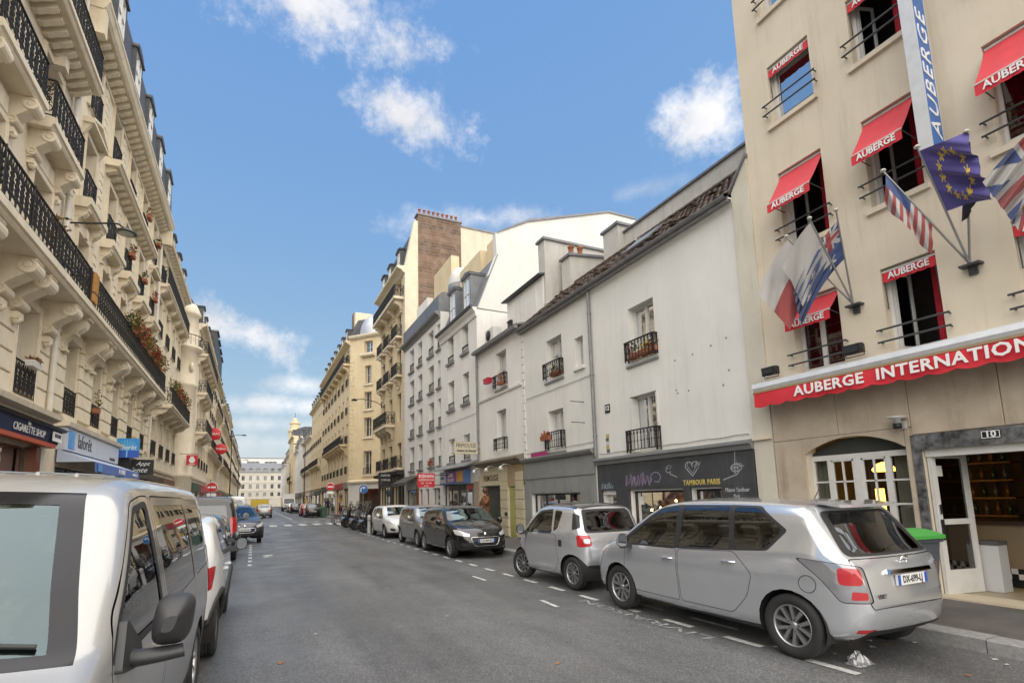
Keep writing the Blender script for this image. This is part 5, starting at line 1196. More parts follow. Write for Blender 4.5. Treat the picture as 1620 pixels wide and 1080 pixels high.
L2.wall(0, 16.6, M_stone, D=11, dep=.36)
edges = [17.45]+[q for yc in bays for q in (yc-.68, yc+.68)]+[31.75]
for a, b in zip(edges[::2], edges[1::2]): block_rows(L2, a, b, 4.4, 7.0, M_stone, .43, .62, .085)
for a, b in zip(edges[::2], edges[1::2]):
    m_ = (a+b)/2
    for z0, z1 in ((7.7,10.4), (11.0,13.4), (14.2,16.3)): block_rows(L2, m_-.2, m_+.2, z0, z1, M_stone, .3, .5, .03, 'quoin_block')
slab(L2, 17.35, 31.2, 7.15, .85, M_stone, .27); L2.rail(24.27, 13.8, 7.42, .98, 'ornate', .78, sides=.74)
for y, st, w in ((18.05,'block',.34), (20.35,'block',.34), (20.95,'block',.34), (23.15,'volute',.4), (23.7,'block',.3), (25.95,'volute',.4), (26.5,'block',.3), (28.75,'volute',.4), (29.3,'block',.3), (31.0,'volute',.36)):
    place('bracket', bracket_mesh(w,.70,.95,M_stone,st), L2.root, (L2.u(y),0,7.15))
modillions(L2, 17.35, 31.85, 16.72, M_stone, .40, w=.17, out=.42, h=.30)
L2.prof('frieze', 17.32, 31.88, [(0,16.3),(.06,16.3),(.06,16.45),(.03,16.45),(.03,16.72),(0,16.72)], M_stone)
L2.prof('cornice', 17.32, 31.88, [(0,16.72),(.52,16.72),(.6,16.80),(.66,16.95),(.70,17.0),(.70,17.08),(0,17.14)], M_stone)
L2.prof('mansard', 17.32, 31.88, [(.44,17.12),(.50,17.2),(.40,19.3),(-.3,20.0),(-3.5,20.6),(-10.9,20.4),(-10.9,16.8)], M_slate)
for yc in bays: dormer(L2, yc, 17.5, .95, 1.55, 1.5, M_slate, L2.root, out=.56, arch=True)
for q in (17.35, 31.6): L2.box('end_console', q, q+.3, 0, .6, 15.9, 16.72, M_stone)
L2.pipe(31.75, 4.2, 16.7, .13, .07, M_pipew)
def planter_row(fac, Ya, n, z, seed, out=.95, step=.7, mats=None, lab=''):
    rn = random.Random(seed)
    for i in range(n):
        y = Ya+i*step
        ms = [(M_leaf, M_leafy), (M_leaff, M_leaf), (M_leafr, M_leaf), (M_leaff, M_leafr)][i % 4]
        nm = ['green and yellow', 'rust orange', 'red flowered', 'russet'][i % 4]
        t = thing('balcony_plant', '%s bush, %s along %s' % (nm, ('first','second','third','fourth','fifth','sixth','seventh','eighth','ninth','tenth')[i], lab), 'plant', fac.world(fac.u(y), out-.2, z), R(-90))
        MB().prism([(-.08,0),(.08,0),(.1,.16),(-.1,.16)], 'x', -.28, .28).build('planter', M_pot if i % 2 else M_black, t)
        foliage('leaves', t, (0,.12,.32), (.38,.26,.36+.14*(i % 2)), 200, list(ms), .10, seed+i)
planter_row(L2, 22.4, 10, 8.30, 60, step=.78, lab='the long stone house balcony rail')
for y, z, i in ((27.5,15.15,0), (30.3,15.1,1), (30.3,12.1,2), (27.5,12.0,3), (24.75,12.0,4)):
    flowerbox(L2, y, .5, z, .24, 80+i, ((M_leaff,M_leafr), (M_leaf,), (M_leafr,M_leaf), (M_leaf,M_leaff), (M_leaf,M_leafr))[i], ['red and rust potted flowers on a top-floor rail', 'green trailing plant on the last top-floor rail', 'red potted flowers on the last third-floor rail', 'mixed green plant box on the fourth bay third-floor rail', 'plant box on the middle bay third-floor rail'][i]+' of long stone house', h=.4)
flowerbox(L2, 21.6, .35, 4.9, .16, 90, (M_leaf, M_leafy), 'green sprig in a pot on the first-floor rail above the agency', h=.6)
br = thing('rolled_mat', 'orange tan rolled straw mat tied to the balcony railing end', 'mat', L1.world(L1.u(17.5), .86, 7.42), R(-90))
rb = MB()
for k in range(5): rb.tube([(-.16+k*.08,0,.05),(-.16+k*.08+.01,.01,.9)], .045, 8)
rb.build('straw_roll', mat('straw_orange', (.42,.22,.06), .85, var=(.28,.13,.03), vscale=9), br); MB().box(-.21,.21,-.05,.05,.3,.33).build('tie', M_iron2, br)
# agency front
M_agency = mat('pale_blue_fascia', (.50,.53,.60), .5, var=(.45,.48,.55), vscale=2); M_bluecl = mat('blue_awning_cloth', (.07,.13,.36), .7, var=(.10,.17,.40), vscale=2)
L2.prof('agency_cornice', 18.4, 25.1, [(0,4.02),(.3,4.05),(.34,4.16),(0,4.26)], M_stone2)
ag = L2.box('agency_fascia', 18.5, 25.0, 0, .22, 3.36, 4.02, M_agency, bev=.01)
L2.box('logo_block', 18.75, 19.3, .22, .235, 3.42, 3.96, mat('logo_blue', (.05,.22,.55), .4, var=(.10,.35,.70), vscale=2), ag)
L2.text('laforêt', .60, mat('dark_grey_lettering', (.06,.06,.07), .5), 20.4, .228, 3.70, parent=ag, sx=.95); L2.text('transactions', .2, MATS['dark_grey_lettering'], 24.0, .228, 3.5, parent=ag, sx=.8)
aa = awning_slope(L2, 18.5, 25.0, 3.02, 3.38, .95, .30, mat('white_blue_awning', (.42,.47,.60), .7), 'agency_awning', M_bluecl)
text('A LOUER', .24, M_lettw, aa, (L2.u(21.8), 1.0, 2.87), TR); text('06 48 23 87 30', .14, M_lettw, aa, (L2.u(24.0), 1.0, 2.87), TR); L2.box('awning_logo', 18.75, 19.2, .985, .995, 2.75, 2.98, MATS['logo_blue'], aa)
shopwin(L2, 18.6, 24.9, .15, 2.9, M_black, mat('agency_interior', (.16,.16,.15), .8, var=(.05,.05,.05), vscale=2), mull=3)
ls = thing('projecting_sign', 'square blue laforêt sign projecting from the agency front', 'sign', (XL+.05, 25.2, 3.66))
MB().box(0,.82,-.05,.05,0,.78).build('board', mat('sign_cyan', (.03,.26,.60), .4), ls)
MB().box(.0,.82,-.053,-.05,0,.27).build('lower_band', mat('sign_royal', (.03,.09,.42), .4), ls)
tr = MB(); tr.box(.385,.43,-.056,-.053,0,.34)
for i in range(9): a = R(20+i*17.5); tr.ribbon([(.41+math.cos(a)*.05,.33+math.sin(a)*.05),(.41+math.cos(a)*.36,.36+math.sin(a)*.36)], .02, -.056, -.0535)
tr.build('tree_emblem', mat('sign_light_cyan', (.18,.5,.75), .4), ls)
text('laforêt', .29, M_lettw, ls, (.41,-.06,.40), (math.pi/2,0,0), sx=.85)
MB().tube([(-.05,0,.1),(-.05,0,.7)], .02, 6).build('stay', M_iron, ls)
L2.box('wine_fascia', 25.7, 31.5, 0, .45, 2.95, 3.75, M_black, bev=.01); 
awning_slope(L2, 25.9, 31.4, 2.75, 3.0, 1.0, .3, mat('black_cloth', (.03,.03,.033), .7), 'black_awning')
vs_ = thing('projecting_sign', 'black projecting sign with white script reading Vente', 'sign', (XL+.05, 26.6, 3.02)); MB().box(0,1.15,-.05,.05,0,.66).build('board', M_black, vs_); text('Appt', .24, M_lettw, vs_, (.75,-.055,.48), (math.pi/2,0,0), shear=.4); text('Vente', .30, M_lettw, vs_, (.55,-.055,.20), (math.pi/2,0,0), shear=.4); MB().tube([(-.05,0,.2),(0,0,.2)], .03, 6).build('stay', M_iron, vs_)
shopwin(L2, 25.8, 31.4, .15, 2.9, M_black, MATS['agency_interior'], mull=3)
# --- generic stone apartment block used for the farther houses
def apartment(name, lab, side, Y0, Y1, X, m, floors, bay, eave, roof_h, wall_base=3.6, bal=(), small=(), roofm=None, shop=None, shoph=2.7, D=9, rail='ornate', gm=None, mods=False, style=0, dorm=True, frm=None):
    f = Fac(name, lab, 'building', side, Y0, Y1, X); n = max(1, round((Y1-Y0)/bay)); st = (Y1-Y0)/n; far = (Y0 > 70)
    cs = [Y0+st*(i+.5) for i in range(n)]; w = 1.1 if bay > 2 else .95
    for z0, z1 in floors:
        for i, yc in enumerate(cs):
            f.window(yc-w/2, yc+w/2, z0, z1, dep=.28, bars=1, gm=M_winfar, curtain=1 if (i*7+int(z0*3)) % 5 == 0 and not far else 0)
            if not far: surround(f, yc, w, z0, z1, m, key=False, out=.05, t=.13)
    for a, b in ([] if shop is None else [(Y0+.4, (Y0+Y1)/2-.2), ((Y0+Y1)/2+.2, Y1-.4)]): f.op(a, b, .15, shoph)
    f.wall(0, eave, m, D=D, dep=.28)
    for z, ya, yb, out in bal:
        slab(f, ya, yb, z-.2, out, m, .2); f.rail((ya+yb)/2, yb-ya-.06, z, .95, rail if not far else 'bars', out-.06, sides=out-.1, m=M_iron2)
        for i in range(max(2, int((yb-ya)/1.6))):
            place('bracket', bracket_mesh(.3,out*.8,.6,m,'block'), f.root, (f.u(ya+.3+(yb-ya-.6)*i/(max(2, int((yb-ya)/1.6))-1)),0,z-.2))
    for z in small:
        for yc in cs: f.rail(yc, w+.1, z, .8, rail if not far else 'bars', .12, sides=.1, m=M_iron2)
    f.prof('string_course', Y0, Y1, [(0,wall_base),(.12,wall_base),(.16,wall_base+.12),(0,wall_base+.2)], m)
    f.prof('cornice', Y0, Y1, [(0,eave-.5),(.1,eave-.5),(.2,eave-.3),(.5,eave-.16),(.55,eave),(0,eave+.05)], m)
    if mods: modillions(f, Y0, Y1, eave-.16, m, .5, w=.18, out=.4, h=.25)
    if roof_h: f.prof('mansard', Y0, Y1, [(.3,eave+.04),(-.6,eave+roof_h*.72),(-2.5,eave+roof_h),(-D+.05,eave+roof_h),(-D+.05,eave+.04)], roofm or M_slate)
    if roof_h and dorm:
        for yc in cs: dormer(f, yc, eave+.15, .85, min(1.5, roof_h*.55), 1.2, roofm or M_slate, f.root, out=.15)
    if shop is not None:
        for k, (a, b) in enumerate([(Y0+.4, (Y0+Y1)/2-.2), ((Y0+Y1)/2+.2, Y1-.4)]):
            shopwin(f, a, b, .15, shoph, shop[k % len(shop)], M_dark, mull=1); f.box('fascia', a-.1, b+.1, 0, .15, shoph+.02, shoph+.65, shop[k % len(shop)])
    return f
fl5 = ((4.4,6.5), (7.5,9.7), (10.7,12.8), (13.7,15.5))
M_shopg = mat('dark_green_shopfront', (.03,.07,.05), .5); M_shopr = mat('red_shopfront', (.38,.03,.035), .5); M_shopb = mat('brown_shopfront', (.12,.06,.035), .5)
L2b = apartment('narrow_stone_house', 'cream stone house beyond the pipe with planted corner balcony', 'L', 31.905, 42.6, XL, M_stone, ((4.4,6.5), (7.5,9.9), (11.1,13.2), (14.3,16.1)), 2.65, 16.6, 3.2, bal=((7.25,33.0,41.8,.95), (13.9,32.2,42.4,.55)), small=(4.4,11.1,14.3), shop=(M_black, M_shopb), mods=True)
planter_row(L2b, 33.6, 6, 8.1, 140, out=1.0, step=1.2, lab='the narrow stone house balcony rail')
L3 = apartment('rounded_corner_house', 'pale stone house with a rounded corner turret and iron balconies', 'L', 44.3, 57.5, XL+.95, M_stone2, ((4.6,6.6), (7.6,9.7), (10.7,12.7), (13.5,15.2)), 2.6, 15.6, 2.6, bal=((7.3,45.5,51,.8), (10.4,45.5,52,.7), (13.3,44.6,57.2,.7)), small=(4.6,), shop=(M_shopg, M_shopr))
tw = MB(); tw.lathe([(1.0,0),(1.0,3.6),(1.12,3.7),(1.12,3.9),(1.0,4.0),(1.0,10.4),(1.1,10.5),(1.1,10.7),(1.0,10.8),(1.0,13.2),(1.3,13.35),(1.3,13.55),(.95,13.56),(.95,15.9),(1.1,16.0),(1.1,16.2),(.8,16.9),(0,17.3)], 28)
tw.build('corner_turret', M_stone2, L3.root, (L3.u(44.3), -1.0, 0)); MB().box(-.2,2.0,-2.5,-.99,0,15.6).build('turret_flank', M_stone2, L3.root, (L3.u(44.3)-1.0, -1.0, 0))
tr_ = MB()
for i in range(25): a = 2*math.pi*i/24; tr_.box(math.cos(a)*1.22-.01, math.cos(a)*1.22+.01, math.sin(a)*1.22-.01, math.sin(a)*1.22+.01, 13.55, 14.35)
tr_.lathe([(1.19,14.33),(1.25,14.33),(1.25,14.38),(1.19,14.38),(1.19,14.33)], 24, smooth=False); tr_.build('turret_railing', M_iron2, L3.root, (L3.u(44.3), -1.0, 0))
MB().sphere((0,0,0), .3, 12, 8, sc=(1,.5,1.3)).build('carved_medallion', M_stone2, L3.root, (L3.u(44.3)+.72, -.28, 11.9))
L4 = apartment('glass_attic_house', 'grey stone house with dark stepped modern attic boxes', 'L', 57.51, 70, XL+.7, M_sp, fl5, 2.5, 16.2, 0, bal=((7.3,58,69.5,.6),), small=(10.7,13.7), shop=(M_black, M_wood), dorm=False)
for k in range(4): L4.box('attic_box', 58.0+k*2.6, 60.3+k*2.6, -2.5, .55, 16.3+.1, 19.2-k*.25, M_black); L4.box('attic_cap', 57.9+k*2.6, 60.4+k*2.6, -2.6, .7, 19.2-k*.25, 19.34-k*.25, M_zinc)
for i, (a, b, m, e, lab) in enumerate(((70.01,84,M_stone,17.2,'tan stone apartment house past the dark attic boxes on the left'), (84.01,101,M_stone2,16.2,'pale stone apartment house midway down the left side'), (101.01,121,M_stone3,17.6,'golden stone apartment house far down the left side'), (121.01,146,M_stone2,15.4,'pale stone house beyond the golden one far left'), (146.01,172,M_stone,16.4,'second last cream house far down the left side'), (172.01,205,M_stone2,15.0,'last pale stone house on the left before the end of the street'))):
    apartment('left_apartment_house', lab, 'L', a, b, XL+.4+.15*(i % 2), m, fl5, 2.8, e, 2.6, bal=((7.3,a+.8,b-.8,.6), (13.5,a+.8,b-.8,.5)), small=(10.7,), shop=((M_shopb, M_black), (M_shopr, M_shopg), (M_black, M_wood), (M_shopb, M_shopg), (M_black, M_grey), (M_grey, M_shopb))[i])
# --- right side beyond the side street: golden corner house with dome
XC = XR
Q = Fac('domed_corner_house', 'golden stone corner house with chamfered face, bay window and small dome', 'building', 'R', 57.0, 82.0, XC)
for z0, z1 in ((4.6,6.6), (8.0,10.2), (11.2,13.2), (14.4,16.4), (17.2,18.6)):
    for i in range(8):
        yc = 58.6+i*3.0; Q.window(yc-.55, yc+.55, z0, z1, dep=.3, bars=1, gm=M_winfar); Q.rail(yc, 1.2, z0, .8, 'bars', .14, sides=.12, m=M_iron2)
for a, b in ((57.6,60.0), (61,66), (67,73), (74,81)): Q.op(a, b, .15, 3.0)
Q.wall(0, 19.3, M_stone3, D=14)
for k, (a, b) in enumerate(((57.6,60.0), (61,66), (67,73), (74,81))): shopwin(Q, a, b, .15, 3.0, (M_black, M_shopr, M_shopg, M_black)[k], M_dark, mull=1); Q.box('fascia', a-.2, b+.2, 0, .15, 3.02, 3.7, (M_grey, M_shopr, M_shopg, M_black)[k])
for z, a, b, o in ((7.7,58.5,74,.8), (16.6,57.4,80,.75)):
    slab(Q, a, b, z, o, M_stone3); Q.rail((a+b)/2, b-a-.06, z+.2, .95, 'ornate', o-.08, sides=o-.1, m=M_iron2)
    for i in range(8): place('bracket', bracket_mesh(.35,.65,.8,M_stone3), Q.root, (Q.u(a+.5+(b-a-1)*i/7),0,z))
Q.prof('cornice', 57.0, 82, [(0,18.8),(.3,19),(.6,19.2),(.6,19.35),(0,19.4)], M_stone3); Q.prof('mansard', 57.5, 82, [(.2,19.38),(-.9,22),(-5,23),(-13.9,23),(-13.9,19.4)], M_slate)
for i in range(7): dormer(Q, 59.5+i*3.2, 19.5, .9, 1.7, 1.4, M_slate, Q.root, out=.05)
MB().box(0,1.2,-3.0,-1.0,19,24.2).build('brick_chimney', M_brick, Q.root, (4.2,0,0)); MB().box(0,.9,-3.0,-1.0,19,23.8).build('stone_chimney', M_stone2, Q.root, (2.9,0,0))
# chamfer: its own facade in the same house, facing the crossing
cp0, cp1 = Vector((XC, 57.0, 0)), Vector((12.6, 53.3, 0)); cl = (cp1-cp0).length
CH = bpy.data.objects.new('chamfer_face', None)
class Ch(Fac):
    def __init__(s):
        s.side, s.W, s.ops = 'R', cl, []; s.Y0, s.Y1 = 0, cl; s.root = bpy.data.objects.new('corner_face', None); C.objects.link(s.root); s.root.parent = Q.root
        d = (cp1-cp0).normalized(); ang = math.atan2(d.y, d.x)      # local x runs cp1 -> cp0 so that y points outwards
        s.root.matrix_parent_inverse = (Matrix.Translation((XC,57.0,0)) @ Matrix.Rotation(R(90),4,'Z')).inverted()
        s.root.location = cp1; s.root.rotation_euler = (0,0,ang+math.pi)
# local y for rotation ang+pi : check outward = towards (-x,-y)
ch = Ch()
d_ = (cp1-cp0).normalized(); outw = Matrix.Rotation(math.atan2(d_.y, d_.x)+math.pi, 3, 'Z') @ Vector((0,1,0))
FL = 1 if outw.dot(Vector((-1,-1,0))) > 0 else -1
if FL < 0: ch.root.location = cp0; ch.root.rotation_euler = (0,0,math.atan2(d_.y, d_.x))
mid = cl/2
for z0, z1, w in ((4.4,6.9,1.0), (8.4,10.5,.95), (11.4,13.3,.9), (14.2,16.2,.8), (17.6,19.0,1.1)):
    ch.window(mid-w/2, mid+w/2, z0, z1, dep=.3, bars=1, gm=M_winfar); surround(ch, mid, w, z0, z1, M_stone3, key=True)
    ch.box('sill', mid-w/2-.2, mid+w/2+.2, 0, .15, z0-.2, z0-.03, M_stone2)
ch.op(1.0, 3.6, .4, 2.9)
M_cornershop = mat('white_corner_shop', (.62,.60,.57), .7, var=(.55,.53,.5), vscale=2)
ch.wall(3.55, 19.6, M_stone3, D=1.2, dep=.3); ch.wall(0, 3.55, M_cornershop, D=1.2, dep=.2, name='shop_wall')
shopwin(ch, 1.0, 3.6, .4, 2.9, M_wood, mat('amber_interior', (.30,.17,.07), .7, var=(.1,.05,.03), vscale=3), mull=1)
ch.prof('string_course', 0, cl, [(0,3.5),(.2,3.5),(.28,3.65),(.28,3.75),(0,3.85)], M_stone2)
for k in range(30): ch.box('quoin', cl-.55 if k % 2 else cl-.42, cl-.02, 0, .05, 4.0+k*.44, 4.38+k*.44, M_stone3, bev=.015)
slab(ch, mid-.9, mid+.9, 17.2, .45, M_stone2, .35); ch.rail(mid, .95, 4.4, .7, 'bars', .15, m=M_iron2)
ch.prof('cornice', 0, cl, [(0,19.3),(.3,19.45),(.4,19.6),(.4,19.75),(0,19.85)], M_stone2)
MB().lathe([(1.95,0),(1.95,.5),(1.8,1.2),(1.45,1.85),(.9,2.3),(.3,2.5),(.08,2.6),(.05,3.3),(0,3.35)], 24, (mid,-1.6,19.8)).build('dome', mat('pale_zinc', (.48,.50,.54), .4, .3, var=(.40,.42,.46), vscale=3), ch.root)
ch.box('side_return', -.02, 5.0, -9, -1.1, 0, 19.6, M_stone3)
for i, (a, b, m, e, x, lab) in enumerate(((82.01,98,M_stone3,17.5,.0,'golden stone house next past the domed corner house'), (98.01,116,M_stone2,13.6,.1,'lower pale stone house with flag midway down the right side'), (116.01,128,M_white,15.5,.0,'white house far down the right side'), (128.01,140,M_white2,13.8,.15,'off-white plain house far down the right side'), (140.01,158,M_stone3,18.5,-.3,'golden house with stepped turret far down the right side'), (158.01,180,M_stone2,15.5,0,'pale house past the turret far down the right side'), (180.01,205,M_white2,14.0,0,'last off-white house at the far right end'))):
    apartment('right_apartment_house', lab, 'R', a, b, XR+x, m, fl5 if e > 15 else fl5[:3], 2.8, e, 2.4, bal=((7.3,a+.8,b-.8,.6),) if i in (0,1,4) else (), small=(10.7,) if i < 2 else (), shop=((M_shopg, M_grey), (M_stone2, M_grey), (M_black, M_wood), (M_grey, M_shopb), (M_shopb, M_black), (M_grey, M_black), (M_grey, M_shopb))[i])
tt = thing('stepped_turret', 'stepped golden turret on the far right roof', 'turret', (9.8, 150, 18.4)); MB().lathe([(1.6,0),(1.6,2.2),(1.9,2.3),(1.9,2.6),(1.2,2.7),(1.2,4.4),(1.5,4.5),(1.5,4.8),(.7,5.0),(.7,5.8),(0,6.2)], 10, smooth=False).build('turret_body', M_stone3, tt); MB().tube([(0,0,6.1),(0,0,7.6)], .06, 5).build('spike', M_iron, tt)
# --- house closing the street
EN = Fac('end_house', 'pale five-window house with grey mansard closing the end of the street', 'building', 'R', 0, 16, 0)
EN.root.location = (11, 222, 0); EN.root.rotation_euler = (0,0,R(180))
for z0, z1 in ((4.0,5.6), (7.0,8.8), (10.2,12.0)):
    for i in range(6): EN.window(1.2+i*2.6, 2.3+i*2.6, z0, z1, dep=.2, bars=1, gm=M_winfar)
EN.wall(0, 13.3, mat('pale_far_render', (.60,.57,.50), .85, var=(.54,.51,.45), vscale=.6), D=9)
for z in (3.2, 6.3, 9.5, 12.6): EN.prof('string_course', 0, 16, [(0,z),(.12,z),(.12,z+.15),(0,z+.18)], M_stone2)
EN.prof('mansard', 0, 16, [(.2,13.3),(.2,13.5),(-.5,15.3),(-5,17.4),(-8.9,17.4),(-8.9,13.3)], M_zinc)
for i in range(6): dormer(EN, 1.75+i*2.6, 13.5, .9, 1.2, 1.2, M_slate, EN.root, out=.1, arch=True)
EM = Fac('modern_block', 'long white modern block with strip windows rising behind the end house', 'building', 'R', 0, 40, 0)
EM.root.location = (26, 245, 0); EM.root.rotation_euler = (0,0,R(180))
for i in range(5): EM.window(3+i*7, 8+i*7, 18.4, 19.4, dep=.2, bars=0, leaves=3, gm=M_winfar)
EM.wall(0, 20.6, M_white, D=9); EM.prof('coping', 0, 40, [(.2,20.6),(.2,20.9),(-9,20.9),(-9,20.6)], M_zinc)
yp = thing('yellow_hoarding', 'yellow hoarding panels at the far end of the street', 'hoarding', (-.8, 216, 0)); 
for i in range(4): MB().box(i*1.6, i*1.6+1.55, 0, .08, .1, 2.9).build('hoarding_panel', mat('yellow_hoarding_paint', (.55,.38,.03), .6, var=(.45,.30,.02), vscale=2), yp)
# ================================================================ VEHICLES
def pchip(pts):
    xs = np.array([p[0] for p in pts], float); ys = np.array([p[1] for p in pts], float); h = np.diff(xs); d = np.diff(ys)/h; n = len(xs); m = np.zeros(n)
    m[0], m[-1] = d[0], d[-1]
    for i in range(1, n-1):
        if d[i-1]*d[i] > 0: w1, w2 = 2*h[i]+h[i-1], h[i]+2*h[i-1]; m[i] = (w1+w2)/(w1/d[i-1]+w2/d[i])
    def f(x):
        x = min(max(x, xs[0]), xs[-1]); i = min(int(np.searchsorted(xs, x, 'right'))-1, n-2); i = max(i, 0); t = (x-xs[i])/h[i]
        return float((2*t**3-3*t**2+1)*ys[i]+(t**3-2*t**2+t)*h[i]*m[i]+(-2*t**3+3*t**2)*ys[i+1]+(t**3-t**2)*h[i]*m[i+1])
    return f
def paint(name, col, metal=.55, rough=.32):
    return mat(name, col, rough, metal, coat=1.0, var=tuple(c*.93 for c in col), vscale=1.2)
M_rub = mat('tyre_rubber', (.022,.022,.023), .8, bump=.1, bscale=60); M_alloy = mat('alloy_rim', (.42,.42,.43), .32, .85); M_alloyd = mat('dark_alloy', (.06,.06,.065), .35, .7)
M_trim = mat('black_plastic_trim', (.022,.022,.024), .55); M_seam = mat('panel_gap', (.012,.012,.012), .8); M_chrome = mat('chrome', (.70,.70,.71), .08, 1.0)
M_cglass = glass('car_glass', (.34,.37,.36), 1.0, .01); M_cglassd = glass('tinted_car_glass', (.07,.075,.08), 1.0, .01); M_wscr = glass('windscreen_glass', (.40,.46,.45), 1.3, .01, (.55,.68,.70))
M_redl = mat('red_lens', (.42,.012,.018), .12, coat=1); M_whl = mat('clear_lens', (.62,.63,.65), .1, .3, coat=1); M_orl = mat('amber_lens', (.5,.18,.02), .15, coat=1); M_seat = mat('seat_fabric', (.035,.035,.038), .9)
M_plate = mat('plate_white', (.72,.72,.70), .4); M_plateb = mat('plate_blue', (.03,.09,.42), .4)
def wheel(parent, x, y, r, w, style, side, steer=0.0, name='wheel', low=False):
    n = 20 if low else 36
    t = cached(('tyre', r, w, n), lambda: MB().lathe([(r*.66,-w*.40),(r*.72,-w*.48),(r*.86,-w*.5),(r*.965,-w*.43),(r,-w*.3),(r,-w*.1),(r*.985,-w*.09),(r*.985,-w*.06),(r,-w*.05),(r,w*.05),(r*.985,w*.06),(r*.985,w*.09),(r,w*.1),(r,w*.3),(r*.965,w*.43),(r*.86,w*.5),(r*.72,w*.48),(r*.66,w*.40)], n, ax='y').mesh('tyre', M_rub))
    def rim():
        m = MB(); R_ = r*.67
        m.lathe([(R_,-w*.42),(R_,w*.36),(R_*.98,w*.42),(R_*.93,w*.42),(R_*.90,w*.30),(R_*.88,-w*.38)], n, ax='y', mi=0)
        m.lathe([(R_*.90,-.02),(0,-.02)], n, ax='y', mi=1)
        k = {'five': 5, 'multi': 9, 'star': 5, 'cover': 10, 'steel': 14}[style]
        for i in range(k):
            a = 2*math.pi*i/k; m2 = MB()
            wi, wo = {'five': (.36,.44), 'multi': (.10,.13), 'star': (.18,.20), 'cover': (.10,.20), 'steel': (.06,.06)}[style]
            wi, wo = wi*R_, wo*R_; ra, rb = R_*.14, R_*.93; y0, y1, y2 = w*.16, w*.30, w*.36
            if style in ('five', 'star'):
                for s in (-1, 1):
                    o1, o2 = s*wi*.30, s*wo*.62
                    m2.add([(ra,y0,o1-wi*.22),(ra,y0,o1+wi*.22),(rb,y0,o2-wo*.26),(rb,y0,o2+wo*.26),(ra,y1,o1-wi*.18),(ra,y1,o1+wi*.18),(rb,y2,o2-wo*.22),(rb,y2,o2+wo*.22)], [(4,5,7,6),(0,4,6,2),(1,3,7,5),(0,1,5,4),(2,6,7,3)])
            else:
                m2.add([(ra,y0,-wi/2),(ra,y0,wi/2),(rb,y0,-wo/2),(rb,y0,wo/2),(ra,y1,-wi/2*.8),(ra,y1,wi/2*.8),(rb,y2,-wo/2*.8),(rb,y2,wo/2*.8)], [(4,5,7,6),(0,4,6,2),(1,3,7,5),(0,1,5,4),(2,6,7,3)])
            m2.xf(Matrix.Rotation(a, 4, 'Y')); m.join(m2)
        m.lathe([(0,y1+.006),(R_*.13,y1+.006),(R_*.2,y1-.01),(R_*.22,y0-.02)], 16, ax='y')
        for i in range(5): a = 2*math.pi*(i+.5)/5; m.lathe([(0,y1+.002),(.012,y1+.002),(.012,y0)], 6, (math.cos(a)*R_*.30,0,math.sin(a)*R_*.30), 'y', mi=1)
        return m.mesh('rim', [M_alloy, M_alloyd])
    e = bpy.data.objects.new(name, t); C.objects.link(e); e.parent = parent; e.location = (x, y, r); e.rotation_euler = (0, 0, (math.pi if side < 0 else 0)+steer)
    place('rim', cached(('rim', r, w, style, n), rim), e)
    return e
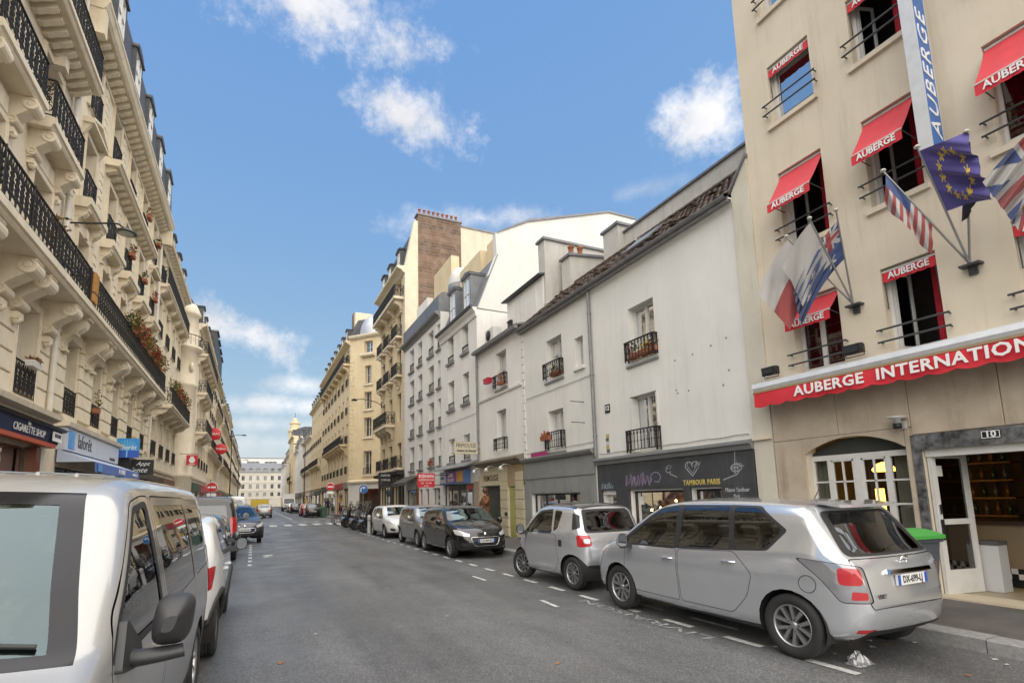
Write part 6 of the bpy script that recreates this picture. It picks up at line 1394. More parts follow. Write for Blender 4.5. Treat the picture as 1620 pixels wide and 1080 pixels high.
class Car:
    def __init__(s, name, label, sp, loc, rz, paintm, ns=96, cat='car', low=False):
        s.sp, s.L = sp, sp['L']; s.root = thing(name, label, cat, loc, rz); s.paint = paintm; s.low = low; s.name = name
        top, bot, hw, belt = pchip(sp['top']), pchip(sp['bot']), pchip(sp['hw']), pchip(sp['belt'])
        tum = sp.get('tumble', .22); rc0 = sp.get('rc', .13); crown = sp.get('crown', .035); s.top, s.hw = top, hw
        L = s.L; ns = int(ns); xs = []
        for i in range(ns+1):
            t = i/ns; xs.append(L*(.55*(t-.5)-.45*.5*math.cos(math.pi*t)))
        wmax = max(hw(x) for x in xs); bowf, bowr = sp.get('bow', (.22,.14)); xf, xr = sp.get('bowx', (.3,-.9))
        bm = bmesh.new(); rings = []
        for x in xs:
            zt, zb, w = top(x), bot(x), hw(x); zt = max(zt, zb+.012); zbl = min(belt(x), zt-.02*min(1, (zt-zb)/.2)); H = zt-zb
            zbl = max(zbl, zb+H*.5) if zt-zb < .35 else zbl
            half = [(0, zb), (w*.5, zb), (w*.84, zb)]
            rb = min(.07, H*.2)
            lowz = [.0, .12, .26, .42, .58, .74, .88, 1.0]
            for q in lowz:
                z = zb+rb+(zbl-zb-rb)*q
                rel = (z-.25)/max(.2, (zbl-.25)); rel = max(-.3, min(1, rel))
                prof = 1-.035*(1-rel)**2*1.6-.05*max(0, rel-.55)**1.6*1.2 + sp.get('bulge', 0)*math.exp(-((rel-.66)/.10)**2)
                half.append((w*prof, z))
            yb = half[-1][0]; hc = zt-zbl
            rc = min(rc0, hc*.75); ysh = lambda z: yb-(z-zbl)*tum-((z-zbl)**2)*.10
            for q in (.12, .3, .5, .7, .88): z = zbl+(hc-rc)*q; half.append((ysh(z), z))
            p1 = (ysh(zt-rc), zt-rc); pc = (ysh(zt), zt); p2 = (max(.02, ysh(zt)-rc*1.25), zt+crown*.0)
            for q in (0, .22, .45, .68, .88): half.append(((1-q)**2*p1[0]+2*q*(1-q)*pc[0]+q*q*p2[0], (1-q)**2*p1[1]+2*q*(1-q)*pc[1]+q*q*p2[1]))
            for q in (1, .84, .66, .47, .28, .1): y = p2[0]*q; half.append((y, zt+crown*min(1, hc/.3+.25)*(1-(y/max(p2[0],.02))**2)))
            half.append((0, zt+crown*min(1, hc/.3+.25)))
            ring = half+[(-y, z) for y, z in half[-2:0:-1]]
            vs = []
            for y, z in ring:
                q = abs(y)/wmax; xx = x
                if x > xf: xx = x-bowf*((x-xf)/(L/2-xf))**1.2*q**2.6
                if x < xr: xx = x+bowr*((xr-x)/(L/2+xr))**1.2*q**2.6
                vs.append(bm.verts.new((xx, y, z)))
            rings.append(vs)
        m = len(rings[0])
        for a, b in zip(rings, rings[1:]):
            for j in range(m): bm.faces.new((a[j], a[(j+1) % m], b[(j+1) % m], b[j]))
        bm.faces.new(rings[0]); bm.faces.new(rings[-1][::-1])
        bmesh.ops.recalc_face_normals(bm, faces=bm.faces)
        bm.normal_update(); s.bm = bm; s.tg = bm.faces.layers.int.new('tag')
        c2 = bm.copy(); bmesh.ops.triangulate(c2, faces=c2.faces); c2.normal_update(); c2.verts.ensure_lookup_table(); c2.faces.ensure_lookup_table()
        s.bvh = BVHTree.FromBMesh(c2); s.ref = c2; s.tags = {0: ('body', paintm, 0.0, None)}
    def cut(s, poly, e1, want, thr=.2, zone=None, tag=None, only=0):
        """slice the shell along the outline poly, drawn in the (e1, z) view seen from direction want; tag the faces inside"""
        e1, want = Vector(e1), Vector(want); bm = s.bm
        a0, a1 = min(p[0] for p in poly), max(p[0] for p in poly); z0, z1 = min(p[1] for p in poly), max(p[1] for p in poly)
        def cand():
            out = []
            for f in bm.faces:
                if f[s.tg] != only: continue
                if f.normal.dot(want) < thr: continue
                A = [v.co.dot(e1) for v in f.verts]; Z = [v.co.z for v in f.verts]
                if max(A) < a0 or min(A) > a1 or max(Z) < z0 or min(Z) > z1: continue
                if zone and not zone(f.calc_center_median()): continue
                out.append(f)
            return out
        n = len(poly); cur = set(cand())
        for i in range(n):
            (pa, pz), (qa, qz) = poly[i], poly[(i+1) % n]
            if math.hypot(qa-pa, qz-pz) < 1e-6: continue
            no = (e1*(qz-pz)+Vector((0,0,1))*(pa-qa)).normalized(); co = e1*pa+Vector((0,0,1))*pz
            lo_a, hi_a, lo_z, hi_z = min(pa, qa)-.02, max(pa, qa)+.02, min(pz, qz)-.02, max(pz, qz)+.02
            fs = []
            for f in cur:
                if not f.is_valid: continue
                A = [v.co.dot(e1) for v in f.verts]
                if max(A) < lo_a or min(A) > hi_a: continue
                Z = [v.co.z for v in f.verts]
                if max(Z) < lo_z or min(Z) > hi_z: continue
                fs.append(f)
            if not fs: continue
            g = fs+list({e for f in fs for e in f.edges})+list({v for f in fs for v in f.verts})
            ret = bmesh.ops.bisect_plane(bm, geom=g, plane_co=co, plane_no=no, dist=1e-5)
            cur.update(q for q in ret['geom'] if isinstance(q, bmesh.types.BMFace))
        bm.normal_update()
        def inside(a, z):
            c = False
            for i in range(n):
                (x1, y1), (x2, y2) = poly[i], poly[(i+1) % n]
                if (y1 > z) != (y2 > z) and a < (x2-x1)*(z-y1)/(y2-y1)+x1: c = not c
            return c
        res = []
        for f in cur:
            if not f.is_valid or f[s.tg] != only: continue
            c = f.calc_center_median()
            if inside(c.dot(e1), c.z): res.append(f)
        if tag is not None:
            for f in res: f[s.tg] = tag
        return res
    def newtag(s, name, m, inset=0.0, parent=None):
        k = len(s.tags); s.tags[k] = (name, m, inset, parent); return k
    def both(s, poly, name, m, inset=0.0, thr=.2, only=0):
        for sd in (1, -1): s.cut(poly, (1,0,0), (0,sd,0), thr, lambda c, sd=sd: c.y*sd > 0, s.newtag(name, m, inset), only)
    def door(s, poly, w=.007):
        # a door panel with an open gap round it
        c = (sum(p[0] for p in poly)/len(poly), sum(p[1] for p in poly)/len(poly))
        def shrink(d):
            out = []
            n = len(poly)
            for i in range(n):
                a, b, e = Vector(poly[i-1]), Vector(poly[i]), Vector(poly[(i+1) % n])
                d1, d2 = (b-a).normalized(), (e-b).normalized(); n1, n2 = Vector((-d1.y, d1.x)), Vector((-d2.y, d2.x)); k = n1+n2; k = k/max(.3, k.length_squared)*2*d
                out.append((b.x+k.x, b.y+k.y))
            return out
        ar = sum(poly[i][0]*poly[(i+1) % len(poly)][1]-poly[(i+1) % len(poly)][0]*poly[i][1] for i in range(len(poly)))
        sg = 1 if ar > 0 else -1
        for sd in (1, -1):
            z = lambda c, sd=sd: c.y*sd > .3
            k = s.newtag('door_gap', M_seam, .012); s.cut(poly, (1,0,0), (0,sd,0), .55, z, k)
            s.cut(shrink(sg*w), (1,0,0), (0,sd,0), .45, z, s.newtag('door', s.paint, 0.0), only=k)
    def arch(s, x, r, n=22):
        poly = [(x+math.cos(2*math.pi*i/n)*r, s.sp['wr']+math.sin(2*math.pi*i/n)*r) for i in range(n)]
        w = s.hw(x)
        for sd in (1, -1):
            kill = []
            for f in list(s.bm.faces): pass
            zone = lambda c, sd=sd: c.y*sd > w*.45
            for want, thr in (((0,sd,0), -.2),):
                t = s.newtag('_del', None); s.cut(poly, (1,0,0), want, thr, zone, t)
                t2 = t
                for k in [q for q in s.tags if s.tags[q][0] in ('door', 'door_gap')]: s.cut(poly, (1,0,0), want, thr, zone, t2, only=k)
            ln = MB(); vs = []
            for i in range(15):
                a = R(-18+216*i/14); vs += [(x+math.cos(a)*r, sd*w*.48, s.sp['wr']+math.sin(a)*r), (x+math.cos(a)*r, sd*(w*.955), s.sp['wr']+math.sin(a)*r)]
            ln.add(vs, [(2*i, 2*i+1, 2*i+3, 2*i+2) for i in range(14)], 0, True); ln.add([vs[2*i] for i in range(15)], [tuple(range(15))]); ln.build('wheel_arch_liner', M_seam, s.root)
    def finish(s):
        bm, tg = s.bm, s.tg; objs = {}
        groups = {}
        for f in bm.faces: groups.setdefault(f[tg], []).append(f)
        for k, fs in groups.items():
            nm, m, inset, par = s.tags[k]
            if nm == '_del': continue
            idx = {}; vs = []; ns_ = []
            for f in fs:
                for v in f.verts:
                    if v.index not in idx or True:
                        if v not in idx: idx[v] = len(vs); vs.append(v.co.copy())
            for i, co in enumerate(vs):
                loc, no, fi, d = s.bvh.find_nearest(co)
                f = s.ref.faces[fi]; ws = [1/max(1e-6, (v.co-loc).length) for v in f.verts]; nn = Vector((0,0,0))
                for v, w_ in zip(f.verts, bary(loc, [v.co for v in f.verts])): nn += v.normal*w_
                nn = nn.normalized() if nn.length > 1e-6 else no; ns_.append(nn)
                if inset: vs[i] = co-nn*inset
            me = bpy.data.meshes.new(nm); me.from_pydata([tuple(v) for v in vs], [], [[idx[v] for v in f.verts] for f in fs])
            me.materials.append(m); me.polygons.foreach_set('use_smooth', [True]*len(fs)); me.update()
            me.normals_split_custom_set_from_vertices([tuple(q) for q in ns_])
            objs.setdefault(nm, []).append(place(nm, me, s.root))
        s.ref.free(); bm.free(); s.objs = objs; return objs
    def surf(s, x, z, sd=1):
        """a point of the side surface at (x, z)"""
        h = s.bvh.ray_cast(Vector((x, sd*3, z)), Vector((0,-sd,0))); return h[0] if h[0] is not None else Vector((x, sd*.8, z))
    def surf_end(s, y, z, d=1):
        h = s.bvh.ray_cast(Vector((d*5, y, z)), Vector((-d,0,0))); return h[0] if h[0] is not None else Vector((d*s.L/2, y, z))
def bary(p, t):
    a, b, c = t; v0, v1, v2 = b-a, c-a, p-a; d00, d01, d11, d20, d21 = v0.dot(v0), v0.dot(v1), v1.dot(v1), v2.dot(v0), v2.dot(v1); dn = d00*d11-d01*d01
    if abs(dn) < 1e-14: return (1/3, 1/3, 1/3)
    v = (d11*d20-d01*d21)/dn; w = (d00*d21-d01*d20)/dn; return (1-v-w, v, w)
def mirror(car, x, z, m, size=1.0, out=.10, big=False):
    for sd in (1, -1):
        p = car.surf(x, z, sd); mb = MB(); h, w, d = (.20,.17,.11) if not big else (.27,.22,.15)
        h, w, d = h*size, w*size, d*size
        vs = []; n, k = 12, 7
        for i in range(k+1):
            t = i/k; sc = (1-(1-t)**2.2*.72) if t < .99 else 1
            for j in range(n):
                a = 2*math.pi*j/n; cy, cz = math.copysign(abs(math.cos(a))**.7, math.cos(a)), math.copysign(abs(math.sin(a))**.7, math.sin(a))
                vs.append((d*(.6-t*1.1), sd*(w*.5*cy*sc), h*.5*cz*sc))
        mb.add(vs, [(i*n+j, i*n+(j+1) % n, (i+1)*n+(j+1) % n, (i+1)*n+j) for i in range(k) for j in range(n)], 0, True); mb.add(vs[:n], [tuple(range(n))], 0)
        o = mb.build('wing_mirror', m, car.root, (p.x, p.y+sd*(out+w*.5), p.z+h*.35))
        MB().add([(-d*.5+.004, v[1]*.9, v[2]*.9) for v in vs[-n:]], [tuple(range(n))]).build('mirror_face', mat('mirror_glass_dark', (.22,.23,.25), .08, .9), o)
        MB().prism([(-.05,-.03),(.05,-.04),(.04,.04),(-.04,.04)], 'y', -sd*(out+w*.6), -sd*w*.2).build('mirror_arm', M_trim, o, (0,0,-h*.42))
def plate(car, z, d, txt, w=.50, h=.10, y=0.0, push=.012):
    p = car.surf_end(y, z, d); x = p.x+d*push
    o = MB().box(-.012,.012,-w/2,w/2,-h/2,h/2).build('number_plate', M_plate, car.root, (x, y, z), (0, 0, 0 if d > 0 else math.pi))
    MB().box(.012,.0135,-w/2,-w/2+.045,-h/2,h/2).build('country_band', M_plateb, o); MB().box(.012,.0135,w/2-.045,w/2,-h/2,h/2).build('country_band', M_plateb, o)
    text(txt, h*.95, M_black, o, (.0135,0,0), (math.pi/2,0,math.pi/2), sx=.82, bold=.002, ext=.001)
def handle(car, x, z, m, l=.19):
    for sd in (1, -1):
        p = car.surf(x, z, sd); mb = MB().tube([(-l/2,-.012,0),(-l*.35,.028,0),(l*.35,.028,0),(l/2,-.012,0)], .014, 8)
        mb.v = [(q[0], q[1]*sd, q[2]) for q in mb.v]; o = mb.build('door_handle', m, car.root, (p.x, p.y, p.z))
def cabin(car, seats, dash_x, z=.42, w=1.35, dark=M_seat):
    MB().box(seats[-1]-.5, dash_x+.25, -w/2, w/2, z-.16, z-.1).build('cabin_floor', dark, car.root)
    MB().prism([(dash_x-.25,z+.2),(dash_x-.05,z+.47),(dash_x+.35,z+.48),(dash_x+.35,z+.1)], 'y', -w/2, w/2).build('dashboard', dark, car.root)
    for i, sx in enumerate(seats):
        ys = (-.36,.36) if i == 0 else (-.36,.36)
        for y in ys:
            b = MB(); b.prism([(sx-.05,z),(sx+.45,z+.03),(sx+.45,z+.14),(sx,z+.13)], 'y', y-.25, y+.25); b.prism([(sx-.08,z+.05),(sx+.06,z+.1),(sx-.10,z+.62),(sx-.2,z+.6)], 'y', y-.24, y+.24)
            b.prism([(sx-.22,z+.66),(sx-.12,z+.66),(sx-.14,z+.86),(sx-.22,z+.86)], 'y', y-.13, y+.13); b.build('seat', dark, car.root)
    st = MB(); a = R(62)
    st.tube([(0,math.cos(t)*.18,math.sin(t)*.18) for t in [2*math.pi*i/18 for i in range(19)]], .014, 6); st.box(-.015,.015,-.17,.17,-.02,.02)
    st.build('steering_wheel', M_trim, car.root, (dash_x-.35, .36, z+.5), (0, R(25), 0))
def sides_view(spec, dx=0): return spec
def outline_trim(car, poly, name, m, sd, w=.012, closed=True, lift=.003):
    pts = []
    n = len(poly)
    for i in range(n if closed else n-1):
        a, b = poly[i], poly[(i+1) % n]; k = max(1, int(math.hypot(b[0]-a[0], b[1]-a[1])/.05))
        for j in range(k): t = j/k; p = car.surf(a[0]+(b[0]-a[0])*t, a[1]+(b[1]-a[1])*t, sd); pts.append((p.x, p.y+sd*lift, p.z))
    if closed: pts.append(pts[0])
    else: p = car.surf(poly[-1][0], poly[-1][1], sd); pts.append((p.x, p.y+sd*lift, p.z))
    return MB().tube(pts, w/2, 5).build(name, m, car.root)
def rnd(poly, r=.04, n=4):
    out = []; N_ = len(poly)
    for i in range(N_):
        a, b, c = Vector(poly[i-1]), Vector(poly[i]), Vector(poly[(i+1) % N_]); r1 = min(r, (a-b).length*.45, (c-b).length*.45)
        p, q = b+(a-b).normalized()*r1, b+(c-b).normalized()*r1
        for k in range(n+1): t = k/n; out.append(tuple((1-t)**2*p+2*t*(1-t)*b+t*t*q))
    return out
def hatch_spec(L, Wd, Hh, wr, fx, rx, top, belt, bot=None, **k):
    b = bot or [(-L/2,.52),(-L/2+.06,.36),(-L/2+.25,.26),(rx,.22),(0,.20),(fx,.22),(L/2-.2,.24),(L/2-.05,.32),(L/2,.46)]
    hwp = [(-L/2,Wd*.34),(-L/2+.04,Wd*.40),(-L/2+.14,Wd*.445),(-L/2+.45,Wd*.485),(rx+.3,Wd*.5),(fx-.2,Wd*.5),(L/2-.55,Wd*.49),(L/2-.22,Wd*.455),(L/2-.06,Wd*.40),(L/2,Wd*.30)]
    return dict(L=L, wr=wr, top=top, bot=b, hw=hwp, belt=belt, **k)
def std_wheels(car, fx, rx, r, w, style, steer=0.0):
    for x in (fx, rx):
        for sd in (1, -1): wheel(car.root, x, sd*(car.hw(x)-w*.5-.025), r, w, style, sd, steer if x == fx else 0, low=car.low)
def ws_poly(zc, zt, wb, wt, n=6):
    # windscreen outline in the front view: bottom edge dips at the sides, top edge curves
    p = [(-wb+2*wb*i/n, zc+.03*(1-(2*i/n-1)**2)) for i in range(n+1)]
    return p+[(wt-2*wt*i/n, zt+.018*(1-(2*i/n-1)**2)) for i in range(n+1)]
# ---------------------------------------------------------------- silver people carrier
M_silver = paint('silver_paint', (.60,.62,.65), .62, .2); M_silver2 = paint('pale_silver_paint', (.60,.615,.64), .6, .2)
sp = hatch_spec(4.44, 1.79, 1.62, .325, 1.29, -1.49,
    [(-2.22,.60),(-2.205,.82),(-2.16,.98),(-2.05,1.10),(-1.80,1.42),(-1.70,1.535),(-1.60,1.565),(-1.0,1.60),(-.3,1.612),(.2,1.60),(.5,1.55),(.9,1.36),(1.42,1.075),(1.65,1.0),(1.95,.90),(2.12,.79),(2.19,.66),(2.22,.5)],
    [(-2.22,.9),(-1.8,1.06),(-1.0,1.03),(0,1.0),(1.0,.955),(1.6,.90),(2.22,.6)], tumble=.25, rc=.15, bow=(.34,.14), bowx=(.6,-1.4), bulge=.016)
V = Car('silver_people_carrier', 'silver people carrier parked nearest on the right with plate DX 699 LJ', sp, (6.02, 5.32, 0), R(90), M_silver, 120)
wf = rnd([(1.16,1.005),(.42,1.50),(.12,1.545),(.09,1.02)], .03); wr_ = rnd([(.0,1.03),(.01,1.55),(-.72,1.545),(-.80,1.06)], .03); wq = rnd([(-.87,1.07),(-.80,1.54),(-1.12,1.535),(-1.46,1.30),(-1.28,1.10)], .06)
band = rnd([(1.30,.985),(.46,1.525),(.15,1.565),(-.80,1.565),(-1.15,1.555),(-1.52,1.30),(-1.30,1.075),(-.85,1.045),(.1,1.0)], .04)
for sd in (1, -1):
    k = V.newtag('window_surround', M_trim, .002); V.cut(band, (1,0,0), (0,sd,0), .2, lambda c, sd=sd: c.y*sd > .3, k)
    for pl_, nm in ((wf,'window'), (wr_,'window'), (wq,'window')): V.cut(pl_, (1,0,0), (0,sd,0), .2, lambda c, sd=sd: c.y*sd > .3, V.newtag(nm, M_cglass, .004), only=k)
V.door(rnd([(1.10,.99),(1.13,.55),(1.05,.34),(.06,.33),(.05,1.0)], .05)); V.door(rnd([(.03,1.0),(.04,.33),(-.78,.33),(-1.0,.55),(-1.10,.80),(-.86,1.04)], .06))
k = V.newtag('windscreen', M_wscr, .003); V.cut(ws_poly(1.07,1.53,.66,.55), (0,1,0), (1,0,0), .25, lambda c: c.x > 0, k)
k = V.newtag('rear_window_surround', M_trim, .002); V.cut(rnd([(-.70,1.06),(.70,1.06),(.585,1.50),(-.585,1.50)], .08), (0,1,0), (-1,0,0), .25, lambda c: c.x < -1, k)
V.cut(rnd([(-.60,1.085),(.60,1.085),(.50,1.475),(-.50,1.475)], .07), (0,1,0), (-1,0,0), .25, lambda c: c.x < -1, V.newtag('rear_window', M_cglassd, .004), only=k)
for sd in (1, -1):
    e = (.7071, .7071*sd, 0); e1 = Vector(e); wdir = (-.7071, .7071*sd, 0)
    # tail lamp wraps round the corner: outline in the 45 degree view
    def A(x, y): return .7071*x+.7071*y
    lp = rnd([(A(-1.62,.86),1.03),(A(-2.02,.78),1.00),(A(-2.14,.64),.97),(A(-2.17,.58),.64),(A(-2.02,.82),.64),(A(-1.88,.87),.84)], .04)
    kb = V.newtag('lamp_gap', M_seam, .006); lc = (sum(q[0] for q in lp)/len(lp), sum(q[1] for q in lp)/len(lp)); V.cut([(lc[0]+(q[0]-lc[0])*1.05, lc[1]+(q[1]-lc[1])*1.035) for q in lp], e, wdir, .12, lambda c, sd=sd: c.y*sd > .3 and c.x < -1.2, kb)
    k = V.newtag('tail_light', mat('smoked_clear_lens', (.34,.34,.36), .1, .5, coat=1), .002); V.cut(lp, e, wdir, .12, lambda c, sd=sd: c.y*sd > .3 and c.x < -1.2, k, only=kb)
    for pp in (rnd([(A(-2.01,.82),.97),(A(-2.13,.66),.955),(A(-2.15,.66),.80),(A(-2.01,.82),.80)], .05), rnd([(A(-2.08,.74),.745),(A(-2.15,.62),.735),(A(-2.15,.62),.665),(A(-2.08,.76),.665)], .02)):
        V.cut(pp, e, wdir, .1, lambda c, sd=sd: c.y*sd > .3 and c.x < -1.2, V.newtag('red_lens', M_redl, .0), only=k)
    V.cut(rnd([(A(1.72,.80),.80),(A(2.02,.60),.72),(A(2.02,.60),.62),(A(1.80,.82),.66)], .03), (.7071,-.7071*sd,0) if False else (-.7071,.7071*sd,0), (.7071,.7071*sd,0), .1, lambda c, sd=sd: c.y*sd > .3 and c.x > 1.2, V.newtag('headlight', M_whl, .003))
V.cut(rnd([(-.66,.225),(.66,.225),(.60,.37),(-.60,.37)], .04), (0,1,0), (-1,0,0), .2, lambda c: c.x < -1.9, V.newtag('lower_valance', M_trim, .004))
for sd in (1,-1): V.cut(rnd([(sd*.52,.345),(sd*.70,.345),(sd*.70,.385),(sd*.52,.385)], .01), (0,1,0), (-1,0,0), .1, lambda c: c.x < -1.6, V.newtag('reflector', M_redl, .001))
k = V.newtag('tailgate_gap', M_seam, .008); V.cut(rnd([(-.60,.57),(.60,.57),(.66,.80),(.72,1.045),(-.72,1.045),(-.66,.80)], .05), (0,1,0), (-1,0,0), .2, lambda c: c.x < -1.8, k)
V.cut(rnd([(-.592,.578),(.592,.578),(.652,.80),(.712,1.037),(-.712,1.037),(-.652,.80)], .045), (0,1,0), (-1,0,0), .2, lambda c: c.x < -1.8, V.newtag('tailgate', M_silver, 0), only=k)
V.arch(1.29, .372); V.arch(-1.49, .372); V.finish(); std_wheels(V, 1.29, -1.49, .325, .205, 'five')
mirror(V, .98, .985, M_silver, 1.0); handle(V, .22, .86, M_chrome); handle(V, -.78, .91, M_chrome)
plate(V, .83, -1, 'DX-699-LJ', push=.014); cabin(V, (.15,-.75), .95)
q = V.surf_end(0, .935, -1); MB().prism([(-.36,-.02),(.36,-.02),(.33,.02),(-.33,.02)], 'x', 0, .05).build('tailgate_strip', M_chrome, V.root, (q.x-.04, 0, .915))
bd = MB(); bd.tube([(0,math.cos(t)*.06,math.sin(t)*.045) for t in [2*math.pi*i/20 for i in range(21)]], .008, 6); bd.tube([(0,math.cos(t)*.022,math.sin(t)*.043) for t in [2*math.pi*i/14 for i in range(15)]], .006, 6); bd.tube([(0,math.cos(t)*.045,math.sin(t)*.016+.02) for t in [2*math.pi*i/14 for i in range(15)]], .006, 6)
q = V.surf_end(0, 1.005, -1); bd.build('badge', M_chrome, V.root, (q.x-.012, 0, 1.005), (0, R(-14), 0))
q = V.surf_end(.45, .69, -1); text('VERSO', .06, M_alloyd, V.root, (q.x-.004, .45, .69), (math.pi/2, 0, -math.pi/2), name='model_lettering', ext=.002)
fl_ = V.surf(-1.72, .78, 1)
for sd in (1,): MB().tube([(fl_.x+math.cos(t)*.085, V.surf(fl_.x+math.cos(t)*.085, .78+math.sin(t)*.085, 1).y+.001, .78+math.sin(t)*.085) for t in [2*math.pi*i/24 for i in range(25)]], .0035, 4).build('fuel_flap_gap', M_seam, V.root)
MB().tube([(-1.3,0,1.60),(-1.42,0,1.80)], .005, 5).build('antenna', M_trim, V.root)
MB().tube([(-2.07,.12,1.12),(-1.98,-.32,1.16)], .010, 5).build('rear_wiper', M_trim, V.root)
MB().prism([(-1.93,1.535),(-1.62,1.585),(-1.62,1.60),(-1.9,1.565)], 'y', -.52, .52).build('roof_spoiler', M_silver, V.root)
for sd in (1,-1): MB().tube([(.9,sd*.79,.235),(-1.1,sd*.80,.235)], .022, 6).build('sill_trim', M_trim, V.root)
# ---------------------------------------------------------------- tiny silver two-seater
sp = hatch_spec(2.695, 1.66, 1.555, .30, .93, -.94,
    [(-1.347,.60),(-1.335,.84),(-1.29,.97),(-1.22,1.05),(-1.02,1.44),(-.94,1.50),(-.6,1.545),(-.1,1.555),(.15,1.53),(.30,1.48),(.86,1.04),(1.0,.98),(1.2,.87),(1.30,.74),(1.335,.62),(1.347,.5)],
    [(-1.347,.85),(-1.0,1.02),(-.5,1.0),(.3,.985),(.8,.94),(1.347,.6)], tumble=.24, rc=.13, bow=(.26,.12), bowx=(.4,-.8), bulge=.01)
Sm = Car('silver_microcar', 'tiny silver two-seat city car with black roof and red tail lights', sp, (6.15, 9.28, 0), R(92), M_silver2, 90)
wsm = rnd([(.70,.985),(.20,1.43),(-.28,1.465),(-.36,1.0)], .05); wsq = rnd([(-.42,1.04),(-.36,1.45),(-.62,1.42),(-.55,1.10)], .05)
for sd in (1,-1):
    for pl_ in (wsm, wsq): Sm.cut(pl_, (1,0,0), (0,sd,0), .2, lambda c, sd=sd: c.y*sd > .3, Sm.newtag('window', M_cglass, .004))
    Sm.cut(rnd([(-.64,1.06),(-.88,1.10),(-.99,1.38),(-.78,1.44)], .04) if False else rnd([(-.98,1.08),(-1.12,1.12),(-1.04,1.36),(-.92,1.40)], .03), (1,0,0), (0,sd,0), .15, lambda c, sd=sd: c.y*sd > .3, Sm.newtag('rear_quarter_trim', M_trim, .002))
Sm.door(rnd([(.66,.97),(.62,.40),(.50,.28),(-.42,.28),(-.56,.5),(-.50,1.0)], .09))
Sm.cut(ws_poly(1.03,1.45,.62,.52), (0,1,0), (1,0,0), .25, lambda c: c.x > 0, Sm.newtag('windscreen', M_wscr, .003))
k = Sm.newtag('rear_window_surround', M_trim, .002); Sm.cut(rnd([(-.62,1.03),(.62,1.03),(.55,1.46),(-.55,1.46)], .07), (0,1,0), (-1,0,0), .25, lambda c: c.x < -.6, k)
Sm.cut(rnd([(-.55,1.06),(.55,1.06),(.48,1.42),(-.48,1.42)], .07), (0,1,0), (-1,0,0), .25, lambda c: c.x < -.6, Sm.newtag('rear_window', M_cglassd, .004), only=k)
Sm.cut(rnd([(-1.15,-.58),(.12,-.58),(.12,.58),(-1.15,.58)], .08), (1,0,0), (0,0,1), .1, None) if False else None
kr = Sm.newtag('roof_panel', mat('black_gloss_roof', (.02,.02,.022), .15, coat=1), 0.0)
for f in Sm.bm.faces:
    c = f.calc_center_median()
    if f[Sm.tg] == 0 and f.normal.z > .72 and c.z > 1.44: f[Sm.tg] = kr
for sd in (1,-1):
    e = (.7071,.7071*sd,0); wd = (-.7071,.7071*sd,0)
    def A(x, y): return .7071*x+.7071*y
    k = Sm.newtag('tail_light', M_redl, -.006); Sm.cut(rnd([(A(-1.10,.76),1.0),(A(-1.25,.56),.99),(A(-1.27,.52),.80),(A(-1.12,.76),.78)], .05), e, wd, .1, lambda c, sd=sd: c.y*sd > .3 and c.x < -.7, k)
    Sm.cut(rnd([(A(-1.20,.66),.93),(A(-1.26,.56),.925),(A(-1.26,.56),.85),(A(-1.20,.66),.85)], .02), e, wd, .1, lambda c, sd=sd: c.y*sd > .3 and c.x < -.7, Sm.newtag('reversing_lens', M_whl, -.006), only=k)
    Sm.cut(rnd([(A(1.0,.70),.80),(A(1.22,.48),.76),(A(1.24,.45),.66),(A(1.05,.70),.66)], .05), (-.7071,.7071*sd,0), (.7071,.7071*sd,0), .1, lambda c, sd=sd: c.y*sd > .3 and c.x > .7, Sm.newtag('headlight', M_whl, .002))
Sm.cut(rnd([(-.68,.24),(.68,.24),(.64,.46),(-.64,.46)], .04), (0,1,0), (-1,0,0), .2, lambda c: c.x < -1.1, Sm.newtag('lower_valance', M_trim, .004))
Sm.arch(.93, .345); Sm.arch(-.94, .345); Sm.finish(); std_wheels(Sm, .93, -.94, .30, .17, 'cover', R(16))
mirror(Sm, .60, .99, M_trim, .95); plate(Sm, .72, -1, 'EE-426-QW'); cabin(Sm, (-.2,), .5)
fc = Sm.surf(-.66, .83, 1); MB().box(-.05,.05,-.004,.006,-.06,.06).build('fuel_flap', M_trim, Sm.root, tuple(fc))
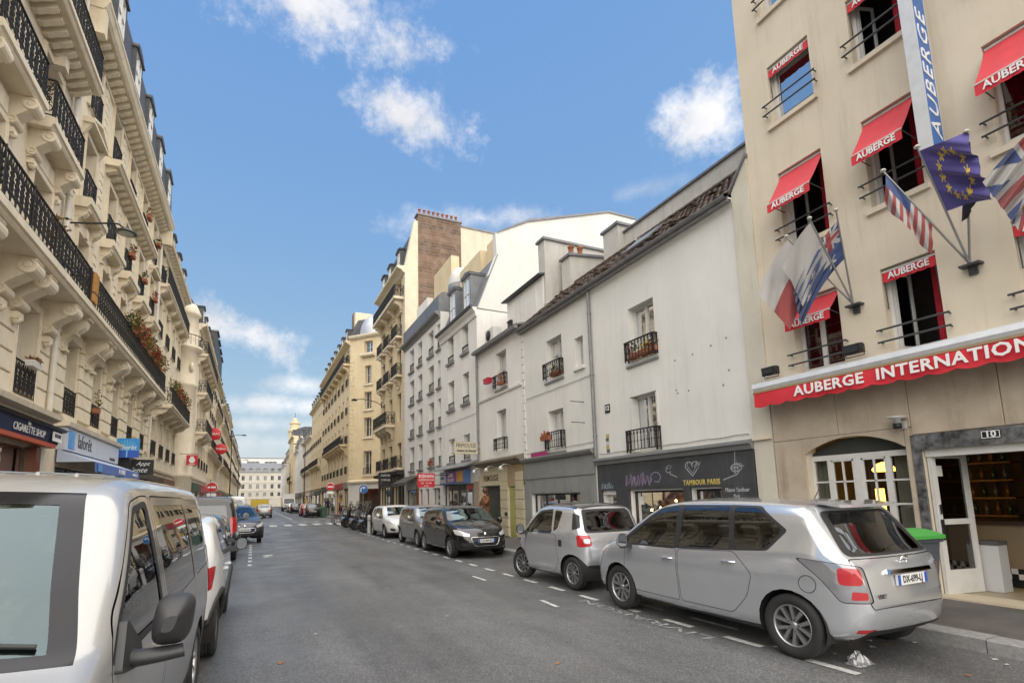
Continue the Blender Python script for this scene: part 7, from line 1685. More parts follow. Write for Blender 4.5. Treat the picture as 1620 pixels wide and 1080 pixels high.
# ---------------------------------------------------------------- generic hatchback facing the camera
def hatchback(name, label, loc, rz, pm, L=3.98, Wd=1.73, Hh=1.46, style='multi', plate_txt='AB-123-CD', grille='chrome', ns=90, low=False, lift=0.0, clad=False, steer=0, four=True, rails=False, glassm=None):
    k_ = L/3.98; hz = Hh/1.46
    T = [(-1.98,.58),(-1.965,.84),(-1.90,.98),(-1.80,1.06),(-1.56,1.33),(-1.46,1.395),(-1.3,1.42),(-.4,1.455),(0,1.45),(.30,1.40),(.60,1.25),(1.10,1.00),(1.35,.95),(1.70,.84),(1.86,.75),(1.94,.64),(1.98,.5)]
    top = [(x*k_, z*hz) for x, z in T]; fx, rx = 1.14*k_, -1.40*k_; wr = .305+lift*.25
    z_ = lambda q: q*hz
    sp = hatch_spec(L, Wd, Hh, wr, fx, rx, top, [(-1.98*k_,z_(.86)),(-1.5*k_,z_(.98)),(-.8*k_,z_(.96)),(.2*k_,z_(.93)),(1.0*k_,z_(.89)),(1.98*k_,z_(.58))], tumble=.24, rc=.13, bow=(.32,.13), bowx=(.5,-1.2), bulge=.012,
        bot=[(-L/2,.50+lift),(-L/2+.06,.34+lift),(-L/2+.25,.25+lift),(rx,.21+lift),(0,.19+lift),(fx,.21+lift),(L/2-.2,.22+lift),(L/2-.05,.28+lift),(L/2,.42+lift)])
    c = Car(name, label, sp, loc, rz, pm, ns, low=low); gm = glassm or M_cglass
    P = lambda pts, r=.03: rnd([(x*k_, z_(z)) for x, z in pts], r)
    wins = [P([(.92,.935),(.30,1.345),(.02,1.375),(-.02,.945)]), P([(-.09,.95),(-.05,1.38),(-.72,1.365),(-.86,.985)]), P([(-.95,1.0),(-.84,1.35),(-1.10,1.32),(-1.24,1.08)], .05)]
    for sd in (1,-1):
        for w_ in wins: c.cut(w_, (1,0,0), (0,sd,0), .2, lambda q, sd=sd: q.y*sd > .3, c.newtag('window', gm, .004))
    c.door(P([(.92,.92),(.95,.50),(.86,.30),(-.04,.29),(-.05,.93)], .05)); c.door(P([(-.07,.93),(-.06,.29),(-.74,.30),(-.98,.55),(-1.04,.80),(-.92,.97)], .05))
    c.cut(ws_poly(z_(1.0),z_(1.375),.65*Wd/1.73,.53*Wd/1.73), (0,1,0), (1,0,0), .25, lambda q: q.x > 0, c.newtag('windscreen', M_wscr, .003))
    c.cut(rnd([(-.58,z_(1.05)),(.58,z_(1.05)),(.50,z_(1.35)),(-.50,z_(1.35))], .06), (0,1,0), (-1,0,0), .25, lambda q: q.x < -1, c.newtag('rear_window', M_cglassd, .004))
    for sd in (1,-1):
        def A(x, y): return -.7071*x+.7071*y
        c.cut(rnd([(A(1.36*k_,.80),z_(.82)),(A(1.60*k_,.74),z_(.81)),(A(1.86*k_,.46),z_(.70)),(A(1.87*k_,.46),z_(.62)),(A(1.55*k_,.80),z_(.68))], .03), (-.7071,.7071*sd,0), (.7071,.7071*sd,0), .1, lambda q, sd=sd: q.y*sd > .2 and q.x > 1.1, c.newtag('headlight', M_whl, .003))
        def B_(x, y): return .7071*x+.7071*y
        c.cut(rnd([(B_(-1.62*k_,.80),z_(.95)),(B_(-1.88*k_,.60),z_(.93)),(B_(-1.92*k_,.56),z_(.72)),(B_(-1.75*k_,.78),z_(.72))], .04), (.7071,.7071*sd,0), (-.7071,.7071*sd,0), .1, lambda q, sd=sd: q.y*sd > .2 and q.x < -1.2, c.newtag('tail_light', M_redl, .001))
        c.cut(rnd([(sd*.50,.32+lift),(sd*.70,.34+lift),(sd*.72,.46+lift),(sd*.54,.44+lift)], .03), (0,1,0), (1,0,0), .15, lambda q: q.x > 1.3, c.newtag('fog_lamp_recess', M_trim, .012))
    kg = c.newtag('grille', M_trim, .010); gp = rnd([(-.46,z_(.60)),(.46,z_(.60)),(.36,z_(.36)+lift),(-.36,z_(.36)+lift)], .08)
    c.cut(gp, (0,1,0), (1,0,0), .2, lambda q: q.x > 1.4, kg)
    c.cut(rnd([(-.74,.215+lift),(.74,.215+lift),(.70,.27+lift),(-.70,.27+lift)], .02), (0,1,0), (1,0,0), .1, lambda q: q.x > 1.2, c.newtag('lower_lip', M_trim, .0))
    c.arch(fx, wr+.048); c.arch(rx, wr+.048)
    if clad:
        for sd in (1,-1): c.cut([(-L/2-.1,.1),(L/2+.1,.1),(L/2+.1,.40+lift),(-L/2-.1,.40+lift)], (1,0,0), (0,sd,0), .15, lambda q, sd=sd: q.y*sd > .2, c.newtag('cladding', M_trim, -.006))
    c.finish(); std_wheels(c, fx, rx, wr, .195, style, steer)
    if clad:
        for x in (fx, rx):
            for sd in (1,-1): MB().tube([(x+math.cos(R(a))*(wr+.075), c.surf(x+math.cos(R(a))*(wr+.085), max(.3,wr+math.sin(R(a))*(wr+.085)), sd).y, wr+math.sin(R(a))*(wr+.075)) for a in range(-5, 190, 13)], .035, 6).build('wheel_arch_trim', M_trim, c.root)
    if grille == 'chrome':
        pts = []
        for a, b in zip(gp, gp[1:]+gp[:1]):
            for t in (0, .5): q = c.surf_end(a[0]+(b[0]-a[0])*t, a[1]+(b[1]-a[1])*t, 1); pts.append((q.x+.004, q.y, q.z))
        MB().tube(pts+[pts[0]], .011, 6).build('grille_trim', M_chrome, c.root)
    gb = MB()
    for i in range(5):
        z = z_(.58)-i*(z_(.22)-lift)/5; w_ = .42-.02*i; q = c.surf_end(0, z, 1)
        gb.tube([(c.surf_end(y, z, 1).x-.004, y, z) for y in (-w_,-w_*.5,0,w_*.5,w_)], .006, 5)
    gb.build('grille_bar', M_trim if grille != 'chrome' else M_alloyd, c.root)
    mirror(c, .78*k_, z_(.945), M_trim if clad else pm, .95); handle(c, .10*k_, z_(.80), pm); handle(c, -.78*k_, z_(.83), pm)
    plate(c, z_(.50)+lift*.6, 1, plate_txt); plate(c, z_(.62)+lift, -1, plate_txt); cabin(c, (0.05*k_,-.85*k_), .75*k_, .38+lift)
    q = c.surf_end(0, z_(.68), 1); MB().lathe([(0,.014),(.03,.012),(.045,0)], 12, ax='x').build('badge', M_chrome, c.root, (q.x, 0, z_(.70)), (0, R(-30), 0))
    for y0, y1 in ((.55,.02), (-.02,-.55)):
        pts = []
        for i in range(6):
            y = y0+(y1-y0)*i/5; zz = z_(1.012)+.05*abs(math.sin(i*.5))*hz; q = c.surf_end(y, zz, 1); pts.append((q.x+.012, y, zz))
        MB().tube(pts, .008, 5).build('wiper', M_trim, c.root)
    if rails:
        for sd in (1,-1): MB().tube([(x*k_, sd*.52*Wd/1.73, c.top(x*k_)+(.05 if -1.2 < x < .1 else .0)) for x in (-1.35,-1.2,-.6,0,.1,.22)], .014, 6).build('roof_rail', M_trim, c.root)
    return c
M_blackp = paint('black_metallic_paint', (.022,.022,.024), .5, .25); M_greyp = paint('warm_grey_paint', (.34,.335,.325), .65, .34); M_whitep = paint('white_car_paint', (.72,.72,.71), .0, .35); M_dgrey = paint('anthracite_paint', (.05,.053,.06), .5, .3); M_redp = paint('red_car_paint', (.40,.02,.025), .1, .3)
hatchback('black_hatchback', 'black hatchback with chrome grille frame parked on the right, plate CQ 864 EZ', (6.13, 15.75, 0), R(-90), M_blackp, 3.96, 1.74, 1.46, 'five', 'CQ-864-EZ')
hatchback('grey_hatchback', 'warm grey hatchback parked behind the black hatchback', (6.28, 19.55, 0), R(-91), M_greyp, 3.95, 1.71, 1.48, 'cover', 'BT-290-NK', 'plain')
hatchback('white_hatchback', 'white hatchback parked beside the row of motorcycles', (6.32, 24.85, 0), R(-90), M_whitep, 4.02, 1.78, 1.44, 'multi', 'FT-518-PB', 'plain')
hatchback('white_suv', 'white small SUV with black wheel arches parked behind the near van', (-1.18, 8.50, 0), R(90), M_whitep, 4.1, 1.78, 1.58, 'five', 'EV-702-GD', 'plain', lift=.07, clad=True)
hatchback('grey_saloon', 'dark hatchback squeezed between white SUV and black van on the left', (-1.32, 13.4, 0), R(-90), M_dgrey, 4.0, 1.74, 1.47, 'cover', 'CW-441-RL', 'plain')
hatchback('dark_suv', 'dark grey SUV nosing out from the left parking row', (-.72, 26.2, 0), R(-77), M_dgrey, 4.15, 1.80, 1.60, 'five', 'FB-367-HC', 'chrome', lift=.08, clad=True, steer=R(-14), rails=True)
far0 = None
for nm, lab, x, y, rz, pm in (('driving_car', 'silver car with red lights driving away down the street', 1.2, 66.0, 90, M_greyp), ('parked_red_car', 'red car parked on the right beyond the crossing', 6.0, 66.5, 90, M_redp), ('parked_dark_car', 'dark car parked nearest the crossing on the far right', 6.05, 61.0, 90, M_dgrey), ('parked_blue_grey_car', 'blue grey car on the left behind the white van', -1.3, 55.5, -90, M_greyp), ('distant_white_car', 'pale car parked on the right far down the street', 6.0, 92.0, 90, M_silver), ('distant_black_car', 'black car parked on the right before the white truck', 6.0, 85.0, 90, M_blackp)):
    if far0 is None: far0 = hatchback(nm, lab, (x, y, 0), R(rz), pm, 4.0, 1.74, 1.5, 'multi', 'BX-305-TM', 'plain', ns=48, low=True).root; far_paint = pm; continue
    o = copy_tree(far0); o.name = nm; o['label'] = lab; o.location = (x, y, 0); o.rotation_euler = (0, 0, R(rz))
    for ch in o.children_recursive:
        if ch.type == 'MESH' and ch.data.materials and ch.data.materials[0] == far_paint: ch.material_slots[0].link = 'OBJECT'; ch.material_slots[0].material = pm
# ---------------------------------------------------------------- vans
def van(name, label, loc, rz, pm, L=4.95, Wd=1.92, Hh=1.92, plate_txt='EM-184-XD', ns=110, low=False, sidewin=True, steer=0):
    hz = Hh/1.92; h = L/2
    top = [(-h,.55),(-h+.015,.9),(-h+.05,1.4*hz),(-h+.12,1.76*hz),(-h+.24,1.87*hz),(-h+.6,1.905*hz),(0,1.92*hz),(h-2.0,1.905*hz),(h-1.78,1.87*hz),(h-1.62,1.80*hz),(h-1.42,1.645*hz),(h-1.14,1.42*hz),(h-.86,1.19*hz),(h-.55,1.08*hz),(h-.25,.95*hz),(h-.08,.78*hz),(h-.02,.62),(h,.5)]
    fx, rx = h-.93, -h+.95
    sp = hatch_spec(L, Wd, Hh, .33, fx, rx, top, [(-h,1.0),(-h+.3,1.13*hz),(0,1.13*hz),(h-1.6,1.10*hz),(h-.8,1.04*hz),(h,.62)], tumble=.135, rc=.11, crown=.03, bow=(.30,.07), bowx=(h-1.9,-h+.4), bulge=.006)
    sp['hw'] = [(-h,Wd*.43),(-h+.05,Wd*.465),(-h+.2,Wd*.49),(-h+.6,Wd*.5),(h-1.4,Wd*.5),(h-.7,Wd*.49),(h-.3,Wd*.465),(h-.08,Wd*.41),(h,Wd*.32)]
    c = Car(name, label, sp, loc, rz, pm, ns, cat='van', low=low)
    wf = rnd([(h-1.08,1.14*hz),(h-1.20,1.25*hz),(h-1.72,1.70*hz),(h-1.98,1.735*hz),(h-2.02,1.13*hz)], .05); wr2 = rnd([(h-2.22,1.12*hz),(h-2.18,1.74*hz),(h-3.45,1.74*hz),(h-3.5,1.14*hz)], .07); wr3 = rnd([(h-3.6,1.14*hz),(h-3.56,1.73*hz),(-h+.32,1.69*hz),(-h+.26,1.16*hz)], .07)
    for sd in (1,-1):
        k = c.newtag('window_rubber', M_trim, .001); c.cut(rnd([(h-1.02,1.10*hz),(h-1.16,1.26*hz),(h-1.70,1.735*hz),(h-1.95,1.765*hz),(h-2.05,1.765*hz),(h-2.07,1.10*hz)], .05), (1,0,0), (0,sd,0), .5, lambda q, sd=sd: q.y*sd > .3, k)
        c.cut(wf, (1,0,0), (0,sd,0), .2, lambda q, sd=sd: q.y*sd > .3, c.newtag('window', M_cglass, .006), only=k)
        for w_ in ([wr2, wr3] if sidewin else []): c.cut(w_, (1,0,0), (0,sd,0), .2, lambda q, sd=sd: q.y*sd > .3, c.newtag('window', M_cglassd, .003))
    c.door(rnd([(h-1.0,1.06*hz),(h-1.35,.5),(h-1.45,.30),(h-2.08,.30),(h-2.12,1.80*hz),(h-1.93,1.80*hz),(h-1.69,1.765*hz),(h-1.13,1.285*hz)], .06)); c.door(rnd([(h-2.15,.30),(h-3.52,.30),(h-3.54,1.80*hz),(h-2.16,1.80*hz)], .06))
    k = c.newtag('windscreen_border', mat('windscreen_frit', (.012,.012,.014), .12, spec=.35), .002); c.cut(ws_poly(1.16*hz,1.81*hz,.83,.64,8), (0,1,0), (1,0,0), .2, lambda q: q.x > .3, k)
    c.cut(ws_poly(1.20*hz,1.755*hz,.735,.56,8), (0,1,0), (1,0,0), .2, lambda q: q.x > .3, c.newtag('windscreen', M_wscr, .004), only=k)
    kk = c.newtag('rear_window', M_cglassd, .003); c.cut(rnd([(-.68,1.14*hz),(.68,1.14*hz),(.61,1.66*hz),(-.61,1.66*hz)], .07), (0,1,0), (-1,0,0), .2, lambda q: q.x < -1, kk)
    for sd in (1,-1):
        def A(x, y): return -.7071*x+.7071*y
        c.cut(rnd([(A(h-.62,.88),.98*hz),(A(h-.25,.70),.93*hz),(A(h-.14,.56),.80*hz),(A(h-.2,.62),.72*hz),(A(h-.5,.86),.76*hz)], .03), (-.7071,.7071*sd,0), (.7071,.7071*sd,0), .1, lambda q, sd=sd: q.y*sd > .2 and q.x > 1.1, c.newtag('headlight', M_whl, .003))
        def B_(x, y): return .7071*x+.7071*y
        c.cut(rnd([(B_(-h+.22,.93),1.32*hz),(B_(-h+.04,.76),1.30*hz),(B_(-h+.03,.78),.80*hz),(B_(-h+.22,.94),.82*hz)], .04), (.7071,.7071*sd,0), (-.7071,.7071*sd,0), .1, lambda q, sd=sd: q.y*sd > .2 and q.x < -1.2, c.newtag('tail_light', M_redl, -.006))
    c.cut(rnd([(-.55,.62*hz),(.55,.62*hz),(.45,.36),(-.45,.36)], .06), (0,1,0), (1,0,0), .2, lambda q: q.x > 1.4, c.newtag('grille', M_trim, .01))
    c.arch(fx, .385); c.arch(rx, .385); c.finish(); std_wheels(c, fx, rx, .33, .21, 'cover', steer)
    handle(c, h-1.98, .98*hz, pm, .22); handle(c, h-2.32, .98*hz, pm, .22); plate(c, .48, 1, plate_txt); plate(c, .62, -1, plate_txt)
    cabin(c, (h-1.95,-.4), h-1.25, .62, 1.55)
    return c, h
M_van = paint('light_grey_van_paint', (.37,.366,.356), .35, .28)
VN, vh = van('grey_van', 'light grey van parked nearest on the left with big black mirror', (-1.38, 4.05, 0), R(-90-1.2), M_van, 4.95, 1.92, 1.90, ns=150)
# big black door mirrors on the near van
M_grain = mat('grained_black_plastic', (.03,.03,.032), .42, bump=.15, bscale=220)
for sd in (1,-1):
    p = VN.surf(vh-1.20, 1.12, sd); n, k = 22, 10; vs = []; m = MB()
    for i in range(k+1):
        t = i/k; sc = (.30+.70*math.sin(min(1, t*1.2)*math.pi/2)**.8)
        for j in range(n):
            a = 2*math.pi*j/n; cy, cz = math.copysign(abs(math.cos(a))**.6, math.cos(a)), math.copysign(abs(math.sin(a))**.6, math.sin(a))
            vs.append((.09-.15*t, sd*(.078*cy*sc+.012*cz), .108*cz*sc))
    m.add(vs, [(i*n+j, i*n+(j+1) % n, (i+1)*n+(j+1) % n, (i+1)*n+j) for i in range(k) for j in range(n)], 0, True); m.add(vs[:n], [tuple(range(n))], 0)
    o = m.build('wing_mirror', M_grain, VN.root, (p.x, p.y+sd*.17, p.z+.10))
    MB().add([(-.057, v[1]*.92, v[2]*.92) for v in vs[-n:]], [tuple(range(n))]).build('mirror_face', mat('mirror_glass_dark', (.22,.23,.25), .08, .9), o)
    ar = MB().tube([(-.01,-sd*.19,-.02),(.0,-sd*.12,-.03),(.01,-sd*.04,-.02),(.0,sd*.05,-.01)], .062, 14, r2=.045); ar.v = [(q[0]*.9, q[1], q[2]*.62) for q in ar.v]
    ar.build('mirror_arm', M_grain, o, (0,0,-.125))
    # triangular sail panel filling the front corner of the door window
    sp_ = rnd([(vh-1.03,1.06),(vh-1.18,1.25),(vh-1.36,1.10),(vh-1.30,1.02)], .03)
    q3 = [VN.surf(x, z, sd) for x, z in sp_]; nn = len(q3)
    MB().add([(q.x, q.y+sd*.028, q.z) for q in q3]+[(q.x, q.y-sd*.01, q.z) for q in q3], [tuple(range(nn))]+[(i, (i+1) % nn, nn+(i+1) % nn, nn+i) for i in range(nn)]).build('mirror_base', M_grain, VN.root)
rb_ = MB()
for sd in (1,-1):
    for y in (.50,.33,.16): rb_.tube([(x, sd*y, VN.top(x)+.030*(1-(y/.7)**2)+.002) for x in (-2.0,-1,0,.5)], .010, 6)
tag(rb_.build('roof_ribs', M_van, VN.root))
for y0, y1 in ((.70,.05), (.0,-.62)):
    MB().tube([(VN.surf_end(y, 1.215+.015*i, 1).x+.015, y, 1.215+.015*i) for i, y in [(i, y0+(y1-y0)*i/7) for i in range(8)]], .010, 6).build('wiper', M_trim, VN.root)
stk = MB(); stk.box(-.04,.04,-.001,.001,0,.06)
BV, bh_ = van('black_van', 'black van with red tail light parked past the dark hatchback on the left', (-1.33, 19.6, 0), R(90), M_blackp, 4.9, 1.9, 1.93, 'DP-630-AV', ns=80)
mirror(BV, bh_-1.17, 1.16, M_trim, 1.0, big=True)
for sd in (1,-1): MB().tube([(-1.9,sd*.62,1.90),(-1.8,sd*.62,1.97),(.6,sd*.62,1.99),(.75,sd*.62,1.93)], .016, 6).build('roof_rail', M_trim, BV.root)
MB().tube([(.6,0,1.93),(.35,0,2.55)], .008, 5).build('antenna', M_trim, BV.root)
WV, wh_ = van('white_van', 'white delivery van parked on the left past the crossing', (-1.35, 47.5, 0), R(90), M_whitep, 5.2, 1.95, 2.25, 'EK-915-JT', ns=60, low=True, sidewin=False); mirror(WV, wh_-1.17, 1.3, M_trim, 1.0, big=True)
# box truck far down the street
TK = thing('box_truck', 'white box truck parked far down the right side', 'truck', (6.0, 104, 0), R(-90))
MB().box(-4.2,.9,-1.1,1.1,.85,3.2).build('cargo_box', M_whitep, TK); MB().prism([(.95,.5),(3.0,.5),(3.05,1.3),(2.4,2.4),(.95,2.45)], 'y', -1.0, 1.0).build('cab', M_whitep, TK)
MB().prism([(2.98,1.45),(3.02,1.45),(2.46,2.32),(2.42,2.32)], 'y', -.88, .88).build('windscreen', mat('dark_windscreen', (.03,.035,.04), .08), TK); MB().box(-4.2,2.9,-.45,.45,.45,.85).build('chassis', M_trim, TK); MB().box(3.0,3.1,-.95,.95,.4,.75).build('bumper', M_trim, TK)
for sd in (1,-1): MB().box(3.0,3.08,sd*.6,sd*.9,.8,1.0).build('headlight', M_whl, TK)
for x in (2.1,-2.8):
    for sd in (1,-1): wheel(TK, x, sd*.92, .38, .24, 'steel', sd, low=True)
# ================================================================ street furniture, bikes, people
wb2 = thing('wheelie_bin', 'dark grey wheelie bin with green lid behind the silver people carrier', 'bin', (7.52, 3.93, .145), R(-100))
M_binp = mat('bin_grey_plastic', (.075,.085,.105), .5, var=(.06,.068,.085), vscale=4); M_bing = mat('bin_green_lid', (.06,.30,.055), .45)
vs = []; 
for z, a, b in ((.06,.20,.21), (.5,.235,.25), (.93,.27,.29)): vs += [(-a,-b,z),(a*.9,-b,z),(a*.9,b,z),(-a,b,z)]
mb = MB().add(vs, [(i*4+j, i*4+(j+1) % 4, i*4+4+(j+1) % 4, i*4+4+j) for i in range(2) for j in range(4)]+[(0,3,2,1)]); mb.build('bin_body', M_binp, wb2)
mb = MB(); mb.box(-.30,.27,-.31,.31,.91,.955); mb.box(-.36,-.30,-.24,.24,.90,.94); mb.build('rim', M_binp, wb2)
lid = []; n = 8
for i in range(n+1): t = i/n; lid.append((-.31+.62*t, .965+.10*math.sin(math.pi*(.15+.75*t))))
MB().prism(lid+[(.31,.955),(-.31,.955)], 'y', -.30, .30).build('lid', M_bing, wb2); MB().tube([(-.36,-.22,.95),(-.40,-.22,.97),(-.40,.22,.97),(-.36,.22,.95)], .014, 6).build('handle', M_binp, wb2)
for sd in (1,-1): MB().lathe([(0,-.03),(.08,-.03),(.095,-.02),(.095,.02),(.08,.03),(0,.03)], 16, (-.20,sd*.25,.095), 'y').build('wheel', M_rub, wb2)
tb_ = thing('litter', 'crumpled clear plastic wrapper on the road by the rear wheel', 'litter', (5.55, 3.42, .006)); rn = random.Random(5); g = []
nx, ny = 12, 10; vs = [(-.13+.26*i/nx+rn.uniform(-.015,.015), -.09+.18*j/ny+rn.uniform(-.015,.015), max(0, .11*math.sin(math.pi*i/nx)*math.sin(math.pi*j/ny))*rn.uniform(.25,1.25)) for i in range(nx+1) for j in range(ny+1)]
MB().add(vs, [(i*(ny+1)+j, (i+1)*(ny+1)+j, (i+1)*(ny+1)+j+1, i*(ny+1)+j+1) for i in range(nx) for j in range(ny)]).build('wrapper', mat('crumpled_plastic', (.30,.30,.31), .18, .35), tb_)
rn = random.Random(9)
for i in range(26):
    x, y = rn.choice(((rn.uniform(5.3,6.9), rn.uniform(1.9,4.2)), (rn.uniform(.3,6.5), rn.uniform(3,11)))); s = rn.uniform(.012,.035)
    o = tag(MB().add([(-s,-s*.6,0),(s*.8,-s*.9,.004),(s,s*.5,.006),(-s*.5,s,.002),(-s*1.1,s*.2,.008)], [(0,1,2,3,4)]).build('paper_scrap', mat(('paper_scrap_white','leaf_scrap')[i % 5 == 0], ((.42,.41,.39),(.32,.12,.04))[i % 5 == 0], .8), None, (x, y, .005), (0,0,rn.random()*6)), 'tiny scrap of %s lying on the road' % ('fallen leaf' if i % 5 == 0 else 'paper'), 'litter', 'leaf scraps on the road' if i % 5 == 0 else 'paper scraps on the road')
# traffic signs
def disc_sign(name, lab, x, y, z, h0, r, kind, rz=0, extra=True):
    t = thing(name, lab, 'traffic sign', (x, y, h0), rz); M_sr = mat('traffic_red', (.52,.02,.03), .4); M_sb = mat('traffic_blue', (.03,.16,.50), .4); M_sw = M_lettw
    MB().tube([(0,0,0),(0,0,z-h0+r*.8)], .035, 10).build('post', mat('post_grey', (.22,.23,.23), .5, .3), t)
    MB().lathe([(0,0),(r,0),(r,-.012),(0,-.012)], 28, (0,-.045,z-h0), 'y').build('sign_rim', M_sw, t); MB().lathe([(0,0),(r*.93,0)], 28, (0,-.0585,z-h0), 'y').build('sign_face', M_sr if kind == 'noentry' else M_sb, t)
    if kind == 'noentry': MB().box(-r*.68,r*.68,-.062,-.059,z-h0-r*.15,z-h0+r*.15).build('bar', M_sw, t)
    else:
        a = MB().ribbon([(-.16*r/.3,-.17*r/.3),(-.16*r/.3,.02),(-.10*r/.3,.085*r/.3),(0,.09*r/.3)], .07*r/.3, -.062, -.06); a.add([(0,-.062,.19*r/.3),(.17*r/.3,-.062,.09*r/.3),(0,-.062,-.01*r/.3)], [(0,1,2)]); a.build('arrow', M_sw, t, (0,0,z-h0))
    if extra: MB().box(-r*.8,r*.8,-.055,-.045,z-h0-r*1.75,z-h0-r*1.12).build('sub_plate', M_sw, t)
disc_sign('no_entry_sign', 'round red no entry sign on a post by the right corner', 7.4, 57.0, 3.2, .14, .42, 'noentry')
disc_sign('turn_right_sign', 'round blue turn right arrow sign before the white corner shop', 7.5, 39.4, 2.55, .14, .34, 'turn', extra=False)
disc_sign('no_entry_sign', 'round red no entry sign on the left pavement past the rounded house', -3.0, 46.5, 3.0, .14, .42, 'noentry')
bo = thing('bollard', 'short white post standing between white hatchback and motorcycles', 'bollard', (5.60, 27.75, 0)); MB().lathe([(.10,0),(.09,.05),(.085,.78),(.09,.80),(.09,.88),(.06,.93),(0,.95)], 16).build('post', mat('dirty_white_post', (.55,.54,.52), .6, var=(.40,.39,.37), vscale=9), bo); MB().lathe([(.0875,.62),(.0875,.70)], 16).build('band', M_grey, bo)
for x, y, z, lab, em in ((-4.15,43.2,4.9,'square red sign with white cup emblem projecting from the rounded house',True), (-3.35,52,7.9,'upper red oval sign projecting over the left pavement',False), (-3.2,60,7.3,'lower red round sign further along the left facades',False)):
    t = thing('projecting_sign', lab, 'sign', (x, y, z))
    if em:
        MB().box(-.36,.36,-.05,.05,-.37,.37).build('board', mat('sign_red', (.55,.02,.03), .5), t); MB().lathe([(0,0),(.2,0)], 18, (0,-.054,-.02), 'y').build('emblem', M_lettw, t); MB().box(-.12,.12,-.056,-.052,.16,.26).box(-.2,.2,-.056,-.052,-.31,-.27).build('emblem_bar', M_lettw, t); MB().tube([(-.36,0,.45),(.36,0,.45)], .02, 6).tube([(-.8,0,.45),(-.36,0,.45)], .02, 6).build('stay', M_iron, t)
    else:
        MB().lathe([(0,-.06),(.52,-.06),(.55,-.03),(.55,.03),(.52,.06),(0,.06)], 24, ax='y').build('board', mat('sign_red', (.55,.02,.03), .5), t); text('TABAC', .3, M_lettw, t, (0,-.066,0), (math.pi/2,0,0)); MB().tube([(-.9,0,.3),(-.4,0,.3)], .03, 6).build('stay', M_iron, t)
for x, y, h, lab, s in ((7.4,88,10.5,'tall grey lamp post on the right pavement far down the street',-1), (-2.9,78,10.5,'tall grey lamp post on the left pavement far down the street',1), (7.4,125,10,'slender lamp post near the right end of the street',-1), (-2.9,118,10,'slender lamp post near the left end of the street',1)):
    t = thing('lamp_post', lab, 'street lamp', (x, y, .14)); MB().tube([(0,0,0),(0,0,h)], .09, 8, r2=.05).build('post', M_iron2, t); MB().tube([(0,0,h),(s*.5,0,h+.3),(s*1.3,0,h+.3)], .04, 6).build('arm', M_iron2, t); MB().lathe([(0,.08),(.1,.06),(.3,-.02),(.3,-.08),(0,-.08)], 12, (s*1.5,0,h+.3)).build('lamp_head', M_iron2, t)
for i, (x, y) in enumerate(((7.5,57.5), (7.5,58.4), (7.5,59.3))):
    t = thing('green_bin', '%s dark green recycling bin at the far right kerb' % ('nearest','middle','farthest')[i], 'bin', (x-.6, y, 0)); MB().prism([(-.26,0),(.26,0),(.32,.95),(-.32,.95)], 'y', -.3, .3).build('bin_body', M_shopg, t); MB().prism([(-.34,.95),(.34,.95),(.25,1.08),(-.25,1.08)], 'y', -.32, .32).build('lid', M_bing if i == 1 else M_shopg, t)
# ---------------------------------------------------------------- motorcycles and bicycles
def bike_wheel(parent, x, r, w, spokes=0, rimm=None):
    t = MB().lathe([(r-w*.9,-w*.35),(r-w*.4,-w*.5),(r-w*.1,-w*.35),(r,0),(r-w*.1,w*.35),(r-w*.4,w*.5),(r-w*.9,w*.35),(r-w*.9,-w*.35)], 26, ax='y').build('wheel', M_rub, parent, (x, 0, r))
    m = MB().lathe([(r-w*.85,-w*.2),(r-w*1.3,-w*.1),(r-w*1.3,w*.1),(r-w*.85,w*.2)], 26, ax='y')
    if spokes > 8:
        for i in range(spokes): a = 2*math.pi*i/spokes; m.tube([(0,0,0),(math.cos(a)*(r-w),0,math.sin(a)*(r-w))], .002, 3, caps=False)
    else:
        for i in range(spokes): a = 2*math.pi*i/spokes; m.tube([(math.cos(a)*.03,0,math.sin(a)*.03),(math.cos(a)*(r-w*1.1),0,math.sin(a)*(r-w*1.1))], .016, 5)
    m.lathe([(0,-.05),(.045,-.05),(.045,.05),(0,.05)], 12, ax='y'); m.build('rim', rimm or M_alloyd, t)
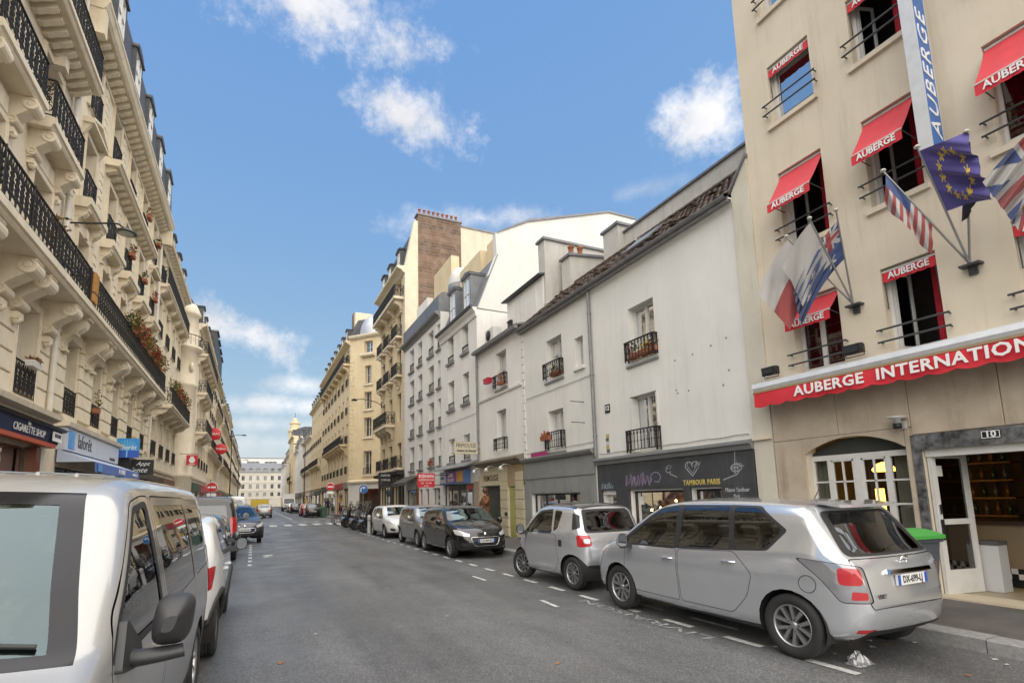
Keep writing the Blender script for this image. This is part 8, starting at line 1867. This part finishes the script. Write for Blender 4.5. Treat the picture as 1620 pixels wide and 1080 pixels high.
def scooter(name, lab, loc, rz, lean, pm, screen=True, topbox=False):
    t = thing(name, lab, 'motorcycle', loc, rz); t.rotation_euler = (R(lean), 0, rz)
    bike_wheel(t, .68, .27, .12, 5); bike_wheel(t, -.68, .26, .14, 5)
    MB().prism([(.45,.28),(.62,.55),(.74,.60),(.90,.52),(.98,.36),(.94,.36),(.84,.50),(.72,.55),(.62,.48)], 'y', -.07, .07).build('front_mudguard', pm, t)
    sec = [(.36,.38,.10),(.46,.62,.18),(.50,.85,.22),(.42,1.0,.20),(.30,1.04,.15)]
    b = MB(); b.prism([(.30,.30),(.44,.34),(.60,.70),(.58,.92),(.44,1.06),(.34,1.02),(.40,.80),(.26,.42)], 'y', -.17, .17); b.prism([(.60,.70),(.66,.74),(.62,.90),(.56,.93)], 'y', -.10, .10); b.build('front_fairing', pm, t)
    MB().prism([(-.30,.26),(.36,.26),(.40,.36),(-.28,.40)], 'y', -.17, .17).build('footboard', M_trim, t)
    MB().prism([(-.20,.32),(-.10,.62),(-.25,.74),(-.70,.80),(-1.0,.84),(-1.02,.78),(-.86,.60),(-.50,.40)], 'y', -.15, .15).build('rear_body', pm, t)
    MB().prism([(-.06,.66),(-.02,.74),(-.30,.80),(-.38,.86),(-.80,.90),(-.95,.88),(-.92,.82),(-.40,.78)], 'y', -.14, .14).build('seat', M_seat, t)
    MB().tube([(.72,0,.27),(.58,0,.62),(.42,0,1.02)], .03, 8).build('fork', M_alloyd, t); MB().tube([(.34,-.36,1.08),(.42,-.18,1.06),(.42,.18,1.06),(.34,.36,1.08)], .016, 6).build('handlebar', M_trim, t)
    for s in (1,-1): MB().tube([(.38,s*.26,1.07),(.40,s*.30,1.22)], .007, 5).build('mirror_stem', M_trim, t); MB().sphere((.38,s*.33,1.26), .06, 8, 6, sc=(.4,1.1,.8)).build('mirror', M_trim, t)
    if screen:
        vs = []
        for i in range(7):
            for j in range(5): y = -.19+.38*j/4; vs.append((.58-.28*i/6-.06*(abs(y)/.19)**2, y*(1-.25*i/6), .92+.60*i/6))
        MB().add(vs, [(i*5+j, i*5+j+1, i*5+6+j, i*5+5+j) for i in range(6) for j in range(4)], 0, True).build('windshield', glass('smoked_screen', (.45,.47,.5), .9), t)
    MB().lathe([(0,.02),(.05,.015),(.07,0)], 12, (.655,0,.78), 'x').build('headlight', M_whl, t); MB().box(-1.03,-1.0,-.08,.08,.70,.76).build('tail_light', M_redl, t)
    MB().tube([(-.1,-.14,.28),(-.6,-.2,.32),(-.95,-.2,.42)], .045, 8).build('exhaust', M_alloyd, t); MB().prism([(-.55,.2),(-.15,.2),(-.1,.42),(-.5,.44)], 'y', -.14, .14).build('engine', M_alloyd, t)
    MB().prism([(-.80,.52),(-.70,.545),(-.58,.53),(-.58,.50),(-.70,.515),(-.80,.49)], 'y', -.07, .07).build('rear_mudguard', M_trim, t)
    if topbox: MB().prism([(-.78,.92),(-1.14,.92),(-1.18,1.08),(-1.08,1.22),(-.84,1.22),(-.76,1.08)], 'y', -.2, .2).build('top_box', M_trim, t)
    MB().box(-.03,.03,.10,.13,.02,.3).build('side_stand', M_iron, t)
    return t
M_mk = [paint('motor_black', (.02,.02,.022), .3, .3), paint('motor_grey', (.16,.165,.17), .5, .3), paint('motor_maroon', (.12,.015,.02), .3, .3)]
for i, (y, lab, pm, sc, tbx) in enumerate(((28.5,'black scooter with tall windshield nearest the white post',0,True,True), (29.5,'grey scooter with slanted windshield second from the white post',1,True,False), (30.5,'black scooter third in the row with a tall screen',0,True,True), (31.5,'dark motorcycle fourth in the row without windshield',1,False,False), (32.5,'black scooter fifth in the motorcycle row with a screen',0,True,False), (33.5,'maroon scooter in the middle of the motorcycle row',2,False,True), (34.6,'black scooter seventh in the row with a tall screen',0,True,True), (35.7,'grey motorcycle eighth in the row without windshield',1,False,False), (36.8,'black motorcycle last in the row next to the bicycles',0,False,True))):
    o = scooter('scooter' if sc else 'motorcycle', lab, (6.20+.06*(i % 3), y, 0), R(203+6*(i % 3)), 8+(i % 2)*2, M_mk[pm], sc, tbx); o.scale = (1.12,)*3
def bicycle(lab, loc, rz, lean, col):
    t = thing('bicycle', lab, 'bicycle', loc, rz); t.rotation_euler = (R(lean), 0, rz); fm = mat('bike_'+col, {'red': (.25,.03,.03), 'grey': (.12,.12,.13), 'green': (.05,.12,.08)}[col], .35)
    bike_wheel(t, .53, .34, .035, 18, M_chrome); bike_wheel(t, -.52, .34, .035, 18, M_chrome)
    MB().tube([(-.52,0,.34),(-.05,0,.30),(.38,0,.72),(-.18,0,.74),(-.05,0,.30)], .016, 6).tube([(-.52,0,.34),(-.18,0,.74)], .011, 6).build('frame', fm, t); MB().tube([(.53,0,.34),(.40,0,.72),(.36,0,.90)], .014, 6).build('fork', fm, t)
    MB().tube([(-.18,0,.74),(-.22,0,.92)], .013, 6).build('seat_post', M_alloyd, t); MB().prism([(-.36,.92),(-.34,.97),(-.1,.95),(-.06,.92)], 'y', -.06, .06).build('saddle', M_seat, t); MB().tube([(.28,-.28,.98),(.38,-.15,.95),(.38,.15,.95),(.28,.28,.98)], .012, 6).build('handlebar', M_alloyd, t)
    MB().lathe([(.06,-.02),(.09,-.02),(.09,-.015),(.06,-.015)], 16, (-.05,0,.30), 'y').build('chainring', M_alloyd, t); MB().tube([(-.05,-.03,.3),(-.05,-.05,.14)], .009, 5).tube([(-.05,.03,.3),(-.05,.05,.46)], .009, 5).build('crank', M_alloyd, t)
for y, lab, c in ((37.8,'grey bicycle leaning in the parking row beside the motorcycles','grey'), (38.5,'red bicycle leaning in the parking row','red'), (39.3,'last bicycle at the crossing end of the row','green')): bicycle(lab, (6.05, y, 0), R(190), 6, c)
st_ = thing('bicycle_stand', 'low steel hoop stand beside the leaning bicycles', 'bicycle stand', (6.6, 38.9, 0)); MB().tube([(-.35,0,0),(-.35,0,.65),(-.28,0,.75),(.28,0,.75),(.35,0,.65),(.35,0,0)], .025, 8).build('hoop', M_alloyd, st_); MB().box(-.45,-.25,-.1,.1,0,.01).box(.25,.45,-.1,.1,0,.01).build('foot_plate', M_alloyd, st_)
# ---------------------------------------------------------------- people
M_skin = mat('skin', (.42,.24,.17), .6); M_hair = mat('auburn_hair', (.10,.045,.025), .6, var=(.06,.025,.015), vscale=20)
def person(lab, loc, rz, coat, trousers, shoes, pose, hair_m, scale=1.0, hair=True):
    J = STANCES[pose]
    t = thing('person', lab, 'person', loc, rz); t.scale = (scale,)*3
    me = BODIES[pose]
    for m in (coat, trousers, shoes, M_skin): me.materials.append(m)
    nk = J['neck'][0]; 
    for p in me.polygons:
        c = p.center; k = 0
        if c.z < .09: k = 2
        elif c.z < J['hiL'][0][2]-.25: k = 1
        elif c.z > nk[2]+.015 and (Vector(c)-Vector(nk)).length < .42 and (Vector(c.xy)-Vector(J['head1'][0][:2])).length < .16: k = 3
        for s in 'LR':
            if (Vector(c)-Vector(J['pa'+s][0])).length < .085: k = 3
        p.material_index = k
    b = place('body', me, t)
    h = Vector(J['head1'][0]); 
    if hair:
        hm = MB(); rn = random.Random(3)
        hm.sphere((h.x-.015, h.y, h.z+.035), .118, 14, 10, sc=(1.0,.88,1.05)); hm.sphere((h.x-.06,h.y,h.z-.06), .10, 12, 8, sc=(.75,1.0,1.5)); hm.build('hair', hair_m, t)
    f = MB(); f.prism([(.085,.02),(.118,-.025),(.085,-.035)], 'y', -.014, .014)
    f.build('nose', M_skin, b, (h.x, h.y, h.z-.01))
    for s in (1,-1): MB().sphere((.088,s*.032,.012), .011, 6, 5).build('eye', M_black, b, tuple(h))
    MB().box(.082,.092,-.022,.022,-.068,-.06).build('mouth', mat('lips', (.32,.12,.10), .5), b, tuple(h))
    for s in (1,-1):
        pa, wr3 = Vector(J['pa'+'LR'[s < 0]][0]), Vector(J['wr'+'LR'[s < 0]][0]); d = (pa-wr3).normalized(); sd_ = d.cross(Vector((1,0,.2))).normalized(); fg = MB()
        for k in range(4):
            o = pa+sd_*(-.027+.018*k); l = (.062,.072,.068,.052)[k]; fg.tube([o, o+d*l*.55, o+d*l*.8+Vector((.02,0,.0))], .0085, 6, r2=.006)
        fg.tube([pa-d*.03+sd_*.035, pa+sd_*.055+d*.01, pa+sd_*.05+d*.035], .009, 6, r2=.007); fg.build('fingers', M_skin, b)
    return t
M_brown = mat('tan_brown_coat', (.20,.085,.04), .85, var=(.13,.05,.025), vscale=8, bump=.3, bscale=30); M_blkcl = mat('black_clothing', (.015,.015,.018), .8); M_jean = mat('dark_trousers', (.02,.025,.045), .85)
person('person in a brown coat raising a hand to the face before the salon grille', (8.35, 18.75, .145), R(185), M_brown, M_jean, M_black, 'face', M_hair, 1.08)
person('person in black walking on the far right pavement by the green bins', (7.6, 60.2, .145), R(-95), M_blkcl, M_jean, M_black, 'walk', M_black, 1.05)
